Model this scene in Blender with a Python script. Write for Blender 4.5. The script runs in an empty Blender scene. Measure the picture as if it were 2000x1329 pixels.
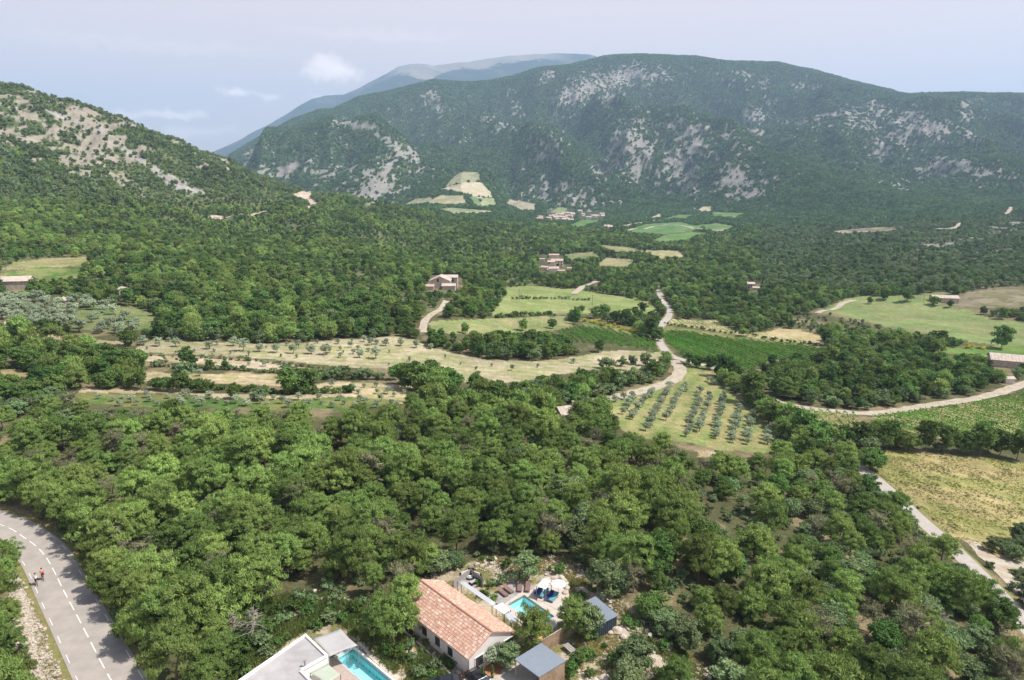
import bpy, math, random
import numpy as np
from mathutils import Vector
random.seed(7)
rng = np.random.default_rng(7)
scene = bpy.context.scene
COL = scene.collection

# ------------------------------------------------------------------ camera, sky, sun, exposure
CAMH = 58.0
PITCH = math.radians(13.3)
F = 1333.33
cam_data = bpy.data.cameras.new('camera')
cam_data.sensor_width = 36.0
cam_data.lens = 24.0
cam_data.clip_start = 0.5
cam_data.clip_end = 40000.0
cam = bpy.data.objects.new('camera', cam_data)
COL.objects.link(cam)
cam.location = (0, 0, CAMH)
cam.rotation_euler = (math.pi / 2 - PITCH, 0, 0)
scene.camera = cam

SUN_EL = math.radians(56.0)
SUN_AZ = (0.991, -0.131)            # horizontal direction towards the sun
sun_data = bpy.data.lights.new('sun', 'SUN')
sun_data.energy = 5.0
sun_data.angle = math.radians(0.53)
sun_data.color = (1.0, 0.955, 0.88)
sun = bpy.data.objects.new('sun', sun_data)
COL.objects.link(sun)
sd = Vector((SUN_AZ[0] * math.cos(SUN_EL), SUN_AZ[1] * math.cos(SUN_EL), math.sin(SUN_EL)))
sun.rotation_euler = sd.to_track_quat('Z', 'Y').to_euler()
sun.location = (60, 10, 120)

world = bpy.data.worlds.new('World')
scene.world = world
world.use_nodes = True
wn = world.node_tree
wn.nodes.clear()
def WN(t, **k):
    n = wn.nodes.new(t)
    for a, b in k.items(): setattr(n, a, b)
    return n
w_out = WN('ShaderNodeOutputWorld')
w_bg = WN('ShaderNodeBackground')
w_sky = WN('ShaderNodeTexSky', sky_type='NISHITA', sun_disc=False)
w_sky.sun_elevation = SUN_EL
w_sky.sun_rotation = math.atan2(SUN_AZ[0], SUN_AZ[1])
w_sky.altitude = 300
w_sky.air_density = 1.0
w_sky.dust_density = 2.2
w_sky.ozone_density = 1.5
w_bg.inputs['Strength'].default_value = 0.1
# thin summer veil and a few small cumulus low over the ridge (real directions in the sky)
w_tc = WN('ShaderNodeTexCoord')
w_mul = WN('ShaderNodeMix', data_type='RGBA', blend_type='MIX')
w_mul.inputs['B'].default_value = (9.9, 7.6, 6.7, 1)
w_sep = WN('ShaderNodeSeparateXYZ'); wn.links.new(w_tc.outputs['Generated'], w_sep.inputs[0])
w_fal = WN('ShaderNodeMapRange', interpolation_type='SMOOTHSTEP')      # summer haze: thick near the horizon, thin overhead
w_fal.inputs['From Min'].default_value = .22; w_fal.inputs['From Max'].default_value = .75
w_fal.inputs['To Min'].default_value = .70; w_fal.inputs['To Max'].default_value = .06
wn.links.new(w_sep.outputs['Z'], w_fal.inputs['Value']); wn.links.new(w_fal.outputs[0], w_mul.inputs['Factor'])
wn.links.new(w_sky.outputs[0], w_mul.inputs['A'])
prev = w_mul.outputs['Result']
w_noise = WN('ShaderNodeTexNoise'); w_noise.inputs['Scale'].default_value = 46; w_noise.inputs['Detail'].default_value = 6
wn.links.new(w_tc.outputs['Generated'], w_noise.inputs['Vector'])
w_dis = WN('ShaderNodeVectorMath', operation='MULTIPLY_ADD')
w_dis.inputs[1].default_value = (0.05, 0.05, 0.028)
wn.links.new(w_noise.outputs['Color'], w_dis.inputs[0])
wn.links.new(w_tc.outputs['Generated'], w_dis.inputs[2])
def sky_dir(px, py):
    u = (px - 1000) / F; v = (664.5 - py) / F
    d = Vector((u, math.cos(PITCH) + v * math.sin(PITCH), -math.sin(PITCH) + v * math.cos(PITCH)))
    return d.normalized()
for (cx, cy, sx, sz, amt) in [(640, 126, 32, 16, .6), (672, 142, 30, 12, .6), (622, 146, 30, 10, .45), (462, 179, 28, 8, .8), (520, 186, 18, 7, .5),
                              (345, 224, 44, 9, .65), (250, 226, 46, 8, .5), (650, 190, 40, 6, .3), (330, 262, 70, 10, .3), (420, 255, 60, 8, .2), (740,70,170,10,.10),(300,90,200,12,.10)]:
    d = sky_dir(cx, cy) + Vector((.025, .025, .014))
    s1 = WN('ShaderNodeVectorMath', operation='SUBTRACT'); s1.inputs[1].default_value = d
    wn.links.new(w_dis.outputs[0], s1.inputs[0])
    s2 = WN('ShaderNodeVectorMath', operation='MULTIPLY'); s2.inputs[1].default_value = (F / sx, F / sx * .6, F / sz)
    wn.links.new(s1.outputs[0], s2.inputs[0])
    s3 = WN('ShaderNodeVectorMath', operation='LENGTH'); wn.links.new(s2.outputs[0], s3.inputs[0])
    s4 = WN('ShaderNodeMapRange', interpolation_type='SMOOTHERSTEP')
    s4.inputs['From Min'].default_value = 1.5; s4.inputs['From Max'].default_value = 0.15
    s4.inputs['To Min'].default_value = 0; s4.inputs['To Max'].default_value = amt
    wn.links.new(s3.outputs['Value'], s4.inputs['Value'])
    mx = WN('ShaderNodeMix', data_type='RGBA'); mx.inputs['B'].default_value = (16.0, 13.6, 12.0, 1)
    wn.links.new(s4.outputs[0], mx.inputs['Factor']); wn.links.new(prev, mx.inputs['A'])
    prev = mx.outputs['Result']
wn.links.new(prev, w_bg.inputs['Color'])
wn.links.new(w_bg.outputs[0], w_out.inputs['Surface'])

scene.view_settings.view_transform = 'Standard'
scene.view_settings.look = 'None'
scene.view_settings.exposure = 0.48
scene.view_settings.gamma = 1.0
scene.view_settings.use_curve_mapping = False
scene.render.engine = 'CYCLES'
scene.cycles.max_bounces = 6
scene.cycles.diffuse_bounces = 3
scene.cycles.transmission_bounces = 4
scene.cycles.volume_bounces = 1
scene.cycles.use_denoising = True

# ------------------------------------------------------------------ helpers: noise, projection
def _h(ix, iy, seed):
    n = (ix.astype(np.int64) * 374761393 + iy.astype(np.int64) * 668265263 + seed * 974634777) & 0x7fffffff
    n = ((n ^ (n >> 13)) * 1274126177) & 0x7fffffff
    n = n ^ (n >> 16)
    return (n & 0xffff) / 65535.0
def vnoise(x, y, seed=0):
    ix = np.floor(x); iy = np.floor(y)
    fx = x - ix; fy = y - iy
    fx = fx * fx * fx * (fx * (fx * 6 - 15) + 10); fy = fy * fy * fy * (fy * (fy * 6 - 15) + 10)
    ix = ix.astype(np.int64); iy = iy.astype(np.int64)
    a = _h(ix, iy, seed); b = _h(ix + 1, iy, seed); c = _h(ix, iy + 1, seed); d = _h(ix + 1, iy + 1, seed)
    return a + (b - a) * fx + (c - a) * fy + (a - b - c + d) * fx * fy
def fbm(x, y, seed=0, o=4, g=0.5):
    s = 0; a = 1; t = 0
    for i in range(o):
        s = s + a * vnoise(x, y, seed + i * 17); t += a
        a *= g; x = x * 2.03 + 11.7; y = y * 2.03 + 5.3
    return s / t
def sstep(a, b, x):
    t = np.clip((x - a) / (b - a), 0, 1)
    return t * t * (3 - 2 * t)
CP, SP = math.cos(PITCH), math.sin(PITCH)
def project(X, Y, Z):
    """world -> place in the 2000 px wide photograph"""
    zr = Z - CAMH
    zc = Y * CP - zr * SP
    return 1000 + F * X / zc, 664.5 - F * (Y * SP + zr * CP) / zc
def slope_at(py):                       # rise per metre of forward distance seen at that row
    v = (664.5 - py) / F
    return (-SP + v * CP) / (CP + v * SP)
def z_at(py, Y): return CAMH + slope_at(py) * Y
def t_at(px, Y, z): return (px - 1000) / F * (Y * CP - (z - CAMH) * SP) / Y
def P(px, py, z=0.0):                   # world point on the level z seen at a pixel
    u = (px - 1000) / F; v = (664.5 - py) / F
    dy = CP + v * SP; dz = -SP + v * CP
    k = (z - CAMH) / dz
    return np.array([u * k, dy * k, z])

# ------------------------------------------------------------------ terrain profile: "rails" from near to far
# each rail: list of (px, Y, spec) ; spec = number -> z, 'y###' -> seen at that photo row
def zz(v): return ('z', v)
def yy(v): return ('y', v)
RAILS = [
 [(-600, 10, zz(0)), (2600, 10, zz(0))],
 [(-600, 88, zz(1)), (0, 88, zz(0)), (1250, 88, zz(0)), (1500, 88, zz(-5)), (2000, 88, zz(-13)), (2600, 88, zz(-16))],
 [(-600, 160, zz(3)), (0, 160, zz(0)), (600, 160, zz(-2)), (1000, 160, zz(-5)), (1500, 160, zz(-14)), (2000, 160, zz(-19)), (2600, 160, zz(-21))],
 [(-600, 260, zz(12)), (0, 260, zz(3)), (300, 260, zz(-3)), (800, 260, zz(-9)), (1000, 260, zz(-13)), (1500, 260, zz(-20)), (2000, 260, zz(-22)), (2600, 260, zz(-22))],
 [(-600, 420, zz(40)), (0, 420, zz(15)), (300, 420, zz(5)), (600, 420, zz(-6)), (865, 420, zz(-8)), (1000, 420, zz(-19)), (1300, 420, zz(-26)), (2000, 420, zz(-26)), (2600, 420, zz(-24))],
 [(-600, 640, zz(110)), (0, 640, yy(410)), (300, 660, yy(440)), (600, 700, yy(480)), (850, 700, yy(505)), (1080, 700, yy(522)), (1400, 700, yy(526)), (2000, 700, yy(512)), (2600, 700, zz(-12))],
 [(-600, 880, zz(230)), (0, 880, yy(278)), (200, 900, yy(325)), (400, 920, yy(372)), (600, 940, yy(415)), (800, 960, yy(452)), (1000, 960, yy(468)), (1200, 960, yy(480)), (1400, 960, yy(488)), (1700, 960, yy(478)), (2000, 960, yy(462)), (2600, 960, zz(5))],
 [(-600, 1150, zz(370)), (-200, 1150, yy(88)), (0, 1150, yy(164)), (81, 1160, yy(184)), (162, 1170, yy(208)), (244, 1180, yy(234)), (325, 1190, yy(268)), (413, 1200, yy(307)), (487, 1210, yy(335)), (552, 1220, yy(361)), (617, 1230, yy(379)), (670, 1240, yy(385)), (760, 1260, yy(401)), (850, 1300, yy(419)), (1000, 1300, yy(440)), (1200, 1300, yy(450)), (1400, 1300, yy(450)), (1700, 1300, yy(440)), (2000, 1300, yy(418)), (2600, 1300, zz(40))],
 [(-600, 1700, zz(-20)), (600, 1650, zz(-30)), (740, 1650, zz(-30)), (850, 1650, yy(406)), (920, 1650, yy(405)), (1000, 1680, yy(420)), (1100, 1700, yy(430)), (1300, 1700, yy(430)), (1500, 1700, yy(422)), (1700, 1700, yy(408)), (2000, 1700, yy(388)), (2600, 1700, zz(90))],
 [(-600, 2300, zz(-20)), (400, 2250, zz(0)), (600, 2250, yy(380)), (740, 2200, yy(372)), (800, 2150, yy(368)), (860, 2060, yy(350)), (900, 2050, yy(336)), (945, 2080, yy(345)), (1000, 2250, yy(384)), (1100, 2300, yy(394)), (1300, 2300, yy(388)), (1500, 2300, yy(372)), (1700, 2300, yy(350)), (2000, 2200, yy(325)), (2600, 2200, zz(170))],
 [(-600, 3100, zz(0)), (400, 3100, yy(335)), (500, 3050, yy(290)), (560, 3000, yy(258)), (600, 2950, yy(238)), (640, 2900, yy(222)), (670, 2870, yy(240)), (735, 2850, yy(246)), (780, 2800, yy(276)), (820, 2750, yy(305)), (900, 2900, yy(292)), (1000, 3000, yy(282)), (1200, 3000, yy(262)), (1400, 3000, yy(268)), (1600, 2950, yy(280)), (1750, 2850, yy(262)), (1850, 2800, yy(258)), (2000, 2800, yy(275)), (2600, 2800, zz(260))],
 [(-600, 3700, zz(-60)), (400, 3700, zz(20)), (560, 3600, yy(272)), (640, 3500, yy(248)), (700, 3450, yy(280)), (740, 3450, yy(290)), (800, 3450, yy(305)), (840, 3450, yy(300)), (900, 3600, yy(256)), (1000, 3700, yy(236)), (1200, 3700, yy(208)), (1500, 3600, yy(214)), (1650, 3500, yy(228)), (1800, 3300, yy(222)), (2000, 3200, yy(228)), (2600, 3200, zz(300))],
 [(-600, 4500, zz(-80)), (300, 4500, yy(345)), (439, 4400, yy(309)), (520, 4350, yy(261)), (580, 4300, yy(231)), (622, 4200, yy(216)), (649, 4200, yy(216)), (700, 4400, yy(192)), (760, 4500, yy(180)), (850, 4600, yy(158)), (910, 4700, yy(164)), (955, 4700, yy(161)), (1000, 4700, yy(152)), (1050, 4700, yy(137)), (1110, 4700, yy(130)), (1180, 4700, yy(112)), (1250, 4700, yy(110)), (1350, 4700, yy(115)), (1430, 4700, yy(125)), (1520, 4600, yy(127)), (1600, 4500, yy(144)), (1700, 4400, yy(174)), (1770, 4200, yy(190)), (1900, 4000, yy(186)), (2000, 4000, yy(189)), (2400, 4000, yy(215)), (2600, 4000, yy(230))],
 [(-600, 6500, zz(-100)), (300, 6500, zz(-50)), (700, 6500, zz(250)), (1200, 6500, zz(350)), (2000, 6500, zz(100)), (2600, 6500, zz(100))],
 [(-600, 11000, yy(400)), (300, 11000, yy(352)), (412, 11000, yy(303)), (520, 11000, yy(248)), (580, 11000, yy(215)), (610, 11000, yy(200)), (634, 11000, yy(194)), (670, 11000, yy(192)), (700, 11000, yy(180)), (730, 11000, yy(165)), (754, 11000, yy(153)), (778, 11000, yy(139)), (800, 11000, yy(134)), (828, 11000, yy(133)), (850, 11000, yy(137)), (880, 11000, yy(132)), (940, 11000, yy(123)), (1000, 11000, yy(117)), (1080, 11000, yy(113)), (1150, 11000, yy(116)), (1300, 11000, yy(160)), (2000, 11000, yy(300)), (2600, 11000, yy(340))],
 [(-600, 16000, zz(0)), (2600, 16000, zz(0))],
]
TN = np.concatenate([np.linspace(-2.6, -0.86, 40)[:-1], np.linspace(-0.86, 0.86, 960), np.linspace(0.86, 2.6, 40)[1:]])
LY = np.concatenate([np.linspace(math.log(10), math.log(55), 30)[:-1], np.linspace(math.log(55), math.log(520), 330)[:-1],
                     np.linspace(math.log(520), math.log(5200), 420)[:-1], np.linspace(math.log(5200), math.log(9000), 30)[:-1], np.linspace(math.log(9000), math.log(11200), 150)[:-1], np.linspace(math.log(11200), math.log(16000), 12)])
YS = np.exp(LY)
NT, NY = len(TN), len(LY)
def build_heights():
    KY = np.zeros((len(RAILS), NT)); KZ = np.zeros((len(RAILS), NT))
    for k, r in enumerate(RAILS):
        ts, ys, zs = [], [], []
        for (px, Y, sp) in r:
            z = sp[1] if sp[0] == 'z' else z_at(sp[1], Y)
            ts.append(t_at(px, Y, z)); ys.append(math.log(Y)); zs.append(z)
        o = np.argsort(ts); ts = np.array(ts)[o]
        KY[k] = np.interp(TN, ts, np.array(ys)[o]); KZ[k] = np.interp(TN, ts, np.array(zs)[o])
    Z = np.zeros((NT, NY))
    for i in range(NT):                       # monotone cubic through the rails
        x = KY[:, i]; y = KZ[:, i]
        h = np.diff(x); d = np.diff(y) / h
        m = np.zeros(len(x))
        w1 = 2 * h[1:] + h[:-1]; w2 = h[1:] + 2 * h[:-1]
        ok = d[:-1] * d[1:] > 0
        with np.errstate(divide='ignore', invalid='ignore'):
            mm = (w1 + w2) / (w1 / d[:-1] + w2 / d[1:])
        m[1:-1] = np.where(ok, mm, 0); m[0] = d[0]; m[-1] = d[-1]
        j = np.clip(np.searchsorted(x, LY) - 1, 0, len(h) - 1)
        s = (LY - x[j]) / h[j]; s = np.clip(s, 0, 1)
        Z[i] = ((1 + 2 * s) * (1 - s) ** 2 * y[j] + s * (1 - s) ** 2 * h[j] * m[j] + s * s * (3 - 2 * s) * y[j + 1] + s * s * (s - 1) * h[j] * m[j + 1])
    return Z
ZB = build_heights()
GT, GY = np.meshgrid(TN, YS, indexing='ij')
GX = GT * GY
def spur(px, pys, Ys, width, height, Z):
    """a rounded rib running down the mountainside"""
    pts = []
    for p, y, Y in zip(px, pys, Ys):
        z = z_at(y, Y); pts.append((t_at(p, Y, z) * Y, Y))
    best = np.zeros_like(Z)
    for (a, b) in zip(pts[:-1], pts[1:]):
        ax, ay = a; bx, by = b
        L2 = (bx - ax) ** 2 + (by - ay) ** 2
        s = np.clip(((GX - ax) * (bx - ax) + (GY - ay) * (by - ay)) / L2, 0, 1)
        d = np.hypot(GX - ax - s * (bx - ax), (GY - ay - s * (by - ay)) * 0.6)
        best = np.maximum(best, np.exp(-(d / width) ** 2))
    return best * height
def relief():
    Z = ZB.copy()
    X, Y = GX, GY
    # small roughness
    near = sstep(150, 500, Y)
    Z += (fbm(X / 40, Y / 40, 3, 4) - .5) * (0.6 + 6 * near) * sstep(95, 170, Y)
    # left hillside: shallow gullies
    left = sstep(500, 800, Y) * (1 - sstep(1150, 1300, Y)) * sstep(-0.02, -0.2, GT)
    Z += left * ((fbm((X + Y * .5) / 55, (Y - X * .3) / 160, 9, 5) - .5) * 26)
    # massif gullies and spurs
    cp = sorted((t_at(a, b, z_at(c[1], b)), b) for a, b, c in RAILS[12] if c[0] == 'y')
    yc = np.interp(X / Y, [a for a, b in cp], [b for a, b in cp])
    mas = sstep(1900, 2500, Y) * (1 - sstep(yc * .80, yc * .985, Y) * .96)
    mp_ = sorted((t_at(a, b, z_at(c[1], b)), b) for a, b, c in RAILS[10] if c[0] == 'y' and 560 <= a <= 840)
    ym = np.interp(X / Y, [a for a, b in mp_], [b for a, b in mp_])
    mas = mas * (1 - np.exp(-((Y - ym) / 160) ** 2) * .8 * (X / Y > mp_[0][0]) * (X / Y < mp_[-1][0]))
    mas = mas * sstep(5600, 4700, Y)
    r = 1 - np.abs(2 * fbm((X + .25 * Y) / 520, Y / 1500, 21, 5) - 1) * 2.0
    Z += mas * (r - .5) * 100
    r2 = 1 - np.abs(2 * fbm((X - .2 * Y) / 200, Y / 420, 31, 4) - 1) * 2.0
    Z += mas * (r2 - .45) * 42
    Z += mas * (fbm(X / 70, Y / 70, 41, 4) - .5) * 28
    foot = sstep(1250, 1700, Y) * (1 - sstep(2000, 2600, Y))
    Z += foot * (fbm(X / 150, Y / 200, 51, 4) - .5) * 14
    vent = sstep(7000, 9000, Y) * (1 - sstep(10600, 11000, Y) * .9)
    Z += vent * (1 - np.abs(2 * fbm((X + .5 * Y) / 700, Y / 1600, 61, 4) - 1) * 2 - .5) * 34
    Z += spur([1335, 1345, 1375, 1400], [262, 300, 350, 390], [3150, 2850, 2550, 2250], 110, 55, Z)
    Z += spur([1430, 1450, 1490], [320, 350, 392], [2750, 2550, 2200], 100, 50, Z)
    Z += spur([1225, 1215, 1240, 1235], [235, 290, 330, 385], [3500, 3000, 2650, 2300], 120, 50, Z)
    Z += spur([1650, 1600, 1570], [230, 320, 400], [3500, 2700, 2000], 190, 70, Z)
    Z += spur([1800, 1860, 1930], [240, 300, 350], [3100, 2600, 2100], 130, 60, Z)
    Z += spur([1060, 1080, 1090], [230, 300, 370], [3700, 3000, 2500], 120, 40, Z)
    Z += spur([720, 735, 745, 735], [262, 300, 345, 385], [2780, 2600, 2400, 2150], 90, 50, Z)
    return Z
GZ = relief()
POOL_A = [(991.5, 1180.5), (1023.5, 1162), (1083, 1204), (1051, 1226)]
POOL_B = [(658, 1286), (688, 1267.5), (790, 1352), (757, 1374)]
def dig(pix, depth, grow):
    q = np.array([P(*p)[:2] for p in pix]); c = q.mean(0); q = c + (q - c) * grow
    ins = np.ones(GX.shape, bool); b = (GY < 100)
    for i in range(4):
        p0, p1 = q[i], q[(i + 1) % 4]
        ins &= ((p1[0] - p0[0]) * (GY - p0[1]) - (p1[1] - p0[1]) * (GX - p0[0])) <= 0
    GZ[ins & b] -= depth
dig(POOL_A, 1.7, 1.04); dig(POOL_B, 1.7, 1.05)
_lt0 = TN
def height(X, Y):
    X = np.asarray(X, float); Y = np.maximum(np.asarray(Y, float), 10.01)
    t = np.clip(X / Y, TN[0], TN[-1] - 1e-6); l = np.clip(np.log(Y), LY[0], LY[-1] - 1e-6)
    i = np.clip(np.searchsorted(TN, t, side='right') - 1, 0, NT - 2)
    j = np.clip(np.searchsorted(LY, l, side='right') - 1, 0, NY - 2)
    a = (t - TN[i]) / (TN[i + 1] - TN[i])
    b = (Y - YS[j]) / (YS[j + 1] - YS[j])
    return (GZ[i, j] * (1 - a) * (1 - b) + GZ[i + 1, j] * a * (1 - b) + GZ[i, j + 1] * (1 - a) * b + GZ[i + 1, j + 1] * a * b)
_RY = np.exp(np.linspace(math.log(30), math.log(14000), 3000))
def G(px, py, lift=0.0):
    """first ground point seen at a pixel"""
    u = (px - 1000) / F; v = (664.5 - py) / F
    dy = CP + v * SP; dz = -SP + v * CP
    k = _RY / dy
    zr = CAMH + dz * k
    h = height(u * k, _RY)
    b = np.nonzero(zr <= h + lift)[0]
    if len(b) == 0: return P(px, py, 0) if py > 400 else np.array([u * k[-1], _RY[-1], h[-1]])
    n = b[0]
    if n == 0: n = 1
    a0 = (zr - h - lift)[n - 1]; a1 = (zr - h - lift)[n]
    s = a0 / (a0 - a1 + 1e-9)
    Y = _RY[n - 1] + (_RY[n] - _RY[n - 1]) * s
    X = u / dy * Y
    return np.array([X, Y, float(height(X, Y))])

# ------------------------------------------------------------------ materials
MATS = {}
def mat(name, col, rough=0.9, var=0.0, scale=1.0, bump=0.0, metal=0.0, col2=None, spec=0.3, attr=None, alpha=None):
    """procedural principled material: base colour broken up by two noises, optional bump"""
    if name in MATS: return MATS[name]
    m = bpy.data.materials.new(name); m.use_nodes = True
    nt = m.node_tree; b = nt.nodes['Principled BSDF']
    b.inputs['Roughness'].default_value = rough; b.inputs['Metallic'].default_value = metal
    b.inputs['Specular IOR Level'].default_value = spec
    c = nt.nodes.new('ShaderNodeRGB'); c.outputs[0].default_value = (*col, 1)
    out = c.outputs[0]
    if attr:
        at = nt.nodes.new('ShaderNodeAttribute'); at.attribute_name = attr
        mm = nt.nodes.new('ShaderNodeMix'); mm.data_type = 'RGBA'; mm.blend_type = 'MULTIPLY'; mm.inputs['Factor'].default_value = 1
        nt.links.new(out, mm.inputs['A']); nt.links.new(at.outputs['Color'], mm.inputs['B']); out = mm.outputs['Result']
    if var > 0:
        tc = nt.nodes.new('ShaderNodeTexCoord')
        n = nt.nodes.new('ShaderNodeTexNoise'); n.inputs['Scale'].default_value = scale; n.inputs['Detail'].default_value = 6
        n.inputs['Roughness'].default_value = 0.65
        nt.links.new(tc.outputs['Object'], n.inputs['Vector'])
        r = nt.nodes.new('ShaderNodeMapRange'); r.inputs['From Min'].default_value = .3; r.inputs['From Max'].default_value = .7
        r.inputs['To Min'].default_value = 1 - var; r.inputs['To Max'].default_value = 1 + var
        nt.links.new(n.outputs['Fac'], r.inputs['Value'])
        if col2:
            mm = nt.nodes.new('ShaderNodeMix'); mm.data_type = 'RGBA'
            n2 = nt.nodes.new('ShaderNodeTexNoise'); n2.inputs['Scale'].default_value = scale * .37; n2.inputs['Detail'].default_value = 4
            nt.links.new(tc.outputs['Object'], n2.inputs['Vector'])
            r2 = nt.nodes.new('ShaderNodeMapRange'); r2.inputs['From Min'].default_value = .4; r2.inputs['From Max'].default_value = .62
            nt.links.new(n2.outputs['Fac'], r2.inputs['Value'])
            nt.links.new(r2.outputs[0], mm.inputs['Factor']); nt.links.new(out, mm.inputs['A']); mm.inputs['B'].default_value = (*col2, 1)
            out = mm.outputs['Result']
        mu = nt.nodes.new('ShaderNodeVectorMath'); mu.operation = 'SCALE'
        nt.links.new(out, mu.inputs[0]); nt.links.new(r.outputs[0], mu.inputs['Scale']); out = mu.outputs[0]
        if bump > 0:
            bp = nt.nodes.new('ShaderNodeBump'); bp.inputs['Strength'].default_value = 1; bp.inputs['Distance'].default_value = bump
            nt.links.new(n.outputs['Fac'], bp.inputs['Height']); nt.links.new(bp.outputs[0], b.inputs['Normal'])
    nt.links.new(out, b.inputs['Base Color'])
    MATS[name] = m
    return m
def leaf_mat(name, col, hue=0.03, val=0.35, trans=0.35, sat=1.0, tint=None):
    m = bpy.data.materials.new(name); m.use_nodes = True; nt = m.node_tree; nt.nodes.clear()
    o = nt.nodes.new('ShaderNodeOutputMaterial')
    oi = nt.nodes.new('ShaderNodeObjectInfo')
    hs = nt.nodes.new('ShaderNodeHueSaturation'); hs.inputs['Color'].default_value = (*col, 1)
    r1 = nt.nodes.new('ShaderNodeMapRange'); r1.inputs['To Min'].default_value = .5 - hue; r1.inputs['To Max'].default_value = .5 + hue
    nt.links.new(oi.outputs['Random'], r1.inputs['Value']); nt.links.new(r1.outputs[0], hs.inputs['Hue'])
    hs.inputs['Saturation'].default_value = sat
    wm = nt.nodes.new('ShaderNodeMath'); wm.operation = 'MULTIPLY'; wm.inputs[1].default_value = 7.31
    fr = nt.nodes.new('ShaderNodeMath'); fr.operation = 'FRACT'
    nt.links.new(oi.outputs['Random'], wm.inputs[0]); nt.links.new(wm.outputs[0], fr.inputs[0])
    r2 = nt.nodes.new('ShaderNodeMapRange'); r2.inputs['To Min'].default_value = 1 - val; r2.inputs['To Max'].default_value = 1 + val
    nt.links.new(fr.outputs[0], r2.inputs['Value'])
    ge = nt.nodes.new('ShaderNodeNewGeometry')
    r3 = nt.nodes.new('ShaderNodeMapRange'); r3.inputs['To Min'].default_value = .72; r3.inputs['To Max'].default_value = 1.28
    nt.links.new(ge.outputs['Random Per Island'], r3.inputs['Value'])
    mu = nt.nodes.new('ShaderNodeMath'); mu.operation = 'MULTIPLY'
    nt.links.new(r2.outputs[0], mu.inputs[0]); nt.links.new(r3.outputs[0], mu.inputs[1])
    ln = nt.nodes.new('ShaderNodeTexNoise'); ln.inputs['Scale'].default_value = .022; ln.inputs['Detail'].default_value = 3
    nt.links.new(oi.outputs['Location'], ln.inputs['Vector'])
    r4 = nt.nodes.new('ShaderNodeMapRange'); r4.inputs['From Min'].default_value = .3; r4.inputs['From Max'].default_value = .7; r4.inputs['To Min'].default_value = .75; r4.inputs['To Max'].default_value = 1.3
    nt.links.new(ln.outputs['Fac'], r4.inputs['Value'])
    m4 = nt.nodes.new('ShaderNodeMath'); m4.operation = 'MULTIPLY'; nt.links.new(mu.outputs[0], m4.inputs[0]); nt.links.new(r4.outputs[0], m4.inputs[1]); nt.links.new(m4.outputs[0], hs.inputs['Value'])
    d = nt.nodes.new('ShaderNodeBsdfDiffuse'); t = nt.nodes.new('ShaderNodeBsdfTranslucent'); mx = nt.nodes.new('ShaderNodeMixShader')
    mx.inputs[0].default_value = trans
    nt.links.new(hs.outputs[0], d.inputs['Color']); nt.links.new(hs.outputs[0], t.inputs['Color'])
    nt.links.new(d.outputs[0], mx.inputs[1]); nt.links.new(t.outputs[0], mx.inputs[2]); nt.links.new(mx.outputs[0], o.inputs['Surface'])
    MATS[name] = m
    return m
leaf_mat('pine_needles', (.212, .300, .084), .014, .34, .20)
leaf_mat('dry_needles', (.225, .225, .125), .01, .2, .2)
leaf_mat('oak_leaves', (.120, .200, .054), .022, .4, .25)
leaf_mat('holm_leaves', (.18, .245, .11), .02, .32, .22)
leaf_mat('olive_leaves', (.35, .41, .27), .015, .2, .25)
leaf_mat('vine_leaves', (.14, .31, .045), .015, .2, .4)
leaf_mat('broom_flowers', (.46, .40, .05), .01, .25, .3)
leaf_mat('far_scrub', (.120, .205, .075), .025, .4, .25)
leaf_mat('grass_blades', (.34, .31, .12), .03, .35, .4)
leaf_mat('green_grass', (.17, .22, .065), .03, .35, .4)
mat('bark', (.16, .125, .10), .95, .3, 4)
mat('dead_wood', (.30, .26, .22), .95, .25, 4)

# ------------------------------------------------------------------ object helpers
def mesh_np(name, V, Fc, mats=(), mi=None, smooth=False, nv=3):
    me = bpy.data.meshes.new(name)
    V = np.asarray(V, np.float32).reshape(-1, 3); Fc = np.asarray(Fc, np.int32).reshape(-1, nv)
    me.vertices.add(len(V)); me.vertices.foreach_set('co', V.ravel())
    me.loops.add(Fc.size); me.loops.foreach_set('vertex_index', Fc.ravel())
    me.polygons.add(len(Fc)); me.polygons.foreach_set('loop_start', np.arange(0, Fc.size, nv, dtype=np.int32))
    for m in mats: me.materials.append(m if not isinstance(m, str) else MATS[m])
    if mi is not None: me.polygons.foreach_set('material_index', np.asarray(mi, np.int32))
    me.polygons.foreach_set('use_smooth', np.full(len(Fc), bool(smooth)))
    me.update(calc_edges=True)
    return me
def tagobj(o, label=None, cat=None, group=None, kind=None):
    if label: o['label'] = label
    if cat: o['category'] = cat
    if group: o['group'] = group
    if kind: o['kind'] = kind
    return o
def link(name, data, parent=None, loc=None, **k):
    o = bpy.data.objects.new(name, data); COL.objects.link(o)
    if parent: o.parent = parent
    if loc is not None: o.location = loc
    return tagobj(o, **k)
def empty(name, loc, rz=0, **k):
    o = link(name, None, None, loc, **k); o.rotation_euler = (0, 0, rz); o.empty_display_size = .5
    return o
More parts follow.
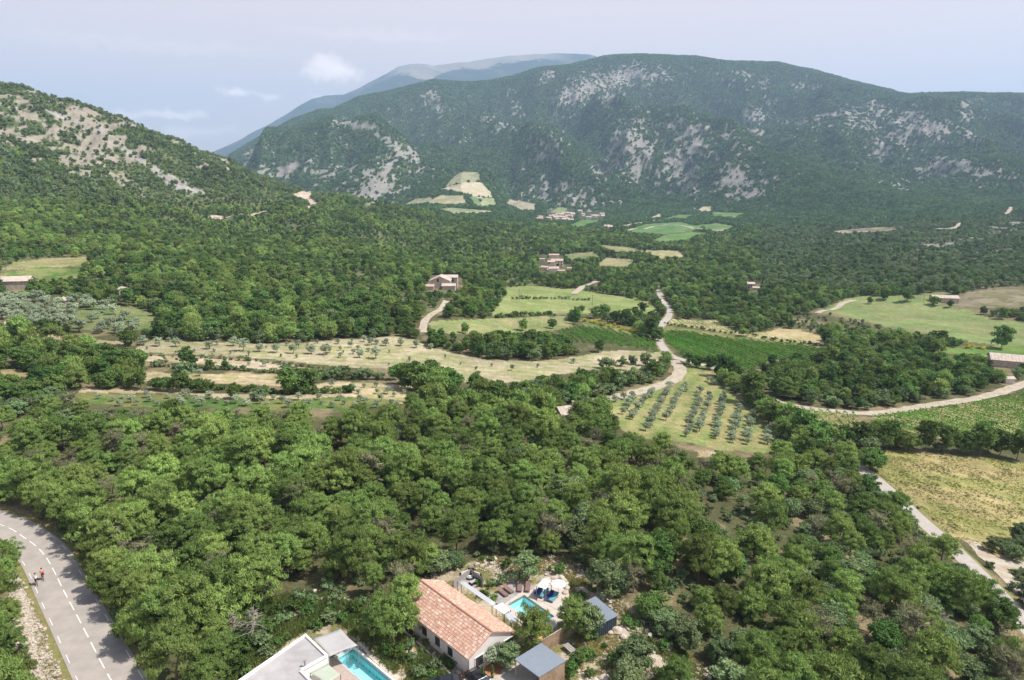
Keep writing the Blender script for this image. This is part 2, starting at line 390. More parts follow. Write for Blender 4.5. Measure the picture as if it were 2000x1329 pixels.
class MB:
    """collects plain solids into one mesh"""
    def __init__(s): s.v = []; s.f = []; s.m = []; s.cur = 0
    def add(s, vs, fs):
        n = len(s.v); s.v += [tuple(map(float, v)) for v in vs]
        for f in fs: s.f.append([n + i for i in f]); s.m.append(s.cur)
        return s
    def box(s, c, size, rz=0, tilt=0):
        cx, cy, cz = c; a, b, d = size[0] / 2, size[1] / 2, size[2] / 2
        co, si = math.cos(rz), math.sin(rz); ct, st = math.cos(tilt), math.sin(tilt)
        vs = []
        for z in (-d, d):
            for x, y in ((-a, -b), (a, -b), (a, b), (-a, b)):
                y2, z2 = y * ct - z * st, y * st + z * ct
                vs.append((cx + x * co - y2 * si, cy + x * si + y2 * co, cz + z2))
        return s.add(vs, [(3, 2, 1, 0), (4, 5, 6, 7), (0, 1, 5, 4), (1, 2, 6, 5), (2, 3, 7, 6), (3, 0, 4, 7)])
    def prism(s, poly, z0, z1):
        """polygon (list of xy, anticlockwise) pulled from z0 to z1 (numbers or lists)"""
        n = len(poly)
        a = z0 if hasattr(z0, '__len__') else [z0] * n; b = z1 if hasattr(z1, '__len__') else [z1] * n
        vs = [(p[0], p[1], a[i]) for i, p in enumerate(poly)] + [(p[0], p[1], b[i]) for i, p in enumerate(poly)]
        fs = [tuple(range(n - 1, -1, -1)), tuple(range(n, 2 * n))] + [(i, (i + 1) % n, n + (i + 1) % n, n + i) for i in range(n)]
        return s.add(vs, fs)
    def tube(s, p0, p1, r0, r1=None, n=7):
        r1 = r0 if r1 is None else r1
        p0 = Vector(p0); p1 = Vector(p1); d = (p1 - p0)
        if d.length < 1e-6: return s
        q = d.to_track_quat('Z', 'Y')
        vs = []
        for p, r in ((p0, r0), (p1, r1)):
            for k in range(n):
                a = 2 * math.pi * k / n
                vs.append(p + q @ Vector((r * math.cos(a), r * math.sin(a), 0)))
        return s.add(vs, [tuple(range(n - 1, -1, -1)), tuple(range(n, 2 * n))] + [(i, (i + 1) % n, n + (i + 1) % n, n + i) for i in range(n)])
    def mesh(s, name, mats, smooth=False):
        me = bpy.data.meshes.new(name); me.from_pydata(s.v, [], s.f)
        for m in (mats if isinstance(mats, (list, tuple)) else [mats]): me.materials.append(MATS[m] if isinstance(m, str) else m)
        me.polygons.foreach_set('material_index', s.m)
        me.polygons.foreach_set('use_smooth', [smooth] * len(s.f)); me.update()
        return me
    def build(s, name, mats, parent=None, loc=None, smooth=False, **k):
        return link(name, s.mesh(name, mats, smooth), parent, loc, **k)

def pip(px, py, poly):
    px = np.asarray(px); inside = np.zeros(px.shape, bool)
    n = len(poly)
    xs = [p[0] for p in poly]; ys = [p[1] for p in poly]
    box = (px >= min(xs)) & (px <= max(xs)) & (py >= min(ys)) & (py <= max(ys))
    if not box.any(): return inside
    qx = px[box]; qy = py[box]; r = np.zeros(qx.shape, bool)
    for i in range(n):
        x1, y1 = poly[i]; x2, y2 = poly[(i + 1) % n]
        if y1 == y2: continue
        c = ((y1 > qy) != (y2 > qy)) & (qx < (x2 - x1) * (qy - y1) / (y2 - y1) + x1)
        r ^= c
    inside[box] = r
    return inside

# ------------------------------------------------------------------ what lies where (outlines read off as seen, then laid on the ground)
OPEN = {  # name: (outline, soil colour A, soil colour B, noise scale m)
 'terrace_field': ([(245,687),(300,664),(400,668),(560,672),(700,661),(775,657),(805,661),(850,680),(900,692),(960,703),(1070,706),(1160,690),(1215,683),(1290,690),(1290,700),(1210,718),(1100,730),(1000,748),(905,745),(895,742),(790,728),(745,722),(650,714),(500,700),(300,690)], (.46,.39,.27), (.30,.30,.14), 5),
 'terrace_two': ([(285,696),(400,699),(520,709),(650,724),(650,732),(520,723),(400,712),(285,708)], (.52,.43,.31), (.40,.33,.2), 5),
 'terrace_three': ([(190,728),(330,728),(540,733),(600,752),(650,744),(740,750),(820,752),(830,775),(780,790),(700,782),(600,760),(520,754),(380,746),(225,745)], (.50,.40,.27), (.33,.30,.13), 5),
 'terrace_path': ([(150,760),(350,764),(500,772),(700,767),(700,774),(500,780),(350,770),(150,767)], (.50,.41,.28), (.42,.34,.2), 6),
 'green_terrace': ([(140,768),(350,772),(500,782),(700,774),(800,785),(690,802),(500,800),(330,795),(250,792),(150,785)], (.10,.17,.045), (.19,.20,.07), 8),
 'olive_meadow': ([(1180,778),(1250,757),(1320,738),(1345,703),(1380,715),(1400,740),(1430,770),(1460,790),(1500,830),(1535,872),(1500,885),(1400,880),(1350,865),(1290,860),(1240,850),(1200,830),(1190,800)], (.19,.24,.075), (.32,.29,.13), 7),
 'upper_meadow': ([(985,562),(1040,558),(1130,567),(1200,577),(1260,588),(1284,602),(1283,614),(1200,612),(1090,613),(960,619),(968,600),(990,575)], (.21,.27,.085), (.27,.30,.12), 14),
 'lower_meadow': ([(840,627),(900,624),(960,622),(1100,618),(1115,628),(1120,640),(1060,648),(1000,652),(890,652),(845,648),(838,640)], (.19,.25,.085), (.33,.29,.15), 10),
 'small_vineyard': ([(1090,647),(1130,637),(1180,641),(1260,662),(1280,668),(1285,688),(1240,680),(1180,672),(1110,668)], (.085,.11,.04), (.13,.14,.06), 4),
 'big_vineyard': ([(1296,652),(1312,646),(1350,650),(1420,661),(1500,669),(1600,682),(1645,692),(1560,697),(1510,703),(1480,716),(1450,728),(1436,712),(1390,708),(1330,694),(1303,672)], (.060,.095,.028), (.11,.125,.05), 5),
 'big_vineyard_verge': ([(1290,640),(1312,637),(1400,650),(1500,664),(1610,676),(1600,682),(1500,669),(1420,661),(1350,650),(1312,646),(1296,652)], (.12,.17,.05), (.24,.22,.09), 5),
 'young_vineyard': ([(1312,625),(1400,625),(1422,640),(1450,648),(1500,655),(1610,673),(1600,676),(1500,663),(1420,652),(1340,637),(1305,632)], (.42,.35,.2), (.33,.3,.15), 5),
 'young_vineyard_b': ([(1478,655),(1520,640),(1560,645),(1600,655),(1612,674),(1560,671)], (.45,.36,.21), (.36,.31,.15), 6),
 'vineyard_r1': ([(1540,795),(1600,803),(1665,809),(1700,840),(1640,850),(1580,820)], (.30,.26,.12), (.40,.30,.17), 4),
 'vineyard_r2': ([(1700,816),(1800,802),(1900,789),(2000,768),(2100,750),(2100,880),(2000,880),(1900,868),(1800,850),(1740,840)], (.20,.20,.08), (.38,.30,.17), 6),
 'dry_field': ([(1700,880),(1800,885),(1900,892),(2000,905),(2200,925),(2200,1140),(2000,1100),(1930,1090),(1900,1072),(1840,1030),(1790,990),(1735,945),(1712,915)], (.26,.27,.085), (.38,.31,.15), 9),
 'far_meadow': ([(1600,607),(1650,585),(1690,578),(1720,580),(1850,570),(1870,590),(1900,612),(1960,625),(2100,640),(2100,690),(1980,680),(1900,668),(1850,657),(1800,650),(1740,642),(1680,625)], (.24,.25,.11), (.19,.25,.09), 18),
 'vine_strip': ([(1790,690),(1850,680),(2000,676),(2100,678),(2100,706),(2000,704),(1940,698),(1900,692)], (.11,.19,.05), (.15,.22,.06), 10),
 'left_field': ([(0,527),(30,512),(90,505),(175,503),(160,518),(60,527)], (.33,.29,.15), (.24,.25,.1), 10),
 'left_vineyard': ([(0,540),(30,530),(90,520),(165,527),(155,545),(60,550),(0,548)], (.10,.18,.04), (.22,.24,.09), 6),
 'left_track_field': ([(60,647),(120,655),(240,668),(240,678),(130,668),(70,660)], (.38,.32,.2), (.25,.24,.1), 6),
 'left_gap': ([(0,720),(40,722),(60,735),(0,740)], (.42,.33,.2), (.3,.25,.12), 6),
 'mid_a': ([(1165,519),(1185,503),(1238,508),(1225,523)], (.26,.27,.12), (.33,.3,.16), 15),
 'mid_b': ([(1255,489),(1325,490),(1336,502),(1290,506)], (.28,.27,.12), (.40,.35,.2), 10),
 'mid_c': ([(1165,478),(1235,484),(1260,492),(1200,492)], (.24,.25,.11), (.3,.28,.14), 15),
 'mid_d': ([(1100,497),(1160,492),(1170,503),(1110,508)], (.16,.20,.08), (.25,.25,.12), 15),
 'green_a': ([(1108,442),(1135,430),(1175,430),(1168,438),(1130,447)], (.10,.20,.06), (.13,.22,.07), 20),
 'green_b': ([(1222,451),(1262,438),(1330,434),(1375,446),(1345,452),(1300,458),(1245,456)], (.10,.20,.06), (.14,.22,.08), 20),
 'green_c': ([(1275,470),(1300,459),(1350,453),(1385,455),(1345,468),(1290,474)], (.12,.22,.06), (.15,.23,.08), 20),
 'green_d': ([(1285,430),(1330,419),(1362,420),(1335,431)], (.10,.20,.06), (.14,.22,.08), 20),
 'green_e': ([(1390,414),(1458,417),(1440,425),(1440,430),(1392,424)], (.11,.21,.06), (.15,.22,.08), 20),
 'green_f': ([(1352,442),(1400,436),(1445,444),(1405,453)], (.11,.20,.06), (.15,.22,.08), 20),
 'green_g': ([(1180,446),(1235,437),(1262,434),(1240,443),(1195,448)], (.28,.28,.14), (.2,.24,.1), 20),
 'spur_terraces': ([(868,366),(886,346),(897,337),(935,336),(939,355),(905,357)], (.22,.25,.13), (.36,.33,.22), 12),
 'spur_tan': ([(860,370),(905,357),(939,356),(958,375),(960,383),(930,385),(880,372)], (.50,.44,.32), (.44,.40,.26), 30),
 'spur_b': ([(828,397),(860,382),(905,382),(912,400),(870,403)], (.36,.34,.19), (.40,.37,.23), 30),
 'spur_c': ([(785,403),(812,388),(850,385),(828,400)], (.36,.33,.22), (.22,.27,.12), 14),
 'spur_d': ([(915,385),(930,383),(946,406),(930,405)], (.15,.22,.09), (.20,.25,.12), 10),
 'spur_e': ([(933,386),(965,388),(970,402),(945,405)], (.25,.30,.14), (.30,.33,.17), 20),
 'spur_f': ([(985,398),(1000,390),(1045,398),(1046,412),(1020,413)], (.42,.36,.26), (.30,.28,.18), 12),
 'spur_g': ([(845,410),(880,406),(960,412),(960,418),(890,422)], (.34,.33,.2), (.2,.25,.12), 12),
 'village_green': ([(1073,416),(1092,404),(1110,406),(1100,417)], (.26,.28,.13), (.2,.26,.1), 20),
 'far_tan': ([(1358,413),(1375,403),(1392,405),(1385,415)], (.48,.40,.28), (.4,.34,.2), 20),
 'tan_b': ([(1268,428),(1290,416),(1292,424),(1275,430)], (.45,.38,.3), (.4,.34,.2), 20),
 'strip_right': ([(1625,452),(1690,446),(1750,444),(1748,450),(1650,457)], (.36,.31,.22), (.15,.14,.08), 14),
 'bare_right': ([(1810,590),(1870,575),(1960,560),(2050,558),(2050,600),(1960,600),(1880,605)], (.26,.22,.15), (.17,.16,.08), 8),
 'clear_a': ([(570,380),(588,374),(610,374),(606,386),(622,398),(606,400),(600,390),(580,386)], (.52,.43,.33), (.45,.36,.26), 15),
 'clear_b': ([(410,425),(415,421),(438,422),(436,428),(418,428)], (.50,.42,.33), (.45,.36,.26), 15),
 'olive_grove': ([(130,612),(200,596),(260,600),(305,612),(300,640),(200,650),(140,640)], (.13,.18,.06), (.2,.22,.09), 8),
 'orchard_edge': ([(1160,700),(1215,690),(1290,705),(1200,735),(1190,720)], (.50,.42,.32), (.4,.35,.22), 6),
 'clearing': ([(455,1205),(540,1165),(640,1160),(720,1195),(770,1235),(810,1250),(822,1140),(880,1100),(960,1092),(1100,1085),(1160,1140),(1215,1180),(1270,1250),(1330,1262),(1400,1329),(1420,1700),(380,1700),(420,1329),(470,1290)], (.20,.19,.075), (.44,.36,.25), 3.2),
 'road_side': ([(0,985),(60,1005),(110,1055),(165,1130),(225,1200),(290,1329),(320,1500),(100,1500),(60,1329),(30,1180),(25,1090),(0,1030)], (.33,.28,.17), (.22,.2,.1), 4),
 'glade_a': ([(1480,955),(1510,958),(1500,975),(1478,970)], (.42,.33,.23), (.35,.28,.16), 5),
 'glade_b': ([(1360,880),(1410,884),(1405,894),(1362,890)], (.42,.35,.25), (.35,.28,.16), 5),
 'broom_bank': ([(1130,622),(1180,628),(1250,645),(1230,655),(1150,640)], (.12,.17,.06), (.2,.2,.08), 5),
}
STRIPES = {'terrace_field': (6.5, .05), 'upper_meadow': (7, .05), 'lower_meadow': (5, -.1), 'spur_terraces': (26, 0), 'far_meadow': (16, -.25), 'mid_b': (14, 1.2), 'spur_d': (24, 1.3), 'spur_f': (20, 1.2), 'terrace_three': (6, .05), 'dry_field': (7, -.3), 'olive_meadow': (6, 1.1), 'young_vineyard_b': (4, .5)}
SCREE = [
 [(30,212),(75,228),(108,260),(120,273),(143,286),(182,309),(221,332),(250,342),(270,364),(292,384),(296,390),(253,374),(227,361),(195,345),(169,345),(130,335),(123,306),(91,286),(114,280),(84,251),(65,238),(49,231)],
]
RIDGES = [ [(205,270),(245,285),(292,318),(330,340),(360,352),(406,378),(383,384),(344,377),(309,348),(276,319),(228,290)],
           [(85,212),(150,232),(150,240),(110,228)], [(165,240),(205,250),(200,262),(170,250)] ]
ROCKS = [ # cx, cy, rx, ry, angle(deg), strength  (massif limestone outcrops, as seen)
 (1065,150,26,12,-10,.62),(1130,180,55,26,-32,.80),(1210,155,70,22,-12,.82),(1270,150,50,18,-8,.72),(1190,188,14,34,15,.72),(1005,215,14,16,0,.68),(950,235,14,12,0,.5),
 (1085,290,18,24,20,.66),(1060,300,20,18,0,.58),(1225,268,46,30,-20,.66),(1230,295,60,38,-25,.74),(1240,330,30,32,-50,.72),(1180,335,40,22,-20,.60),(1345,262,40,20,35,.68),
 (1355,285,46,26,30,.68),(1320,318,42,34,45,.78),(1340,345,40,26,45,.72),(1430,345,40,18,-25,.70),(1445,355,44,26,20,.72),(1480,385,28,14,35,.66),(1240,240,22,12,0,.6),
 (1480,228,24,14,-10,.70),(1485,258,20,14,-20,.68),(1430,270,22,12,0,.55),(1080,370,50,20,-5,.64),(1120,385,40,18,-10,.62),(1160,395,30,14,0,.62),(1040,375,26,10,0,.58),(1150,355,20,12,0,.5),
 (1700,210,36,12,10,.64),(1680,235,44,20,25,.56),(1780,240,70,24,12,.72),(1820,255,60,22,18,.78),(1765,268,40,20,0,.72),(1890,262,36,14,18,.66),(1720,290,30,22,45,.70),
 (1840,325,50,22,-5,.74),(1880,320,40,18,10,.70),(1930,335,46,16,15,.64),(1890,215,30,16,-50,.56),(1770,365,44,22,20,.46),(1580,168,34,10,5,.58),(1450,148,30,10,10,.55),(1490,160,16,8,0,.6),(1560,240,50,10,0,.5),
 (1620,228,40,6,-5,.52),(1440,300,30,20,0,.45),
 (735,355,56,30,20,.80),(715,385,44,20,10,.82),(760,330,22,30,-20,.76),(700,345,40,20,0,.62),(640,345,30,14,20,.55),(770,290,44,9,34,.86),(805,300,30,10,38,.82),(700,243,42,7,6,.88),(660,235,20,6,0,.6),(620,335,22,8,-10,.6),
 (570,330,40,7,-22,.95),(490,300,26,14,-25,.68),(500,335,20,8,0,.6),(845,190,18,18,-55,.66),(860,215,14,14,-60,.5),(745,270,20,22,20,.5),(830,335,26,14,0,.62),(980,250,20,10,0,.55),(900,270,30,10,0,.4),(1000,180,10,10,0,.4),
 (1850,478,70,9,-8,.92),(1800,486,30,6,0,.7),(1940,492,44,5,-8,.82),(1930,470,40,8,-5,.66),(1960,445,60,16,-8,.70),(1700,470,30,6,0,.5),(1870,438,14,6,-20,.7),(1970,420,16,10,0,.5),(1600,500,50,14,0,.42),(1900,520,60,14,0,.45),(1560,470,40,8,0,.4),
 (860,158,40,4,0,.3)]
def rockmask(px, py, X, Y):
    m = np.zeros(px.shape)
    jx = (fbm(X / 90, Y / 90, 71, 3) - .5) * 26; jy = (fbm(X / 90, Y / 90, 72, 3) - .5) * 18
    far = Y > 700
    for (cx, cy, rx, ry, a, s) in ROCKS:
        b = far & (np.abs(px - cx) < 2.4 * max(rx, ry)) & (np.abs(py - cy) < 2.4 * max(rx, ry))
        if not b.any(): continue
        ca, sa = math.cos(math.radians(a)), math.sin(math.radians(a))
        dx = (px[b] + jx[b] - cx); dy = (py[b] + jy[b] - cy)
        u = (dx * ca + dy * sa) / rx; v = (-dx * sa + dy * ca) / ry
        m[b] = np.maximum(m[b], s * np.exp(-(u * u + v * v) * .8))
    fl = np.clip((Y - 1300) / 1500, 0, 1)
    Zs = CAMH + slope_at(py) * Y
    th = fbm((X + .5 * Zs) / (9 + 5 * fl), (Zs * 1.3 - .35 * X) / (6 + 5 * fl), 81, 4, .6)
    Zs_ = CAMH + slope_at(py) * Y
    amb = (.36 + .5 * (fbm(X / 420, Zs_ / 160, 85, 2) - .4)) * (Y > 1900)
    th = .5 + (th - .5) * 2.3
    r = sstep(-.03, .05, (m + amb * .5) - (th * .86 + .245))
    return r * far * (Y < 5600)
def scree(px, py, X, Y):
    gate = (Y > 480) & (Y < 1230)
    jx = (fbm(X / 12, Y / 18, 91, 4) - .5) * 22; jy = (fbm(X / 12, Y / 18, 92, 4) - .5) * 16
    r = np.zeros(px.shape)
    for p in SCREE: r = np.maximum(r, pip(px + jx, py + jy, p) * sstep(.43, .49, fbm(X / 9, Y / 16, 93, 3)))
    # scattered stony patches over the upper slope
    lim = sstep(360, 300, py - .0 * px) * sstep(330, 200, px) + .5 * sstep(20, 0, np.abs(py - 200 - px * .28) - 22) * (px < 480)
    n = fbm(X / 16, Y / 34, 95, 4, .55)
    r = np.maximum(r, sstep(.575, .605, n * .86 + lim * .11) * np.clip(lim * 3, 0, 1))
    return r * gate
def ridge_rock(px, py, X, Y):
    gate = (Y > 480) & (Y < 1230)
    jx = (fbm(X / 14, Y / 14, 96, 3) - .5) * 18
    r = np.zeros(px.shape)
    for p in RIDGES: r = np.maximum(r, pip(px + jx, py + jx * .6, p) * 1.0)
    n = fbm(X / 9, Y / 16, 97, 3)
    return r * gate * sstep(.30, .42, n)

# ------------------------------------------------------------------ ground sheet
def ground_colour(X, Y, Z):
    px, py = project(X, Y, Z)
    c = np.zeros(X.shape + (3,))
    def mixin(w, col):
        w = np.asarray(w)[..., None]; c[:] = c * (1 - w) + np.array(col) * w
    n1 = fbm(X / 9, Y / 9, 101, 4); n2 = fbm(X / 3.1, Y / 3.1, 102, 3); n3 = fbm(X / 60, Y / 60, 103, 3)
    mixin(np.ones(X.shape), (.105, .105, .048))
    mixin(sstep(.5, .68, n1) * .8, (.27, .215, .125))
    mixin(sstep(1500, 2100, Y), (.072, .108, .048))
    mixin(sstep(450, 900, Y) * (px < 1000) * .7, (.075, .105, .040))
    mixin(sstep(450, 900, Y) * (px >= 1000) * .8, (.055, .075, .035))
    # bare grey-brown scrub on the right slope
    mixin(sstep(500, 800, Y) * (1 - sstep(1500, 2100, Y)) * (px > 1500) * sstep(.45, .62, n3) * .5, (.16, .14, .10))
    mixin((Y > 480) * (Y < 1250) * (px < 700) * (py < 420) * .8, (.085, .12, .045))
    mixin((Y > 345) * (Y < 1250) * (px < 1050) * sstep(.54, .62, fbm(X / 55, Y / 60, 221, 3)) * .7, (.155, .165, .075))
    for k, (poly, ca, cb, sc) in OPEN.items():
        j = 6 if Y.min() < 0 else 1
        e = np.clip(250 / Y, .25, 3)
        jx = (n2 - .5) * 14 * e; jy = (n1 - .5) * 8 * e
        b = pip(px + jx, py + jy, poly) & (Y < 2700)
        if k in ('clearing', 'road_side', 'dry_field'): b &= Y < 260
        if not b.any(): continue
        nn = fbm(X[b] / sc, Y[b] / sc, 111, 4)
        w = sstep(.42, .60, nn)
        if k in STRIPES:
            sp_, ang = STRIPES[k]; ca_, sa_ = math.cos(ang), math.sin(ang)
            ph = (-X[b] * sa_ + Y[b] * ca_) / sp_ + fbm(X[b] / 50, Y[b] / 50, 114, 2) * 1.5
            w = np.clip(w * .6 + .55 * (.5 + .5 * np.sin(2 * math.pi * ph)) * (.5 + nn), 0, 1)
        w = w[:, None]
        c[b] = np.array(ca) * (1 - w) + np.array(cb) * w
        if k == 'clearing':
            q = sstep(.55, .66, fbm(X[b] / 1.3, Y[b] / 1.3, 112, 3))[:, None]
            c[b] = c[b] * (1 - q * .6) + np.array((.52, .45, .35)) * q * .6
    r = rockmask(px, py, X, Y)
    gr = .85 + .3 * fbm(X / 20, Y / 20, 113, 2)
    mixin(r * .88, (.315, .29, .265))
    mixin(scree(px, py, X, Y) * .9, (.345, .30, .245))
    mixin(ridge_rock(px, py, X, Y), (.34, .32, .295))
    # far summit: blue forest low down, bare pale stones on top
    v = Y > 7000
    if v.any():
        mixin(v * 1.0, (.03, .05, .035))
        cr_ = sorted((a_, c_[1]) for a_, _b, c_ in RAILS[14] if c_[0] == 'y')
        dcr = py - np.interp(px, [q[0] for q in cr_], [q[1] for q in cr_]) + (fbm(X / 90, Y / 90, 124, 4) - .5) * 16
        top = 0 * py + sstep(160, 138, py + (fbm(X / 260, Y / 500, 121, 4) - .5) * 46 + np.abs(px - 830) * .10) * (px < 1130)
        dep = 3 + 20 * np.exp(-((px - 828) / 34) ** 2) + 7 * np.exp(-((px - 930) / 40) ** 2)
        bar = sstep(dep + 1, dep - 1, dcr) * sstep(745, 775, px) * sstep(1130, 1040, px)
        mixin(v * bar, (.27, .245, .215))
        st = sstep(.62, .66, fbm((X + .3 * Y) / 180, Y / 900, 123, 3))
        mixin(v * st * .2, (.3, .29, .27))
    c *= (gr * (.9 + .2 * n2) * .80)[..., None]
    return np.clip(c, 0.01, .8)
def make_ground():
    V = np.stack([GX, GY, GZ], -1).reshape(-1, 3)
    i, j = np.meshgrid(np.arange(NT - 1), np.arange(NY - 1), indexing='ij')
    a = (i * NY + j).ravel()
    Fq = np.stack([a, a + NY, a + NY + 1, a + 1], -1)
    me = mesh_np('ground', V, Fq, smooth=True, nv=4)
    col = ground_colour(GX, GY, GZ).reshape(-1, 3)
    at = me.color_attributes.new('soil', 'FLOAT_COLOR', 'POINT')
    at.data.foreach_set('color', np.concatenate([col, np.ones((len(col), 1))], 1).astype(np.float32).ravel())
    m = bpy.data.materials.new('ground'); m.use_nodes = True; nt = m.node_tree; b = nt.nodes['Principled BSDF']
    b.inputs['Roughness'].default_value = 1; b.inputs['Specular IOR Level'].default_value = .08
    att = nt.nodes.new('ShaderNodeAttribute'); att.attribute_name = 'soil'
    tc = nt.nodes.new('ShaderNodeTexCoord')
    out = att.outputs['Color']
    for sc, lo, hi in ((2.6, .55, 1.5), (.45, .78, 1.24), (.055, .82, 1.2)):
        n = nt.nodes.new('ShaderNodeTexNoise'); n.inputs['Scale'].default_value = sc; n.inputs['Detail'].default_value = 5; n.inputs['Roughness'].default_value = .7
        nt.links.new(tc.outputs['Object'], n.inputs['Vector'])
        r = nt.nodes.new('ShaderNodeMapRange'); r.inputs['From Min'].default_value = .3; r.inputs['From Max'].default_value = .7
        r.inputs['To Min'].default_value = lo; r.inputs['To Max'].default_value = hi
        nt.links.new(n.outputs['Fac'], r.inputs['Value'])
        mu = nt.nodes.new('ShaderNodeVectorMath'); mu.operation = 'SCALE'
        nt.links.new(out, mu.inputs[0]); nt.links.new(r.outputs[0], mu.inputs['Scale']); out = mu.outputs[0]
        if sc == 2.6:
            bp = nt.nodes.new('ShaderNodeBump'); bp.inputs['Distance'].default_value = .12; bp.inputs['Strength'].default_value = .7
            nt.links.new(n.outputs['Fac'], bp.inputs['Height']); nt.links.new(bp.outputs[0], b.inputs['Normal'])
    nt.links.new(out, b.inputs['Base Color'])
    me.materials.append(m)
    link('ground', me, kind='structure')
make_ground()

# ------------------------------------------------------------------ haze
hz = MB().box((0, 8000, 950), (56000, 20000, 2400))
hm = bpy.data.materials.new('haze'); hm.use_nodes = True
hm.node_tree.nodes.clear()
ho = hm.node_tree.nodes.new('ShaderNodeOutputMaterial'); hv = hm.node_tree.nodes.new('ShaderNodeVolumePrincipled')
hv.inputs['Color'].default_value = (.50, .70, .97, 1); hv.inputs['Density'].default_value = 8.8e-5; hv.inputs['Anisotropy'].default_value = 0.1
hm.node_tree.links.new(hv.outputs[0], ho.inputs['Volume'])
MATS['haze'] = hm
hz.build('haze', 'haze', kind='stuff')

# ------------------------------------------------------------------ tree shapes
def unit(n, r):
    v = r.normal(size=(n, 3)); return v / np.linalg.norm(v, axis=1)[:, None]
def tris(p, d, L, W, r, face=None):
    """n slim triangles on p, pointing along d, turned to face the given way"""
    n = len(p)
    if face is not None:
        f = face + unit(n, r) * .55; d = d - f * np.sum(d * f, 1)[:, None] / np.sum(f * f, 1)[:, None] * .75
        d /= np.linalg.norm(d, axis=1)[:, None] + 1e-9
    else: f = unit(n, r)
    s = np.cross(d, f); s /= np.linalg.norm(s, axis=1)[:, None] + 1e-9
    L = np.broadcast_to(L, (n,))[:, None]; W = np.broadcast_to(W, (n,))[:, None]
    a = p - s * W / 2 - d * L * .3; b = p + s * W / 2 - d * L * .3; c = p + d * L * .7
    return np.stack([a, b, c], 1).reshape(-1, 3)
def crown_points(r, n_cl, R, h0, h1, shape, cl_r):
    """centres of the foliage clumps over a lumpy dome"""
    out = []
    k = 0
    lob = [(math.cos(a) * R * .42 * q, math.sin(a) * R * .42 * q, q2) for a, q, q2 in zip(r.uniform(0, 6.28, 4), r.uniform(.4, 1.1, 4), r.uniform(-.25, .2, 4))]
    while len(out) < n_cl and k < 9000:
        k += 1
        u = r.uniform(-1, 1); a = r.uniform(0, 2 * math.pi)
        if shape == 'pine':
            z = abs(u) ** .8 * (1 if r.random() < .86 else -.35)
            rad = math.sqrt(max(0, 1 - min(1, abs(z)) ** 2.1))
        elif shape == 'cone':
            z = r.random() ** 1.1; rad = (1 - z) ** .75 * .95; z = z * 2 - 1
        else:
            z = u; rad = math.sqrt(max(0, 1 - z * z))
            if z < 0 and r.random() < .45: continue
        dep = 1 - .30 * r.random() ** 2
        q = lob[r.integers(0, 4)]
        x = math.cos(a) * rad * R * .74 * dep + q[0] * .8; y = math.sin(a) * rad * R * .74 * dep + q[1] * .8
        lo = h0 if shape != 'pine' else h0 + (h1 - h0) * .12
        if shape == 'pine': zz_ = lo + (h1 - lo) * max(-.1, z * .86 * dep + q[2] * .5 * rad)
        else: zz_ = h0 + (h1 - h0) * (.5 + .5 * z * dep * .9) + q[2] * (h1 - h0) * .16
        out.append((x, y, zz_, cl_r * r.uniform(.7, 1.3)))
    return np.array(out)
def make_crown(seed, R, h0, h1, shape, n_cl, per, L, W, cl_r, up=.5):
    r = np.random.default_rng(seed)
    C = crown_points(r, n_cl, R, h0, h1, shape, cl_r)
    n = len(C) * per
    ci = np.repeat(np.arange(len(C)), per)
    d = unit(n, r)
    d[:, 2] = np.where(r.random(n) < .7, np.abs(d[:, 2]), d[:, 2])
    q = r.random(n) ** .45
    flat = np.array([1, 1, .72])
    p = C[ci, :3] + d * flat * (C[ci, 3] * q)[:, None]
    dd = d + np.array([0, 0, up]) + unit(n, r) * .55
    dd /= np.linalg.norm(dd, axis=1)[:, None]
    cen0 = np.array([0, 0, h0 + (h1 - h0) * .3]); rel = (p - cen0) / np.array([R, R, (h1 - h0) * .7])
    rel /= np.linalg.norm(rel, axis=1)[:, None] + 1e-9
    fc = d * .8 + rel * .6 + np.array([0, 0, .25]); fc /= np.linalg.norm(fc, axis=1)[:, None] + 1e-9
    V = tris(p, dd, L * r.uniform(.7, 1.3, n), W * r.uniform(.7, 1.3, n), r, fc)
    # sparse inner twigs and old needles so the crown is not hollow
    m = max(12, n // 14)
    cen = np.array([0, 0, (h0 + h1) / 2])
    pi = cen + (C[r.integers(0, len(C), m), :3] - cen) * r.uniform(.15, .8, m)[:, None]
    V2 = tris(pi, unit(m, r), L * 2.4, W * 3.6, r)
    V = np.concatenate([V, V2])
    return V, C
def make_trunk(seed, C, h0, h1, r0, limbs=7, lean=.35):
    r = np.random.default_rng(seed + 99)
    m = MB()
    bx, by = r.uniform(-lean, lean, 2)
    pts = [Vector((0, 0, -.4)), Vector((bx * .3, by * .3, h0 * .5)), Vector((bx, by, h0)), Vector((bx * 1.2, by * 1.2, h0 + (h1 - h0) * .55))]
    rad = [r0, r0 * .8, r0 * .62, r0 * .25]
    for i in range(3): m.tube(pts[i], pts[i + 1], rad[i], rad[i + 1], 6)
    if limbs:
        for k in r.choice(len(C), min(limbs, len(C)), replace=False):
            c = Vector(C[k, :3]); s = pts[1].lerp(pts[3], r.uniform(.3, .9))
            mid = s.lerp(c, .5) + Vector((0, 0, -.15 * (c - s).length * .4))
            m.tube(s, mid, r0 * .32, r0 * .2, 4); m.tube(mid, c, r0 * .2, r0 * .06, 4)
    return m
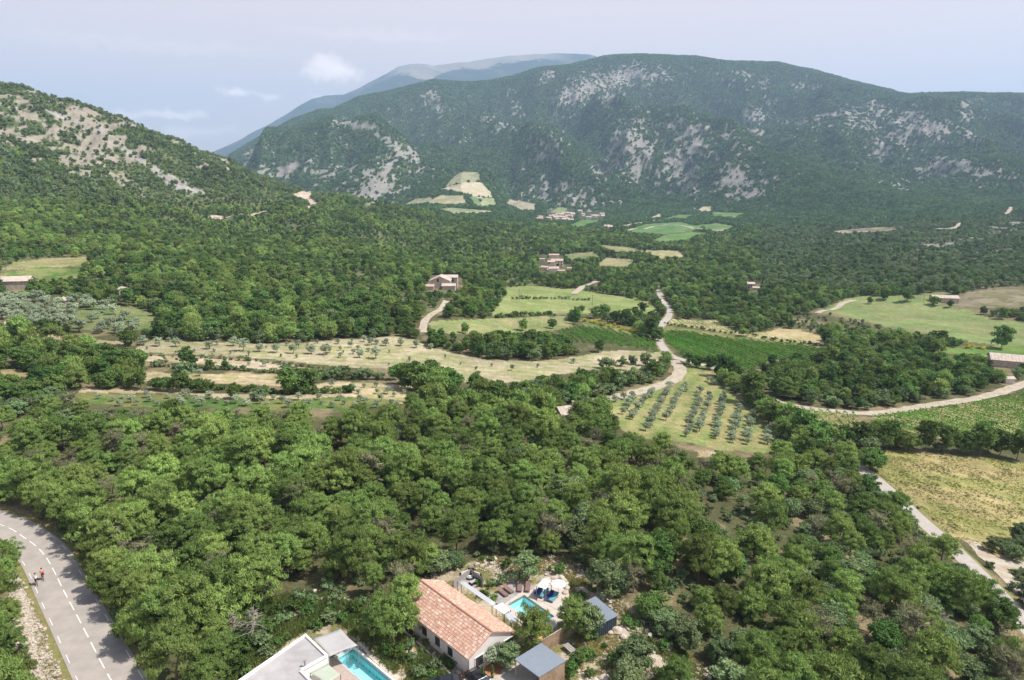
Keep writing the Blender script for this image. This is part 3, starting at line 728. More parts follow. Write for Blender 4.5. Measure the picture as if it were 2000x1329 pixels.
def tri_mesh(name, V, mname, mb=None):
    n = len(V) // 3
    Fc = np.arange(n * 3).reshape(-1, 3)
    if mb is None: return mesh_np(name, V, Fc, [mname])
    # trunk triangles joined in (far copies are one mesh)
    tv = np.array(mb.v); tf = []
    for f in mb.f:
        for k in range(1, len(f) - 1): tf.append((f[0], f[k], f[k + 1]))
    tf = np.array(tf) + n * 3
    return mesh_np(name, np.concatenate([V, tv]), np.concatenate([Fc, tf]), [mname, 'bark'], np.r_[np.zeros(n), np.ones(len(tf))].astype(int))

KIT = {}
# near, detailed: separate crown and trunk meshes, nominal crown radius 3.4 m
for k in range(7):
    h1 = [7.8, 8.6, 7.0, 9.4, 8.0, 6.6, 9.0][k]; R = [3.4, 3.2, 3.7, 3.3, 3.6, 3.1, 3.9][k]; h0 = h1 * [.30, .38, .25, .42, .33, .2, .40][k]
    V, C = make_crown(100 + k, R, h0, h1, 'pine', 92, 80, .46, .12, .62, 1.05)
    KIT.setdefault('pine_near', []).append((tri_mesh('pine_crown', V, 'pine_needles'), make_trunk(k, C, h0, h1, .20, 9, .8).mesh('pine_trunk', 'bark'), R, h1))
for k in range(1):      # half-dead grey pine
    V, C = make_crown(190, 2.9, 2.6, 7.2, 'pine', 34, 36, .5, .1, .7, .6)
    KIT['pine_near'].append((tri_mesh('dry_pine_crown', V, 'dry_needles'), make_trunk(190, C, 2.6, 7.4, .2, 26, .6).mesh('dry_pine_trunk', 'dead_wood'), 2.9, 7.2))
for k in range(5):
    h1 = [6.2, 5.2, 7.4, 6.6, 4.6][k]; R = [2.9, 3.0, 3.5, 3.2, 2.6][k]; h0 = h1 * .12
    V, C = make_crown(200 + k, R, h0, h1, 'round', 60, 90, .36, .26, .85, .25)
    KIT.setdefault('oak_near', []).append((tri_mesh('oak_crown', V, 'oak_leaves'), make_trunk(20 + k, C, h0 + .6, h1, .2, 7).mesh('oak_trunk', 'bark'), R, h1))
for k in range(5):
    h1 = [3.6, 3.0, 4.4, 4.0, 2.6][k]; R = [2.3, 2.2, 2.5, 2.7, 1.9][k]; h0 = .3
    V, C = make_crown(300 + k, R, h0, h1, 'round', 46, 80, .30, .20, .62, .25)
    KIT.setdefault('holm_near', []).append((tri_mesh('holm_crown', V, 'holm_leaves'), make_trunk(40 + k, C, .8, h1, .12, 6).mesh('holm_trunk', 'bark'), R, h1))
# middle distance, one mesh each
def kit(key, n, seed, dims, shape, ncl, per, L, W, clr, mname, trunk=True, up=.4):
    for k in range(n):
        h1, R, hf = dims[k % len(dims)]
        V, C = make_crown(seed + k, R, h1 * hf, h1, shape, ncl, per, L, W, clr, up)
        KIT.setdefault(key, []).append((tri_mesh(key, V, mname, make_trunk(seed + k, C, max(h1 * hf, .5), h1, .16, 0) if trunk else None), None, R, h1))
kit('pine_mid', 6, 400, [(8, 3.4, .3), (7, 3.6, .25), (9, 3.3, .4), (7.6, 3.0, .3)], 'pine', 40, 42, .95, .26, 1.1, 'pine_needles', True, .6)
kit('oak_mid', 6, 420, [(6.2, 2.9, .1), (7.4, 3.4, .1), (5.2, 3.0, .08), (8.2, 3.2, .12)], 'round', 40, 40, .62, .48, .95, 'oak_leaves')
kit('holm_mid', 5, 440, [(3.6, 2.3, .05), (4.4, 2.6, .05), (3.0, 2.3, .05)], 'round', 30, 34, .48, .36, .7, 'holm_leaves')
kit('olive', 6, 460, [(3.2, 1.55, .22), (2.8, 1.4, .22), (3.5, 1.75, .24), (2.5, 1.2, .25)], 'round', 30, 34, .34, .16, .45, 'olive_leaves')
kit('sapling', 4, 480, [(1.5, .55, .15), (1.2, .5, .15)], 'round', 10, 20, .26, .16, .25, 'olive_leaves')
kit('pine_far', 5, 500, [(8, 3.4, .25), (7, 3.5, .2), (9, 3.2, .3)], 'pine', 20, 14, 1.5, .85, 1.2, 'pine_needles', False, .5)
kit('oak_far', 5, 520, [(6.2, 3.0, .05), (7.4, 3.3, .05), (5.0, 3.2, .05)], 'round', 20, 14, 1.2, 1.0, 1.1, 'oak_leaves', False)
kit('holm_far', 4, 540, [(3.4, 2.4, 0), (4.0, 2.6, 0)], 'round', 14, 12, .95, .8, .8, 'holm_leaves', False)
kit('scrub', 5, 560, [(6.0, 4.4, -.1), (6.8, 4.8, -.1), (5.2, 4.2, -.1)], 'round', 12, 8, 2.4, 2.0, 1.7, 'far_scrub', False)
kit('bush', 5, 580, [(1.3, 1.0, 0), (1.0, .9, 0), (1.7, 1.2, 0)], 'round', 14, 22, .28, .2, .32, 'holm_leaves', False)
kit('green_bush', 4, 600, [(1.2, 1.0, 0), (1.0, .8, 0), (1.6, 1.2, 0)], 'round', 14, 22, .28, .2, .32, 'oak_leaves', False)
kit('broom', 3, 620, [(1.6, 1.3, 0), (1.3, 1.1, 0)], 'round', 14, 20, .3, .2, .4, 'broom_flowers', False)
kit('cypress', 2, 640, [(8, .8, .02), (6.5, .7, .02)], 'cone', 40, 26, .5, .25, .35, 'oak_leaves', True, 1.5)
def grass_tuft(seed, mname, n=26, h=.5, w=.06, spread=.45):
    r = np.random.default_rng(seed)
    p = np.c_[r.normal(0, spread * .5, (n, 2)), np.full(n, h * .25)]
    d = np.c_[r.normal(0, .35, (n, 2)), np.ones(n)]; d /= np.linalg.norm(d, axis=1)[:, None]
    return tri_mesh('grass_tuft', tris(p, d, h * r.uniform(.6, 1.3, n), w * r.uniform(.7, 1.5, n), r), mname)
for k in range(3): KIT.setdefault('tuft', []).append((grass_tuft(700 + k, 'grass_blades'), None, .4, .4))
for k in range(3): KIT.setdefault('green_tuft', []).append((grass_tuft(710 + k, 'green_grass', 30, .55, .09, .6), None, .4, .4))
def stones(seed):
    m = MB(); r = np.random.default_rng(seed)
    for k in range(5):
        x, y = r.normal(0, .3, 2); s = r.uniform(.06, .22)
        pts = [(x + s * math.cos(a) * r.uniform(.7, 1.2), y + s * math.sin(a) * r.uniform(.7, 1.2)) for a in np.linspace(0, 6.28, 6)[:-1]]
        m.prism(pts, -.1, [s * r.uniform(.3, .9) for _ in pts])
    return m.mesh('stones', 'limestone')
mat('limestone', (.50, .45, .38), .95, .2, 3, col2=(.42, .33, .25))
for k in range(4): KIT.setdefault('stones', []).append((stones(720 + k), None, .3, .2))

# ------------------------------------------------------------------ instanced stuff (uncountable cover): one object each, geometry nodes on a cloud of points
def scatter(name, key, X, Y, Z, S, RZ, SZ=None, label=None, sink=0.0):
    if len(X) == 0: return
    src = bpy.data.collections.new('source_' + name)
    for k, e in enumerate(KIT[key]):
        if e[1] is not None:          # detailed tree: crown with its trunk in one source mesh
            a, b = e[0], e[1]
            va = np.empty(len(a.vertices) * 3, np.float32); a.vertices.foreach_get('co', va)
            n3 = len(a.vertices) // 3
            mb = MB(); mb.v = [tuple(v.co) for v in b.vertices]; mb.f = [list(p.vertices) for p in b.polygons]
            me = tri_mesh(key, va.reshape(-1, 3), a.materials[0].name, mb)
        else: me = e[0]
        o = bpy.data.objects.new('%s_%02d' % (key, k), me); src.objects.link(o)
    n = len(X)
    V = np.stack([X, Y, np.asarray(Z) - sink], -1)
    me = bpy.data.meshes.new(name); me.vertices.add(n); me.vertices.foreach_set('co', V.astype(np.float32).ravel())
    def at(nm, tp, dat, f='value'):
        a = me.attributes.new(nm, tp, 'POINT'); a.data.foreach_set(f, np.asarray(dat, np.float32 if tp != 'INT' else np.int32).ravel())
    SZ = S if SZ is None else SZ
    at('sc', 'FLOAT_VECTOR', np.stack([S, S, SZ], -1), 'vector')
    at('rot', 'FLOAT_VECTOR', np.stack([rng.normal(0, .06, n), rng.normal(0, .06, n), RZ], -1), 'vector')
    at('pick', 'INT', rng.integers(0, len(KIT[key]), n))
    me.update()
    o = link(name, me, kind='stuff', label=label)
    ng = bpy.data.node_groups.new(name, 'GeometryNodeTree')
    ng.interface.new_socket('Geometry', in_out='INPUT', socket_type='NodeSocketGeometry')
    ng.interface.new_socket('Geometry', in_out='OUTPUT', socket_type='NodeSocketGeometry')
    N = ng.nodes
    gi = N.new('NodeGroupInput'); go = N.new('NodeGroupOutput')
    ci = N.new('GeometryNodeCollectionInfo'); ci.inputs['Collection'].default_value = src
    ci.inputs['Separate Children'].default_value = True; ci.inputs['Reset Children'].default_value = True
    ip = N.new('GeometryNodeInstanceOnPoints'); ip.inputs['Pick Instance'].default_value = True
    def na(nm, tp):
        a = N.new('GeometryNodeInputNamedAttribute'); a.data_type = tp; a.inputs['Name'].default_value = nm; return a.outputs['Attribute']
    ng.links.new(gi.outputs[0], ip.inputs['Points']); ng.links.new(ci.outputs[0], ip.inputs['Instance'])
    ng.links.new(na('sc', 'FLOAT_VECTOR'), ip.inputs['Scale'])
    e2 = N.new('FunctionNodeEulerToRotation'); ng.links.new(na('rot', 'FLOAT_VECTOR'), e2.inputs[0]); ng.links.new(e2.outputs[0], ip.inputs['Rotation'])
    ng.links.new(na('pick', 'INT'), ip.inputs['Instance Index'])
    ng.links.new(ip.outputs[0], go.inputs[0])
    md = o.modifiers.new('instances', 'NODES'); md.node_group = ng
    return o

# ------------------------------------------------------------------ ways (drawn before the trees so that nothing grows on them)
WAYS = []        # (world polyline Nx2, half width)
def way_pts(pix, step=2.0):
    w = np.array([G(*p)[:2] for p in pix])
    # smooth (Catmull-Rom) and resample
    out = []
    for i in range(len(w) - 1):
        p0 = w[max(i - 1, 0)]; p1 = w[i]; p2 = w[i + 1]; p3 = w[min(i + 2, len(w) - 1)]
        n = max(2, int(np.linalg.norm(p2 - p1) / step))
        for s in np.arange(n) / n:
            out.append(.5 * ((2 * p1) + (-p0 + p2) * s + (2 * p0 - 5 * p1 + 4 * p2 - p3) * s * s + (-p0 + 3 * p1 - 3 * p2 + p3) * s ** 3))
    out.append(w[-1])
    return np.array(out)
def offsets(w):
    d = np.gradient(w, axis=0); d /= np.linalg.norm(d, axis=1)[:, None] + 1e-9
    return np.stack([d[:, 1], -d[:, 0]], -1)
def ribbon(name, w, half, mname, lift, jag=0.0, nseg=6, crown=0.0, **k):
    nrm = offsets(w); n = len(w); V = []
    hl = np.full(n, half) + (vnoise(np.arange(n) * .45, np.zeros(n), 3) - .5) * 2 * jag; hr = np.full(n, half) + (vnoise(np.arange(n) * .45, np.ones(n) * 9, 4) - .5) * 2 * jag
    for s in np.linspace(-1, 1, nseg + 1):
        off = np.where(s < 0, s * hl, s * hr)
        q = w + nrm * off[:, None]
        V.append(np.c_[q, height(q[:, 0], q[:, 1]) + lift + crown * (1 - s * s)])
    V = np.stack(V, 1).reshape(-1, 3)
    i, j = np.meshgrid(np.arange(n - 1), np.arange(nseg), indexing='ij'); a = (i * (nseg + 1) + j).ravel()
    me = mesh_np(name, V, np.stack([a, a + 1, a + nseg + 2, a + nseg + 1], -1), [mname], smooth=True, nv=4)
    return link(name, me, kind=k.pop('kind', 'structure'), **k)
mat('asphalt_old', (.36, .318, .28), .92, .13, .5, bump=.004, col2=(.33, .295, .265))
mat('asphalt_lane', (.37, .335, .295), .92, .12, .7)
mat('road_paint', (.72, .70, .66), .7, .12, 3)
mat('track_stone', (.42, .37, .30), .95, .16, 1.2, bump=.02, col2=(.35, .28, .20))
mat('verge_gravel', (.42, .34, .27), .95, .3, 2.2, bump=.06, col2=(.55, .49, .42))
mat('verge_grass', (.22, .18, .075), .95, .3, 1.4, bump=.05, col2=(.17, .18, .06))
# main road: centre line from the painted dashes
ROAD = way_pts([(-260, 985), (-120, 992), (0, 1026), (48, 1052), (88, 1087), (127, 1160), (160, 1222), (195, 1290), (222, 1340), (262, 1420), (310, 1520)], 1.0)
ROAD_HALF = 3.25
WAYS.append((ROAD, ROAD_HALF + .9))
LANE = way_pts([(1284,560),(1290,580),(1302,598), (1308, 608), (1304, 622), (1290, 638), (1284, 652), (1290, 672), (1300, 686), (1318, 699), (1350, 708), (1412, 726), (1482, 772), (1545, 815), (1602, 850), (1645, 880), (1668, 905), (1715, 942), (1750, 972), (1790, 1010), (1850, 1062), (1905, 1115), (1950, 1162), (1990, 1205), (2060, 1290), (2140, 1400)], 2.0)
TRACK = way_pts([(1316, 704), (1328, 720), (1322, 738), (1290, 754), (1250, 765), (1200, 777), (1160, 782)], 1.5)
TRACK_R = way_pts([(1500, 776), (1530, 789), (1600, 801), (1660, 806), (1720, 807), (1800, 795), (1880, 783), (1940, 771), (2000, 750), (2060, 730)], 1.5)
TRACK_M = way_pts([(872, 588), (868, 596), (858, 607), (842, 616), (830, 628), (826, 643), (828, 650)], 2.0)
TRACK_F = way_pts([(1595, 612), (1625, 606), (1640, 598), (1655, 590), (1672, 588)], 3.0)
PATH_N = way_pts([(1205, 1225), (1225, 1243), (1255, 1268), (1290, 1296), (1330, 1322), (1380, 1352)], 1.0)
WAYS += [(TRACK, 3.2), (TRACK_R, 3.0), (TRACK_M, 2.6), (TRACK_F, 4.0), (PATH_N, 1.2)]
LANE_A = LANE[LANE[:, 1] > 190]; LANE_B = LANE
_lp = project(LANE[:, 0], LANE[:, 1], height(LANE[:, 0], LANE[:, 1]))
WAYS.append((LANE[_lp[1] < 703], 2.4)); WAYS.append((LANE[_lp[1] > 915], 2.4)); LANE_HID = LANE[(_lp[1] >= 700) & (_lp[1] <= 918)]
ribbon('main_road', ROAD, ROAD_HALF, 'asphalt_old', .09, 0, 8, .04)
ribbon('road_verge', ROAD, ROAD_HALF + .85, 'verge_grass', .045, .35, 8)
ribbon('country_lane', LANE, 2.0, 'asphalt_lane', .12, .08, 4)
ribbon('lane_verge', LANE, 2.9, 'verge_grass', .06, .5, 4)
ribbon('gravel_track', TRACK, 2.6, 'track_stone', .10, .5, 4)
ribbon('gravel_track', TRACK_R, 2.2, 'track_stone', .10, .4, 4)
ribbon('gravel_track', TRACK_M, 1.8, 'track_stone', .12, .2, 4)
ribbon('gravel_track', TRACK_F, 2.0, 'track_stone', .2, .3, 4)
ribbon('gravel_path', PATH_N, .8, 'track_stone', .05, .4, 4)
for nm, pix, hw in [('gravel_track', [(1190,446),(1230,440),(1262,434),(1290,431)], 5), ('gravel_track', [(1215,452),(1300,440),(1340,443),(1370,449),(1420,450)], 3.0),
                    ('gravel_track', [(420,425),(470,420),(520,413),(575,410),(606,404)], 2.2), ('gravel_track', [(1120,575),(1140,560),(1160,553),(1166,550)], 2.6),
                    ('gravel_track', [(858,371),(880,372),(930,386),(960,384)], 3.0), ('gravel_track', [(965,385),(985,400),(1000,412)], 2.5),
                    ('gravel_track', [(1830,447),(1860,446),(1878,436)], 4), ('gravel_track', [(1965,419),(1972,412),(1976,405)], 4), ('gravel_track', [(1345,443),(1380,449),(1440,447)], 2.5),
                    ('gravel_track', [(10,612),(16,628),(14,640)], 1.3)]:
    w = way_pts(pix, 6.0); WAYS.append((w, hw + 1.5)); ribbon(nm, w, hw, 'track_stone', .35, .3, 3)
SPUR_R = way_pts([(1925, 1092), (1965, 1100), (2010, 1108), (2080, 1120)], 1.0)
ribbon('gravel_track', SPUR_R, 3.0, 'track_stone', .08, .6, 4); WAYS.append((SPUR_R, 3.4))
ribbon('gravel_track', way_pts([(1885,1060),(1925, 1100), (1965, 1142), (2005, 1182), (2050, 1240)], 1.0) + np.array([1.9, .9]), 1.6, 'track_stone', .085, .5, 4)
# painted dashes (each a thin sheet on the road)
def dashes(off, start, length, gap, width, name='lane_dash'):
    nrm = offsets(ROAD); w = ROAD + nrm * off
    s = np.r_[0, np.cumsum(np.linalg.norm(np.diff(ROAD, axis=0), axis=1))]
    a = start; first = None
    while a + length < s[-1]:
        q = np.linspace(a, a + length, 5)
        cx = np.interp(q, s, w[:, 0]); cy = np.interp(q, s, w[:, 1]); nx = np.interp(q, s, nrm[:, 0]); ny = np.interp(q, s, nrm[:, 1])
        V = []
        for k in range(5):
            for sg in (-1, 1):
                x = cx[k] + sg * nx[k] * width / 2; y = cy[k] + sg * ny[k] * width / 2
                V.append((x, y, float(height(x, y)) + .098 + .04 * (1 - (off / ROAD_HALF) ** 2)))
        Fc = [(2 * k, 2 * k + 1, 2 * k + 3, 2 * k + 2) for k in range(4)]
        a += length + gap
        px, py = project(cx[2], cy[2], 0.0)
        if px < -10 or py > 1345: continue
        PAINT.append((name, V, Fc))
PAINT = []
dashes(0, 1.0, 2.6, 1.35, .13); dashes(2.85, 1.6, 2.0, 3.0, .09); dashes(-2.85, .7, 2.0, 3.0, .09)
mk = empty('road_marking', (0, 0, 0), label='white broken centre and edge lines painted on the grey road', cat='road marking')
for (nm, V, Fc) in PAINT:
    link('dash', mesh_np('dash', V, Fc, ['road_paint'], nv=4), mk)

# ------------------------------------------------------------------ vegetation: candidate places
def vis_table():
    s = (GZ - CAMH) / GY
    cm = np.maximum.accumulate(s, axis=1)
    return s - cm            # 0 where visible
VIS = vis_table()
def visible(X, Y, extra):
    t = np.clip(X / Y, TN[0], TN[-1]); i = np.clip(np.searchsorted(TN, t) - 1, 0, NT - 1); j = np.clip(np.searchsorted(YS, Y) - 1, 0, NY - 1)
    return VIS[i, j] > -extra / Y
def candidates(Y0, Y1, sp, tmax=.84, tmin=None):
    ys = np.arange(Y0, Y1, sp * .87); out = []
    tmin = -tmax if tmin is None else tmin
    for k, y in enumerate(ys):
        xs = np.arange(tmin * y, tmax * y, sp) + (k % 2) * sp / 2
        out.append(np.c_[xs, np.full(len(xs), y)])
    p = np.concatenate(out); p += rng.uniform(-.42, .42, p.shape) * sp
    return p[:, 0], p[:, 1]
def on_way(X, Y, extra):
    r = np.zeros(len(X), bool)
    for w, hw in WAYS + [(LANE_HID, 2.2)]:
        m = hw + extra
        b = (X > w[:, 0].min() - m) & (X < w[:, 0].max() + m) & (Y > w[:, 1].min() - m) & (Y < w[:, 1].max() + m)
        idx = np.nonzero(b)[0]
        if len(idx) == 0: continue
        ww = w[::2]
        for c in range(0, len(idx), 4000):
            q = idx[c:c + 4000]
            d = np.min((X[q, None] - ww[None, :, 0]) ** 2 + (Y[q, None] - ww[None, :, 1]) ** 2, axis=1)
            r[q] |= d < m * m
    return r
HOUSE_BOXES = [(836, 538, 902, 569), (1052, 498, 1100, 534), (1100, 516, 1118, 530), (1456, 550, 1482, 571), (1820, 576, 1862, 594), (1942, 700, 2010, 722), (1960, 738, 1985, 752), (-5, 538, 47, 566),
               (1094, 804, 1138, 815), (1068, 408, 1124, 434), (1128, 412, 1180, 430), (1048, 420, 1066, 433), (114, 583, 130, 596), (232, 564, 250, 575)]
NEAR_ONLY = ('clearing', 'road_side', 'dry_field')
def blocked(X, Y, Z, h, R, names=None, tops=True):
    """does the tree stand on, or hide from the drone, an open surface?"""
    r = np.zeros(len(X), bool)
    pts = [(0, 0.0)] + ([(0, .55), (0, .85), (-.6, .5), (.6, .5)] if tops else [])
    for dx, f in pts:
        px, py = project(X + dx * R, Y, Z + f * h)
        for k, (poly, *_r) in OPEN.items():
            if names and k not in names: continue
            b = pip(px, py, poly)
            if k in NEAR_ONLY: b &= Y < 260
            if k == 'clearing' and f > .6: continue
            r |= b
        for (x0, y0, x1, y1) in HOUSE_BOXES: r |= (px > x0) & (px < x1) & (py > y0) & (py < y1)
        if f > 0:
            for w, hw in WAYS[1:]:
                if hw < 1.5: continue
                zz_ = height(w[:, 0], w[:, 1]); wx, wy = project(w[:, 0], w[:, 1], zz_)
                zc = w[:, 1] * CP - (zz_ - CAMH) * SP
                b = (px > wx.min() - 5) & (px < wx.max() + 5) & (py > wy.min() - 5) & (py < wy.max() + 5) & ~r
                idx = np.nonzero(b)[0]
                for c in range(0, len(idx), 3000):
                    q = idx[c:c + 3000]
                    dx_ = (px[q, None] - wx[None]) * zc[None] / F; dy_ = (py[q, None] - wy[None]) * zc[None] / F * 2.2
                    d = dx_ ** 2 + dy_ ** 2
                    near = (np.abs(Y[q, None] - w[None, :, 1]) < 25)
                    r[q] |= np.min(np.where(near, d, 1e9), axis=1) < (hw * .8) ** 2
    return r
TREES = []      # rows: kind, x, y, z, scale, rz, lodkey
def put(key, X, Y, S):
    Z = height(X, Y)
    TREES.append((key, np.asarray(X, float), np.asarray(Y, float), Z, np.asarray(S, float)))

# --- old olive grove
GROVE = [(-20, 590), (60, 585), (200, 596), (290, 640), (260, 664), (120, 652), (-20, 640)]
X, Y = candidates(200, 400, 6.0, .84); Z = height(X, Y); px, py = project(X, Y, Z)
k = pip(px, py, GROVE) & ~(pip(px, py, OPEN['olive_grove'][0]) & (rng.random(len(X)) < .55))
OLIVE_GROVE = (X[k], Y[k], 1.25 + .5 * rng.random(int(k.sum())))
# --- near belts
for (Y0, Y1, sp) in ((48, 175, 4.35), (175, 345, 4.3)):
    X, Y = candidates(Y0, Y1, sp, .9); Z = height(X, Y)
    px, py = project(X, Y, Z)
    n = len(X); u = rng.random(n); sz = rng.uniform(.45, 1.02, n)
    big = fbm(X / 26, Y / 26, 201, 3)
    sz *= .8 + .5 * big
    right = sstep(1180, 1480, px + (py - 900) * .6)           # mixed wood on the right
    pine_p = .93 - .36 * right
    pine_p = np.where(py < 800, .20, pine_p)
    pine_p = np.where((px < 260) & (py < 860), .25, pine_p)
    is_pine = u < pine_p
    is_holm = ~is_pine & (rng.random(n) < np.where(py < 790, .25, .72))
    dens = np.where((right > .3) & (py > 880), .86, .98)
    gap = fbm(X / 13, Y / 13, 205, 3)
    keep = (rng.random(n) < dens) & ~((right > .4) & (gap > .66) & (py > 890)) & ~((gap > .70) & (py > 820))
    h = np.where(is_pine, 8, 6.0) * sz; R = 3.3 * sz
    keep &= visible(X, Y, 14) & (py < 1700) & ~pip(px, py, GROVE)
    X, Y, Z, sz, is_pine, is_holm, h, R, px, py = [a[keep] for a in (X, Y, Z, sz, is_pine, is_holm, h, R, px, py)]
    bad = blocked(X, Y, Z, h, R) | on_way(X, Y, np.minimum(1.2, 1.2))
    # the big tiled-house grounds keep only hand-placed trees
    ok = ~bad
    lod = 'near' if Y1 <= 175 else 'mid'
    for nm, m in (('pine', is_pine), ('holm', is_holm), ('oak', ~is_pine & ~is_holm)):
        s = ok & m
        put(nm + '_' + lod, X[s], Y[s], sz[s] * (1.25 if nm == 'holm' else 1.0) * (.95 if nm == 'oak' else 1))
# --- middle distance
for (Y0, Y1, sp, ext) in ((345, 700, 4.7, 14), (700, 1300, 6.0, 14)):
    X, Y = candidates(Y0, Y1, sp, .84); Z = height(X, Y); px, py = project(X, Y, Z)
    k = visible(X, Y, ext); X, Y, Z, px, py = X[k], Y[k], Z[k], px[k], py[k]
    n = len(X); lf = sstep(1000, 700, px)
    clump = fbm(X / 70, Y / 70, 211, 3)
    pine_p = np.where(lf > .5, .30 + .9 * (clump - .38), .22)
    pine_p = np.where((px < 450) & (py < 470) & (py > 390), .55, pine_p)
    scrubby = (fbm(X / 55, Y / 60, 221, 3) > .56) & (px < 1050)
    up = (px < 640) & (py < 400 - 0 * px)                      # scrub on the upper slope
    pine_p = np.where(up, .40, pine_p)
    grove = pip(px, py, GROVE)
    young = pip(px, py, [(1520, 620), (1620, 612), (1700, 630), (1780, 648), (1860, 665), (1880, 690), (1700, 700), (1600, 690)])
    shrubland = (px > 1480) & (py < 570)
    u = rng.random(n)
    is_pine = (u < np.where(scrubby, .12, pine_p)) & ~grove & ~young & ~shrubland
    is_holm = ~is_pine & ((rng.random(n) < .38) | (up & (rng.random(n) < .4)) | young | (shrubland & (rng.random(n) < .75)))
    sz = rng.uniform(.55, 1.1, n) * np.where(is_holm, 1.0, .88)
    sz = np.where(up, sz * np.where(is_holm, 1.4, .66), sz); sz = np.where(young, sz * .55, sz); sz = np.where(scrubby, sz * .72, sz)
    keep = ~grove & ~(scrubby & (rng.random(n) < .18))
    p2 = project(X, Y, Z + 2.2)
    sc = np.maximum(scree(px, py, X, Y), ridge_rock(px, py, X, Y) * .8); sc = np.maximum(sc, np.maximum(scree(p2[0], p2[1], X, Y), ridge_rock(p2[0], p2[1], X, Y)) * .7)
    keep &= ~((sc > .4) & (rng.random(n) < .88))
    keep &= ~(shrubland & (rng.random(n) < .22)) & ~(young & (rng.random(n) < .35))
    rk = np.maximum(rockmask(px, py, X, Y), rockmask(p2[0], p2[1], X, Y)); keep &= ~((rk > .35) & (rng.random(n) < .94))
    h = np.where(is_pine, 8, np.where(is_holm, 3.6, 6.3)) * sz
    idx = np.nonzero(keep)[0]
    bad = blocked(X[idx], Y[idx], Z[idx], h[idx], 3 * sz[idx]) | on_way(X[idx], Y[idx], 1.0)
    idx = idx[~bad]
    lod = 'mid' if Y1 <= 700 else 'far'
    for nm, m in (('pine', is_pine), ('holm', is_holm & ~grove), ('oak', ~is_pine & ~is_holm & ~grove)):
        s = idx[m[idx]]
        put(nm + '_' + lod, X[s], Y[s], sz[s] * (1.15 if lod == 'far' else 1))
# --- far slopes
for (Y0, Y1, sp, s0) in ((1300, 2100, 7.0, .72), (2100, 4750, 9.5, .95)):
    X, Y = candidates(Y0, Y1, sp, .82); Z = height(X, Y); px, py = project(X, Y, Z)
    n = len(X)
    rk = rockmask(px, py, X, Y)
    k = visible(X, Y, 22) & ~((rk > .3) & (rng.random(n) < .74 + .2 * (rk > .75))) & (px > -60) & (px < 2060)
    idx = np.nonzero(k)[0]
    bad = blocked(X[idx], Y[idx], Z[idx], np.full(len(idx), 4.0), np.full(len(idx), 3.), tops=False) | on_way(X[idx], Y[idx], 2)
    idx = idx[~bad]
    put('scrub', X[idx], Y[idx], s0 * rng.uniform(.55, 1.25, len(idx)))

# ------------------------------------------------------------------ hand-placed trees and hedges
SPECIAL = []   # (kit key, x, y, scale, name, label, group)
def tree_at(key, px, py, s, name, label, group=None, zs=None):
    """px, py: where the foot of the tree stands"""
    g = G(px, py); SPECIAL.append((key, g[0], g[1], s, name, label, group, zs))
HEDGE_GROUPS = {}
def hedge(pix, key, spacing, s, name, label, group, jit=.5, sj=.3):
    w = np.array([G(*p)[:2] for p in pix]); L = np.r_[0, np.cumsum(np.linalg.norm(np.diff(w, axis=0), axis=1))]
    for a in np.arange(0, L[-1], spacing):
        x = np.interp(a, L, w[:, 0]) + rng.normal(0, jit); y = np.interp(a, L, w[:, 1]) + rng.normal(0, jit)
        SPECIAL.append((key, x, y, s * rng.uniform(1 - sj, 1 + sj), name, label, group, None))
# tiled house surroundings
H1 = 'green pine tree '
tree_at('pine_near', 770, 1262, .85, 'pine_tree', 'bushy pine standing at the left corner of the tiled house')
tree_at('pine_near', 1042, 1262, .78, 'pine_tree', 'bright pine between the tiled house and the wooden fence, hiding the pool corner')
tree_at('pine_near', 1122, 1240, .84, 'pine_tree', 'tall pine at the end of the wooden fence beside the grey shed')
tree_at('holm_near', 1143, 1246, .95, 'holm_oak', 'dark holm oak growing under the pine at the end of the wooden fence')
tree_at('holm_near', 1030, 1134, .95, 'holm_oak', 'round holm oak on the dry ground above the brown sun loungers')
tree_at('holm_near', 1182, 1160, 1.1, 'holm_oak', 'pale holm oak on the dry slope behind the grey shed')
tree_at('holm_near', 1212, 1158, .8, 'holm_oak', 'small holm oak on the dry grass right of the grey shed roof')
tree_at('holm_near', 990, 1306, .72, 'holm_oak', 'rounded holm oak beside the grey carport, in front of the white gable')
tree_at('olive', 966, 1300, 1.05, 'olive_tree', 'slim olive tree in front of the white gable of the tiled house')
tree_at('cypress', 961, 1324, .28, 'cypress_tree', 'small pointed cypress in the gravel court below the white gable')
tree_at('cypress', 943, 1338, .30, 'cypress_tree', 'small cypress by the drive at the bottom edge below the white gable')
tree_at('holm_near', 1243, 1312, 1.0, 'holm_oak', 'dense holm oak beside the stony path right of the carport')
tree_at('holm_near', 1222, 1340, .9, 'holm_oak', 'holm oak at the bottom edge right of the carport')
tree_at('holm_near', 1330, 1262, 1.0, 'holm_oak', 'round holm oak between the stony path and the wood on the right')
tree_at('holm_near', 1290, 1235, .9, 'holm_oak', 'grey green holm oak upslope of the stony path')
tree_at('pine_near', 1468, 1335, .85, 'pine_tree', 'round pine standing alone right of the dry grass near the bottom edge')
tree_at('pine_near', 1320, 1352, .6, 'pine_tree', 'pine at the bottom edge between the path and the dry grass')
tree_at('holm_near', 860, 1120, 1.0, 'holm_oak', 'pale holm oak behind the far end of the tiled roof')
tree_at('holm_near', 885, 1108, .8, 'holm_oak', 'holm oak between the tiled roof and the lounge deck')
tree_at('green_bush', 938, 1141, .9, 'garden_shrub', 'bright green shrub at the corner of the lounge deck')
tree_at('green_bush', 948, 1166, .9, 'garden_shrub', 'green shrub between the grey awning and the stone terrace, nearest the deck')
tree_at('green_bush', 962, 1176, .9, 'garden_shrub', 'green shrub between the grey awning and the stone terrace, nearest the white sail')
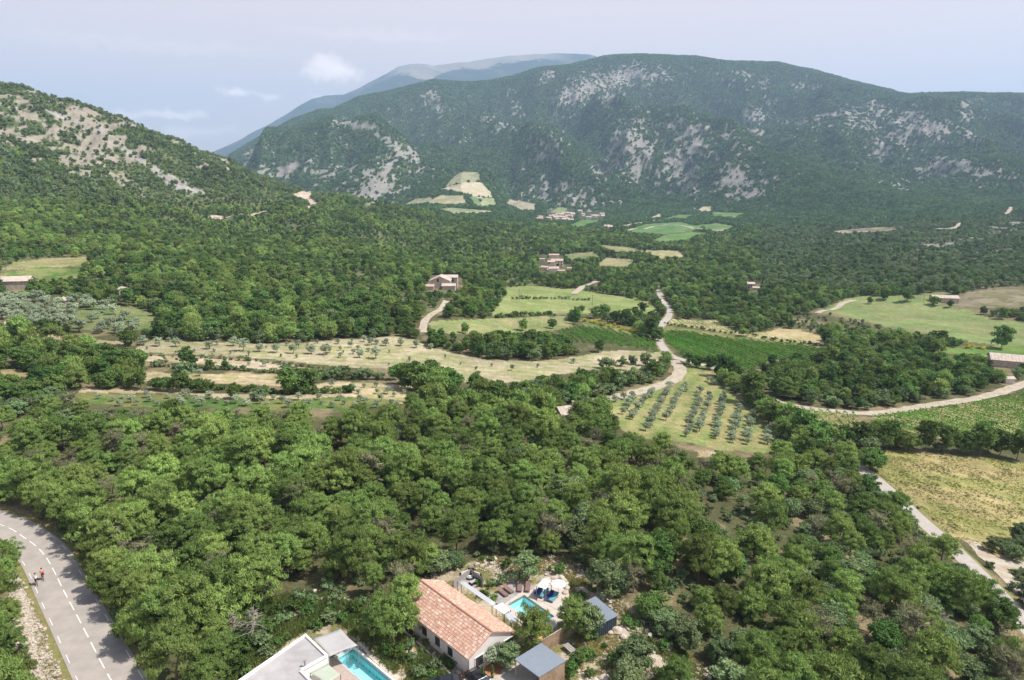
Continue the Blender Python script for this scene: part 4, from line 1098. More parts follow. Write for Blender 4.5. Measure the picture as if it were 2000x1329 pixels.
tree_at('bush', 962, 1144, 1.0, 'garden_shrub', 'grey green shrub on the rubble above the stone terrace')
tree_at('bush', 981, 1142, 1.0, 'garden_shrub', 'spreading shrub on the rubble beside the leftmost sun lounger')
for k, (x, y, s) in enumerate([(835, 1255, .7), (852, 1262, .6), (870, 1290, .7), (850, 1310, 1.0), (880, 1302, .8), (800, 1268, .7), (782, 1282, .8), (806, 1290, .7), (760, 1275, .9), (820, 1320, 1.0), (842, 1325, .8)]):
    tree_at('bush' if k % 2 else 'green_bush', x, y, s, 'garden_shrub', 'low shrub on the bank between the two houses', 'low shrubs on the bank between the two houses')
for k, (x, y, s) in enumerate([(1120, 1300, 1.1), (1135, 1292, 1.0), (1118, 1320, 1.2), (1150, 1285, .9), (1105, 1318, .9), (1150, 1320, .8), (1270, 1258, .7), (1300, 1330, .9), (1160, 1250, .8), (1182, 1265, .6)]):
    tree_at('green_bush', x, y, s, 'garden_shrub', 'green shrub on the stony slope right of the carport', 'shrubs on the stony slope right of the carport')
for k, (x, y, s) in enumerate([(640, 1215, 1.4), (622, 1228, 1.0), (600, 1205, 1.1), (655, 1180, 1.2), (690, 1195, 1.3), (575, 1190, 1.2), (560, 1215, 1.5), (530, 1240, 1.4), (545, 1200, 1.2), (510, 1262, 1.4), (480, 1280, 1.4), (720, 1215, 1.2), (615, 1175, 1.1), (500, 1230, 1.5), (470, 1310, 1.3), (520, 1285, 1.2), (740, 1232, 1.2), (670, 1212, 1.0), (585, 1170, 1.3), (440,1320,1.3),(460,1260,1.4)]):
    tree_at('green_bush' if k % 3 else 'bush', x, y, s, 'wild_shrub', 'leafy wild shrub in the green clearing behind the flat roofed villa', 'wild shrubs in the clearing behind the flat roofed villa')
# along the main road
tree_at('pine_near', 300, 1165, 1.05, 'pine_tree', 'broad bright pine closest to the road, right of the two cyclists')
tree_at('pine_near', 175, 1075, .95, 'pine_tree', 'leaning pine that shades the road above the two cyclists')
tree_at('pine_near', 215, 1100, 1.0, 'pine_tree', 'pine with bare lower trunk beside the shaded stretch of road')
tree_at('pine_near', 140, 1035, .95, 'pine_tree', 'dense pine overhanging the road bend')
tree_at('pine_near', 362, 1258, 1.05, 'pine_tree', 'large round pine right of the road, left of the dead tree')
tree_at('pine_near', 430, 1205, 1.12, 'pine_tree', 'tall wide pine above the dead tree')
tree_at('pine_near', 345, 1330, .95, 'pine_tree', 'pine by the road at the bottom edge of the view')
tree_at('pine_near', 290, 1262, .85, 'pine_tree', 'pine leaning over the right verge of the road below the oak')
tree_at('oak_near', 205, 1165, .72, 'oak_tree', 'deep green oak on the right verge opposite the two cyclists')
tree_at('oak_near', 252, 1250, .5, 'oak_tree', 'low dark oak bush on the right verge near the bottom')
for (x, y, s) in [(8, 1110, .9), (2, 1160, .9), (-30, 1190, 1.0), (18, 1222, .7), (-25, 1260, 1.0), (10, 1290, .85), (40, 1335, .8), (-10, 1350, 1.1), (-40,1130,1.0), (20,1400,1.0)]:
    tree_at('pine_near', x, y, s * .8, 'pine_tree', 'pine on the left side of the road at the picture edge', 'pines left of the road')
for (x, y, s) in [(118, 1018, .95), (160, 1050, .8), (195, 1120, .85), (222, 1152, .8), (258, 1200, .9), (90, 1000, .9), (60, 992, .9)]:
    tree_at('pine_near', x, y, s, 'pine_tree', 'pine in the line leaning over the shaded right edge of the main road', 'pines along the right edge of the main road')
# right lane and dry field
tree_at('oak_near', 1700, 918, 1.15, 'oak_tree', 'big dark round oak at the corner of the dry field where the lane comes out')
for k, (x, y, s, kk) in enumerate([(1690, 968, .95, 'oak_near'), (1716, 988, .85, 'holm_near'), (1745, 1010, .9, 'pine_near'), (1768, 1032, 1.1, 'holm_near'), (1836, 1108, .85, 'pine_near'), (1872, 1132, 1.1, 'holm_near'), (1918, 1192, .95, 'pine_near'), (1950, 1235, .9, 'oak_near'), (1800, 1075, .8, 'holm_near')]):
    nm_ = {'oak': 'oak_tree', 'holm': 'holm_oak', 'pine': 'pine_tree'}[kk.split('_')[0]]
    tree_at(kk, x, y, s, nm_, ['oak', 'holm oak', 'pine', 'wide holm oak', 'pine', 'holm oak', 'pine', 'oak', 'small holm oak'][k] + ' overhanging the left edge of the lane, ' + ['topmost', 'second from the top', 'third from the top', 'fourth from the top', 'beside the dry field bushes', 'just below the dry field bushes', 'near the gravel turning', 'at the lower right corner', 'above the gravel turning'][k])
tree_at('pine_near', 1655, 950, .8, 'pine_tree', 'umbrella shaped pine just below the big round oak by the lane')
for k, (x, y, s) in enumerate([(1938, 1078, .75), (1965, 1080, .8), (1988, 1062, 1.0), (1985, 1095, .8), (1995, 1078, .9)]):
    tree_at('holm_near', x, y, s, 'holm_oak', 'dark holm oak in the clump at the edge of the dry field beside the lane', 'holm oaks clumped at the edge of the dry field')
# terraces
tree_at('oak_mid', 566, 769, 1.25, 'oak_tree', 'big dark round oak standing alone in the terraced field')
tree_at('oak_mid', 590, 770, .85, 'oak_tree', 'smaller oak leaning on the big dark oak of the terraces')
for k, (x, y, s) in enumerate([(800, 762, 1.25), (825, 766, 1.45), (850, 765, 1.35), (875, 762, 1.15), (812, 750, 1.2), (842, 748, 1.2), (785, 752, .9), (770, 742, .8), (892, 758, .8)]):
    tree_at('oak_mid', x, y, s, 'oak_tree', 'large oak in the dense green clump at the end of the terraces', 'oaks clumped at the end of the terraces')
hedge([(262, 693), (400, 700), (520, 708), (640, 722)], 'bush', 2.0, .9, 'terrace_shrub', 'low shrub in the long row along the upper terrace bank', 'shrubs along the upper terrace bank')
hedge([(300, 716), (420, 721), (540, 730), (640, 742)], 'bush', 1.7, 1.3, 'terrace_shrub', 'green shrub on the bank below the second terrace', 'shrubs on the middle terrace bank')
hedge([(430, 762), (530, 768), (610, 770), (690, 766)], 'green_bush', 1.5, 1.4, 'terrace_shrub', 'bright green shrub along the lowest bank beside the lone oak', 'shrubs along the lowest terrace bank')
hedge([(560, 738), (640, 740), (740, 742)], 'holm_mid', 2.6, .8, 'holm_oak', 'holm oak in the hedge between the lone oak and the big oak clump', 'holm oaks in the terrace hedge')
hedge([(205, 758), (290, 762), (370, 765), (430, 766)], 'oak_mid', 3.4, .72, 'oak_tree', 'oak in the dark row along the lowest terrace on the left', 'oaks along the lowest terrace')
for (x, y, s) in [(360, 713, .8), (375, 716, .6), (408, 724, .45), (440, 722, .45), (255, 722, .8), (272, 726, .9), (240, 720, .8), (225, 724, .9), (210, 726, 1.0), (190, 722, 1.0), (170, 724, 1.1)]:
    tree_at('oak_mid', x, y, s, 'oak_tree', 'oak among the upper terraces at their left end', 'oaks at the left end of the upper terraces')
# olives: terrace rows, orchard, grove
def olives(px0, py0, px1, py1, n, s, label, group, key='olive', jp=3):
    for k in range(n):
        f = (k + .5) / n
        tree_at(key, px0 + (px1 - px0) * f + rng.normal(0, jp), py0 + (py1 - py0) * f + rng.normal(0, jp * .25), s * rng.uniform(.75, 1.2), 'olive_tree', label, group)
ga = 'olive trees on the top terrace'; la = 'small silvery olive tree scattered on the pale top terrace'
for (x, y, s) in [(280, 675, 1.3), (310, 677, 1.2), (345, 678, 1.2), (410, 682, 1.3), (456, 676, 1.2), (475, 686, 1.3), (507, 687, 1.2), (540, 689, 1.2), (572, 691, 1.2), (608, 692, 1.3), (638, 694, 1.5), (643, 690, 1.0), (583, 681, .9), (685, 679, .9), (725, 675, 1.1), (736, 673, .9), (753, 676, 1.1), (783, 676, 1.1), (703, 699, 1.2), (735, 701, 1.3), (813, 680, 1.0), (842, 682, .9), (330, 668, .7), (425, 674, .8), (505, 672, .7), (660, 672, .8), (712, 668, .8), (700, 683, .7), (690, 692, .7), (665, 699, .6), (1000, 724, .7), (1120, 710, .8), (720, 688, .7)]:
    tree_at('olive', x, y, s, 'olive_tree', la, ga)
for (x, y) in [(287, 683), (380, 689), (418, 688), (450, 692), (486, 695), (549, 697), (580, 700), (665, 685), (670, 690), (688, 668), (730, 690), (620, 672), (640, 680), (600, 676), (760, 690), (870, 700), (900, 712), (930, 722), (960, 716), (1050, 718), (520, 680), (560, 676), (760, 714), (800, 706)]:
    tree_at('sapling', x, y, rng.uniform(.7, 1.3), 'olive_tree', 'tiny young olive plant between the larger ones on the top terrace', 'young olive plants on the top terrace')
for (x, y) in [(648, 756), (690, 760), (735, 757), (712, 758), (737, 770), (757, 770), (600, 762), (487, 714), (518, 716), (555, 718), (580, 719), (620, 748), (390, 735), (560, 752), (770, 775), (700, 770), (790, 770)]:
    tree_at('olive', x, y, rng.uniform(.5, .8), 'olive_tree', 'young olive tree on the lower terraces around the lone oak', 'young olive trees on the lower terraces')
for r_ in range(3):
    for k in range(15):
        x = 200 + k * 42 + r_ * 14 + rng.normal(0, 5); y = 778 + r_ * 7 + k * .45 + rng.normal(0, 1)
        if x < 790: tree_at('olive', x, y, rng.uniform(.5, .85), 'olive_tree', 'young olive tree in the bright green strip behind the pine wood', 'young olive trees in the green strip')
# orchard rows: (top px,py) -> (bottom px,py), count
ORCH = [((1240, 772), (1195, 788), 2), ((1240, 778), (1215, 812), 5), ((1275, 766), (1233, 822), 8), ((1272, 776), (1272, 776), 1), ((1310, 758), (1262, 845), 10), ((1340, 752), (1300, 825), 8), ((1338, 765), (1340, 765), 1),
        ((1368, 765), (1342, 855), 10), ((1390, 772), (1362, 845), 8), ((1418, 762), (1395, 860), 13), ((1445, 790), (1428, 868), 9), ((1470, 806), (1458, 872), 6), ((1502, 840), (1495, 872), 3), ((1375, 744), (1400, 754), 2)]
for (a, b, n) in ORCH:
    olives(a[0], a[1], b[0], b[1], int(n * 1.5), .80, 'silvery round olive tree in the orchard rows right of the gravel track', 'olive trees in the orchard', jp=2)
gx, gy, gs = OLIVE_GROVE
sel = rng.permutation(len(gx))[:110]
for k in sel: SPECIAL.append(('olive', gx[k], gy[k], gs[k], 'olive_tree', 'grey leaved olive tree in the old grove at the left edge', 'olive trees in the old left grove', None))
rest = np.setdiff1d(np.arange(len(gx)), sel)
# meadow edge and isolated trees, valley
for (x, y, s, l) in [(1727, 586, 1.0, 'round dark tree at the left of the pair on the far meadow edge'), (1772, 589, 1.25, 'big round oak standing in the middle of the far meadow edge'),
                     (1825, 597, 1.1, 'wide dark oak in front of the farmhouse roof at the far meadow'), (1955, 682, 1.35, 'large dark round oak right of the shrub belt beside the green vine strip'),
                     (1700, 594, .6, 'small tree left of the round dark tree on the far meadow'), (1855, 600, .6, 'small tree right of the farmhouse at the far meadow')]:
    tree_at('oak_mid', x, y, s * 1.1, 'oak_tree', l)
tree_at('oak_mid', 1285, 666, 1.2, 'oak_tree', 'dark oak left of the lane at the corner of the small vineyard')
tree_at('oak_mid', 1272, 660, 1.3, 'oak_tree', 'tall oak behind the bright bush beside the lane')
tree_at('green_bush', 1277, 664, 2.6, 'wild_shrub', 'bright green bush at the foot of the oak beside the lane')
for (x, y, s) in [(1125, 625, 1.1), (1115, 627, .8), (1160, 622, 1.0), (1178, 620, 1.0), (1185, 615, .9), (1205, 632, 1.1), (1225, 634, 1.1), (1245, 634, 1.0), (1265, 638, 1.1), (1255, 612, .9), (1240, 620, .8), (1288, 615, .9), (1078, 642, .8), (1020, 646, .8), (908, 652, .8), (1136, 610, .7)]:
    tree_at('oak_mid', x, y, s, 'oak_tree', 'oak in the loose line between the meadows and the broom bank', 'oaks between the meadows and the broom')
hedge([(1132, 627), (1160, 630), (1200, 640), (1250, 652)], 'broom', 2.2, 1.1, 'broom_bush', 'yellow flowering broom on the bank left of the lane', 'flowering broom left of the lane', jit=1.6)
hedge([(1885, 680), (1925, 682)], 'broom', 2.5, 1.1, 'broom_bush', 'yellow flowering broom beside the large dark oak on the right', 'flowering broom beside the right oak', jit=.6)
hedge([(1002, 585), (1060, 584), (1157, 588)], 'bush', 2.6, 1.5, 'hedge_shrub', 'shrub in the straight hedge across the upper meadow', 'shrubs of the upper meadow hedge', jit=.4)
hedge([(970, 621), (1010, 618), (1085, 617)], 'green_bush', 2.6, 1.7, 'hedge_shrub', 'shrub in the green hedge between the two meadows', 'shrubs between the two meadows', jit=.6)
hedge([(1300, 632), (1390, 647), (1500, 664), (1640, 682)], 'green_bush', 2.4, 1.0, 'hedge_shrub', 'low shrub on the verge along the top of the big vineyard', 'shrubs above the big vineyard', jit=.8)
# hedgerow on the right of the orchard
for (x, y, s) in [(1345, 712, .9), (1360, 718, .9), (1385, 722, .9), (1412, 738, 1.25), (1430, 748, 1.3), (1450, 760, 1.0), (1462, 788, 1.35), (1480, 800, 1.2), (1512, 820, 1.0), (1530, 838, 1.25), (1550, 850, 1.2), (1575, 862, 1.3), (1600, 872, 1.2), (1500, 805, 1.0), (1560, 868, 1.2), (1590, 885, 1.1), (1620, 880, 1.1), (1650, 868, 1.0), (1680, 872, 1.0), (1710, 875, .95), (1740, 876, 1.0), (1775, 880, 1.0), (1810, 882, 1.05), (1845, 884, 1.0), (1880, 886, 1.0), (1915, 888, 1.2), (1950, 892, 1.0), (1985, 898, 1.0), (1700, 862, .8), (1930, 880, 1.0)]:
    tree_at('oak_mid', x, y, s, 'oak_tree', 'broad green oak in the hedgerow between the orchard and the vineyards', 'oaks in the hedgerow by the orchard')
for (x, y, s) in [(1190, 722, 1.2), (1178, 720, 1.0), (1215, 716, 1.0), (1235, 712, 1.0), (1260, 715, 1.1), (1280, 720, 1.0), (1298, 712, 1.0), (1290, 735, 1.2), (1262, 742, 1.2), (1240, 740, 1.0), (1300, 700, 1.0), (1225, 752, 1.2), (1205, 762, 1.3), (1190, 770, 1.2), (1165, 775, 1.3), (1145, 765, 1.2)]:
    tree_at('holm_mid', x, y, s, 'holm_oak', 'rounded holm oak on the pale bank left of the gravel track', 'holm oaks left of the gravel track')
# right wood beside the curved track
for (x, y) in [(1452, 562), (1462, 568), (1472, 556), (1456, 560), (1488, 562), (1521, 552), (1428, 566), (1441, 568)]:
    tree_at('cypress', x, y, .95, 'cypress_tree', 'thin dark cypress beside the small stone house in the far wood', 'cypresses beside the far stone house')
# dead trees
def dead_tree(px, py, h, label, seed):
    g = G(px, py); e = empty('dead_tree', tuple(g), label=label, cat='dead tree')
    r = np.random.default_rng(seed); t = MB()
    lean = Vector((r.uniform(-.1, .25), r.uniform(-.1, .1), 1)).normalized()
    pts = [Vector((0, 0, -.2)) + lean * h * k / 4 + Vector((r.normal(0, .05), r.normal(0, .05), 0)) * h * .3 * (k > 0) for k in range(5)]
    for k in range(4): t.tube(pts[k], pts[k + 1], .17 * (1 - k * .22), .17 * (1 - (k + 1) * .22), 6)
    t.build('trunk', 'dead_wood', e)
    b = MB()
    for k in range(46):
        f = r.uniform(.3, 1); s = pts[0].lerp(pts[4], f); a = r.uniform(0, 6.28); L = (1.25 - f) * h * .5 * r.uniform(.5, 1.1)
        d = Vector((math.cos(a), math.sin(a), r.uniform(-.25, .5))).normalized()
        m_ = s + d * L * .55; e_ = m_ + (d + Vector((r.normal(0, .3), r.normal(0, .3), r.normal(0, .3)))).normalized() * L * .5
        b.tube(s, m_, .045, .03, 4); b.tube(m_, e_, .03, .012, 4)
        for q in range(2):
            e3 = m_ + Vector(unit(1, r)[0]) * L * .35; b.tube(m_, e3, .022, .008, 3)
    b.build('branches', 'dead_wood', e)
dead_tree(492, 1258, 5.5, 'bare grey dead tree left of the flat roofed villa', 1)
dead_tree(237, 1098, 6.5, 'dead pine with bare branches beside the shaded stretch of road', 2)
dead_tree(462, 1245, 4.0, 'smaller dead tree tangled beside the bare grey one', 3)
dead_tree(1515, 1175, 4.5, 'grey dead shrub with bare twigs in the wood on the right', 4)
dead_tree(1830, 1245, 4.5, 'grey dead tree near the lane at the lower right', 5)

# ------------------------------------------------------------------ place everything
CATS = {'pine': ('pine_tree', 'pine tree'), 'oak': ('oak_tree', 'oak tree'), 'holm': ('holm_oak', 'holm oak')}
def region_words(kind, px, py, Y):
    k = {'pine': 'pine', 'oak': 'dark oak', 'holm': 'grey holm oak'}[kind]
    if px < 330: w = 'in the wood at the left beside the road bend'
    elif px < 640: w = 'in the dense wood above the bare dead tree'
    elif px < 960: w = 'in the dense wood behind the tiled house'
    elif px < 1250: w = 'in the wood above the pool terrace and grey shed'
    elif px < 1560: w = 'in the mixed wood below the olive orchard'
    else: w = 'in the open wood on the left side of the lane'
    if py > 1080: w = w.replace('in the', 'at the front of the', 1)
    k_ = k if len((k + ' ' + w).split()) <= 16 else k.split()[-1]
    return k_ + ' ' + w, w.replace('in the', 'of the', 1)
LM = [('the bend of the main road', 30, 985), ('the two cyclists', 150, 1120), ('the bare grey dead tree', 492, 1225), ('the flat roofed villa', 600, 1250), ('the tiled roof', 850, 1140), ('the lounge deck', 925, 1100),
      ('the white parasol', 1090, 1120), ('the grey shed roof', 1190, 1170), ('the stony path', 1300, 1270), ('the lower corner of the orchard', 1340, 870), ('the round oak by the dry field', 1680, 930), ('the lane bend', 1880, 1080),
      ('the stone cottage', 1110, 810), ('the lone oak of the terraces', 566, 740), ('the green strip below the terraces', 350, 790), ('the middle of the bottom right wood', 1560, 1180), ('the bottom right corner', 1900, 1290), ('the dense middle of the pine wood', 750, 940),
      ('the left end of the pine wood', 250, 900), ('the right end of the pine wood', 1100, 960), ('the curved gravel track', 1660, 780), ('the pine wood above the dead tree', 480, 1060), ('the wood right of the orchard', 1480, 960), ('the bare grey dead shrub', 1515, 1150)]
ORD = ['nearest', 'second nearest', 'third nearest', 'fourth nearest', 'fifth nearest', 'sixth nearest', 'seventh nearest', 'eighth nearest', 'ninth nearest', 'tenth nearest', 'eleventh nearest', 'twelfth nearest', 'thirteenth nearest', 'fourteenth nearest']
RANK = {}
LAST = [None]
def stand(key, k, x, y, s, rz, name, label, group, zs=None, cat=None):
    kit_ = KIT[key]; e = kit_[k % len(kit_)]
    z = float(height(x, y))
    cat = cat or name.replace('_', ' ')
    if e[1] is not None:
        o = empty(name, (x, y, z), rz, label=label, cat=cat, group=group)
        c = link('crown', e[0], o); t = link('trunk', e[1], o)
    else:
        o = link(name, e[0], None, (x, y, z), label=label, cat=cat, group=group); o.rotation_euler = (0, 0, rz)
    o.scale = (s, s, s * (zs or rng.uniform(.9, 1.12)))
    LAST[0] = o
    return o
SP_CATS = {'garden_shrub': 'shrub', 'wild_shrub': 'shrub', 'terrace_shrub': 'shrub', 'hedge_shrub': 'shrub', 'broom_bush': 'bush', 'pine_tree': 'pine tree', 'oak_tree': 'oak tree', 'holm_oak': 'holm oak', 'olive_tree': 'olive tree', 'cypress_tree': 'cypress'}
count = {}
for (key, x, y, s, name, label, group, zs) in SPECIAL:
    stand(key, int(rng.integers(0, 7)) if key == 'pine_near' else int(rng.integers(0, 99)), x, y, s, rng.uniform(0, 6.28), name, label, group, zs, SP_CATS[name])
    count[name] = count.get(name, 0) + 1
JOBS, PLACED = [], []
merged = {}
for (key, X, Y, Z, S) in TREES: merged.setdefault(key, []).append((X, Y, Z, S))
for key in merged: merged[key] = [np.concatenate([m[i] for m in merged[key]]) for i in range(4)]
for kind, near, mid in (('pine', 'pine_near', 'pine_mid'), ('oak', 'oak_near', 'oak_mid'), ('holm', 'holm_near', 'holm_mid')):
    budget = 292 - count.get(CATS[kind][0], 0)
    for key in (near, mid):
        if key not in merged or budget <= 0: continue
        X, Y, Z, S = merged[key]
        px, py = project(X, Y, Z + 3)
        inn = (px > 5) & (px < 1995) & (py < 1322) & (py > 0)
        score = np.where(inn, S / Y, 0)
        o = np.argsort(-score)[:budget]; o = o[score[o] > 0]
        for i in o:
            lab, grp = region_words(kind, px[i], py[i], Y[i])
            if Y[i] > 190:
                lab = {'pine': 'green pine', 'oak': 'dark oak', 'holm': 'grey green holm oak'}[kind] + (' in the woods around the terraces on the left' if px[i] < 900 else ' in the belts between the orchard and vineyards')
                grp = 'trees around the terraces' if px[i] < 900 else 'trees between the orchard and vineyards'
            dd = sorted((math.hypot(px[i] - a_, (py[i] - b_) * 1.3), l_) for l_, a_, b_ in LM)
            JOBS.append((dd[0], kind, lab, len(JOBS)))
            stand(key, int(rng.integers(0, 99)), X[i], Y[i], S[i], rng.uniform(0, 6.28), CATS[kind][0], lab, kind + 's ' + grp, None, CATS[kind][1]); PLACED.append(LAST[0])
        budget -= len(o)
        k = np.setdiff1d(np.arange(len(X)), o)
        merged[key] = [a[k] for a in merged[key]]
for kind in ('pine', 'oak', 'holm'):
    for (l_, _a, _b) in LM:
        q = sorted((j[0][0], j[3]) for j in JOBS if j[1] == kind and j[0][1] == l_)
        for r_, (_d, i) in enumerate(q[:14]):
            kn = {'pine': 'grey half dead pine' if any(c.data.name.startswith('dry_') for c in PLACED[i].children) else 'pine', 'oak': 'dark oak', 'holm': 'grey holm oak'}[kind]
            PLACED[i]['label'] = '%s %s to %s' % (ORD[r_], kn, l_)
NAMES = {'pine_near': 'pine_wood', 'pine_mid': 'pine_wood', 'pine_far': 'pine_wood', 'oak_near': 'oak_wood', 'oak_mid': 'oak_wood', 'oak_far': 'oak_wood',
         'holm_near': 'holm_oak_wood', 'holm_mid': 'holm_oak_wood', 'holm_far': 'holm_oak_wood', 'scrub': 'mountain_scrub'}
for key, (X, Y, Z, S) in merged.items():
    scatter(NAMES[key], key, X, Y, Z, S, rng.uniform(0, 6.28, len(X)), S * rng.uniform(.85, 1.2, len(X)))
    print('SCATTER', key, len(X))
scatter('olive_grove', 'olive', gx[rest], gy[rest], height(gx[rest], gy[rest]), gs[rest], rng.uniform(0, 6.28, len(rest)))
# undergrowth, grass, stones
def cover(name, key, poly, sp, s0, s1, Y0, Y1, thr=None, seed=5, avoid=None):
    xs = [P(*p)[:2] for p in poly] if Y1 < 100 else None
    X, Y = candidates(Y0, Y1, sp, .92); Z = height(X, Y); px, py = project(X, Y, Z)
    k = pip(px, py, poly) & ~on_way(X, Y, .2)
    if thr is not None: k &= fbm(X / 3.2, Y / 3.2, seed, 4) > thr
    if avoid:
        for a in avoid: k &= ~pip(px, py, a)
    X, Y, Z = X[k], Y[k], Z[k]
    S = rng.uniform(s0, s1, len(X))
    scatter(name, key, X, Y, Z, S, rng.uniform(0, 6.28, len(X)))
    print('COVER', name, len(X))
KEEP_OFF = [[(458,1340),(597,1230),(665,1215),(705,1262),(790,1335),(760,1420),(420,1420)],           # villa and pool
            [(806,1230),(870,1105),(905,1120),(925,1095),(975,1150),(1055,1120),(1110,1140),(1130,1215),(1105,1330),(1100,1500),(900,1500),(905,1320),(820,1262)],  # tiled house, terrace
            [(1130,1200),(1146,1175),(1165,1160),(1215,1205),(1200,1235),(1160,1225)]]
cover('dry_grass', 'tuft', OPEN['clearing'][0], .42, .5, 1.1, 55, 115, .50, 5, KEEP_OFF)
cover('green_grass', 'green_tuft', [(400,1400),(470,1290),(455,1205),(540,1165),(640,1160),(720,1195),(770,1235),(835,1280),(900,1330),(840,1400),(780,1329),(700,1240),(660,1215),(597,1230),(458,1330)], .38, .6, 1.5, 55, 100, .40, 6)
cover('green_grass', 'green_tuft', [(1060,1130),(1160,1140),(1260,1240),(1400,1329),(1100,1400),(1110,1290),(1200,1240),(1130,1180)], .5, .5, 1.1, 55, 110, .5, 7, KEEP_OFF)
cover('rubble', 'stones', OPEN['clearing'][0], .62, .6, 1.7, 55, 115, .55, 8, KEEP_OFF)
cover('dry_grass', 'tuft', OPEN['dry_field'][0], .75, .3, .75, 95, 210, .42, 9)
cover('green_grass', 'green_tuft', OPEN['dry_field'][0], .9, .3, .7, 95, 210, .60, 10)
cover('rubble', 'stones', [(15,1125),(55,1130),(95,1200),(150,1345),(60,1400),(30,1200)], .34, .5, 1.3, 55, 100, None, 11)
cover('dry_grass', 'tuft', [(25,1070),(60,1110),(150,1345),(100,1400),(60,1200)], .4, .4, .9, 55, 110, .45, 12)
cover('undergrowth', 'bush', [(-50,900),(2050,900),(2050,1450),(-50,1450)], 2.1, .5, 1.3, 52, 150, .52, 13, KEEP_OFF + [OPEN['clearing'][0], OPEN['dry_field'][0], OPEN['road_side'][0]])
cover('undergrowth', 'green_bush', OPEN['clearing'][0], 1.5, .4, 1.0, 55, 110, .60, 14, KEEP_OFF)

# ------------------------------------------------------------------ vineyards: each row one thing
def vine_row(p, q, Hh, W, dens, r):
    L = np.linalg.norm(q - p); n = int(L * dens)
    if n < 6: return None
    s = r.random(n); s = s[(vnoise(s * L / 1.2, np.full(n, p[1]), 7) > .03)]; n = len(s)
    x = p[0] + (q[0] - p[0]) * s + r.normal(0, W * .33, n); y = p[1] + (q[1] - p[1]) * s + r.normal(0, W * .33, n)
    z = height(x, y) + Hh * (.25 + .7 * r.random(n))
    d = unit(n, r)
    return tris(np.c_[x, y, z], d, .5 * r.uniform(.7, 1.3, n), .42, r)
def vineyard(name, poly_pix, dir_pix, spacing, Hh, W, dens, label, group, maxrows=300):
    """rows run along the direction between two seen points"""
    poly = np.array([G(*p)[:2] for p in poly_pix])
    a, b = G(*dir_pix[0])[:2], G(*dir_pix[1])[:2]
    d = (b - a) / np.linalg.norm(b - a); nrm = np.array([-d[1], d[0]])
    pr = poly @ nrm; r = np.random.default_rng(len(poly)); k = 0
    for off in np.arange(pr.min() + spacing / 2, pr.max(), spacing):
        hits = []
        for i in range(len(poly)):
            p, q = poly[i], poly[(i + 1) % len(poly)]; u, v = p @ nrm - off, q @ nrm - off
            if u * v < 0: hits.append((p + (q - p) * (u / (u - v))) @ d)
        hits.sort()
        for h in range(0, len(hits) - 1, 2):
            p = d * hits[h] + nrm * off; q = d * hits[h + 1] + nrm * off
            mid = (p + q) / 2
            V = vine_row(p, q, Hh, W, dens, r)
            if V is None: continue
            V[:, :2] -= mid; z0 = float(height(*mid)); V[:, 2] -= z0
            link('vine_row', tri_mesh('vine_row', V, 'vine_leaves'), None, (mid[0], mid[1], z0), label=label, cat='vine row', group=group); k += 1
    print('VINES', name, k)
vineyard('big', OPEN['big_vineyard'][0], [(1310, 660), (1440, 706)], 3.0, 1.2, .5, 17, 'leafy row of vines in the big green vineyard right of the lane', 'rows of the big vineyard')
vineyard('small', OPEN['small_vineyard'][0], [(1130, 640), (1180, 670)], 3.2, 1.3, .5, 15, 'row of vines in the small vineyard below the broom bank', 'rows of the small vineyard')
vineyard('r1', OPEN['vineyard_r1'][0], [(1600, 806), (1640, 842)], 2.6, 1.2, .6, 7, 'row of vines in the small plot between the gravel track and the hedgerow', 'rows of the small plot')
vineyard('r2', OPEN['vineyard_r2'][0], [(1760, 812), (1960, 874)], 2.9, 1.2, .5, 14, 'row of vines in the vineyard above the dry field on the right', 'rows of the right vineyard')
vineyard('young', OPEN['young_vineyard'][0], [(1330, 626), (1345, 636)], 3.2, .8, .4, 2.2, 'sparse row of young vines in the tan field above the big vineyard', 'rows of young vines')

# ------------------------------------------------------------------ buildings
mat('stucco_white', (.62, .58, .55), .9, .07, 1.5)
mat('stucco_bright', (.78, .77, .74), .85, .05, 1.2)
mat('stucco_cream', (.60, .52, .42), .9, .12, .6)
mat('stone_wall', (.47, .41, .34), .95, .25, 1.6, bump=.03, col2=(.38, .32, .26))
mat('clay_tile', (1, 1, 1), .88, .14, 2.5, attr='tint')
mat('clay_far', (.46, .33, .26), .9, .2, .8, col2=(.48, .38, .31))
mat('clay_pale', (.47, .39, .325), .9, .22, .8, col2=(.47, .40, .34))
mat('ridge_clay', (.42, .22, .15), .9, .15, 3)
mat('window_dark', (.035, .04, .045), .12, .05, 2, spec=.6)
mat('window_frame', (.22, .20, .18), .6, .1, 3)
mat('roof_sheet', (.195, .225, .265), .55, .05, .8, spec=.4)
mat('dark_cladding', (.035, .050, .072), .5, .1, 2, spec=.4)
mat('wood_board', (.36, .255, .17), .85, .22, 3, col2=(.27, .19, .13))
mat('wood_grey', (.31, .285, .265), .88, .16, 2.5, col2=(.36, .33, .30))
mat('wood_pink', (.44, .355, .31), .85, .12, 3)
mat('roof_gravel', (.40, .38, .37), .95, .14, .7, col2=(.34, .325, .315))
mat('sail_grey', (.40, .385, .38), .9, .05, 2)
mat('sail_white', (.66, .64, .62), .85, .04, 2)
mat('canvas_green', (.40, .44, .35), .85, .05, 2)
mat('awning_grey', (.42, .43, .44), .8, .05, 2)
mat('coping', (.50, .44, .38), .85, .08, 1.5)
mat('concrete', (.44, .40, .34), .9, .12, 1.2)
mat('pool_tile', (.60, .86, .88), .5, .05, 4)
mat('pool_tile_deep', (.25, .72, .74), .5, .05, 4)
mat('pool_rim', (.42, .52, .56), .6, .06, 3)
mat('lounger_brown', (.20, .125, .105), .8, .1, 4)
mat('towel_blue', (.012, .035, .19), .9, .1, 5)
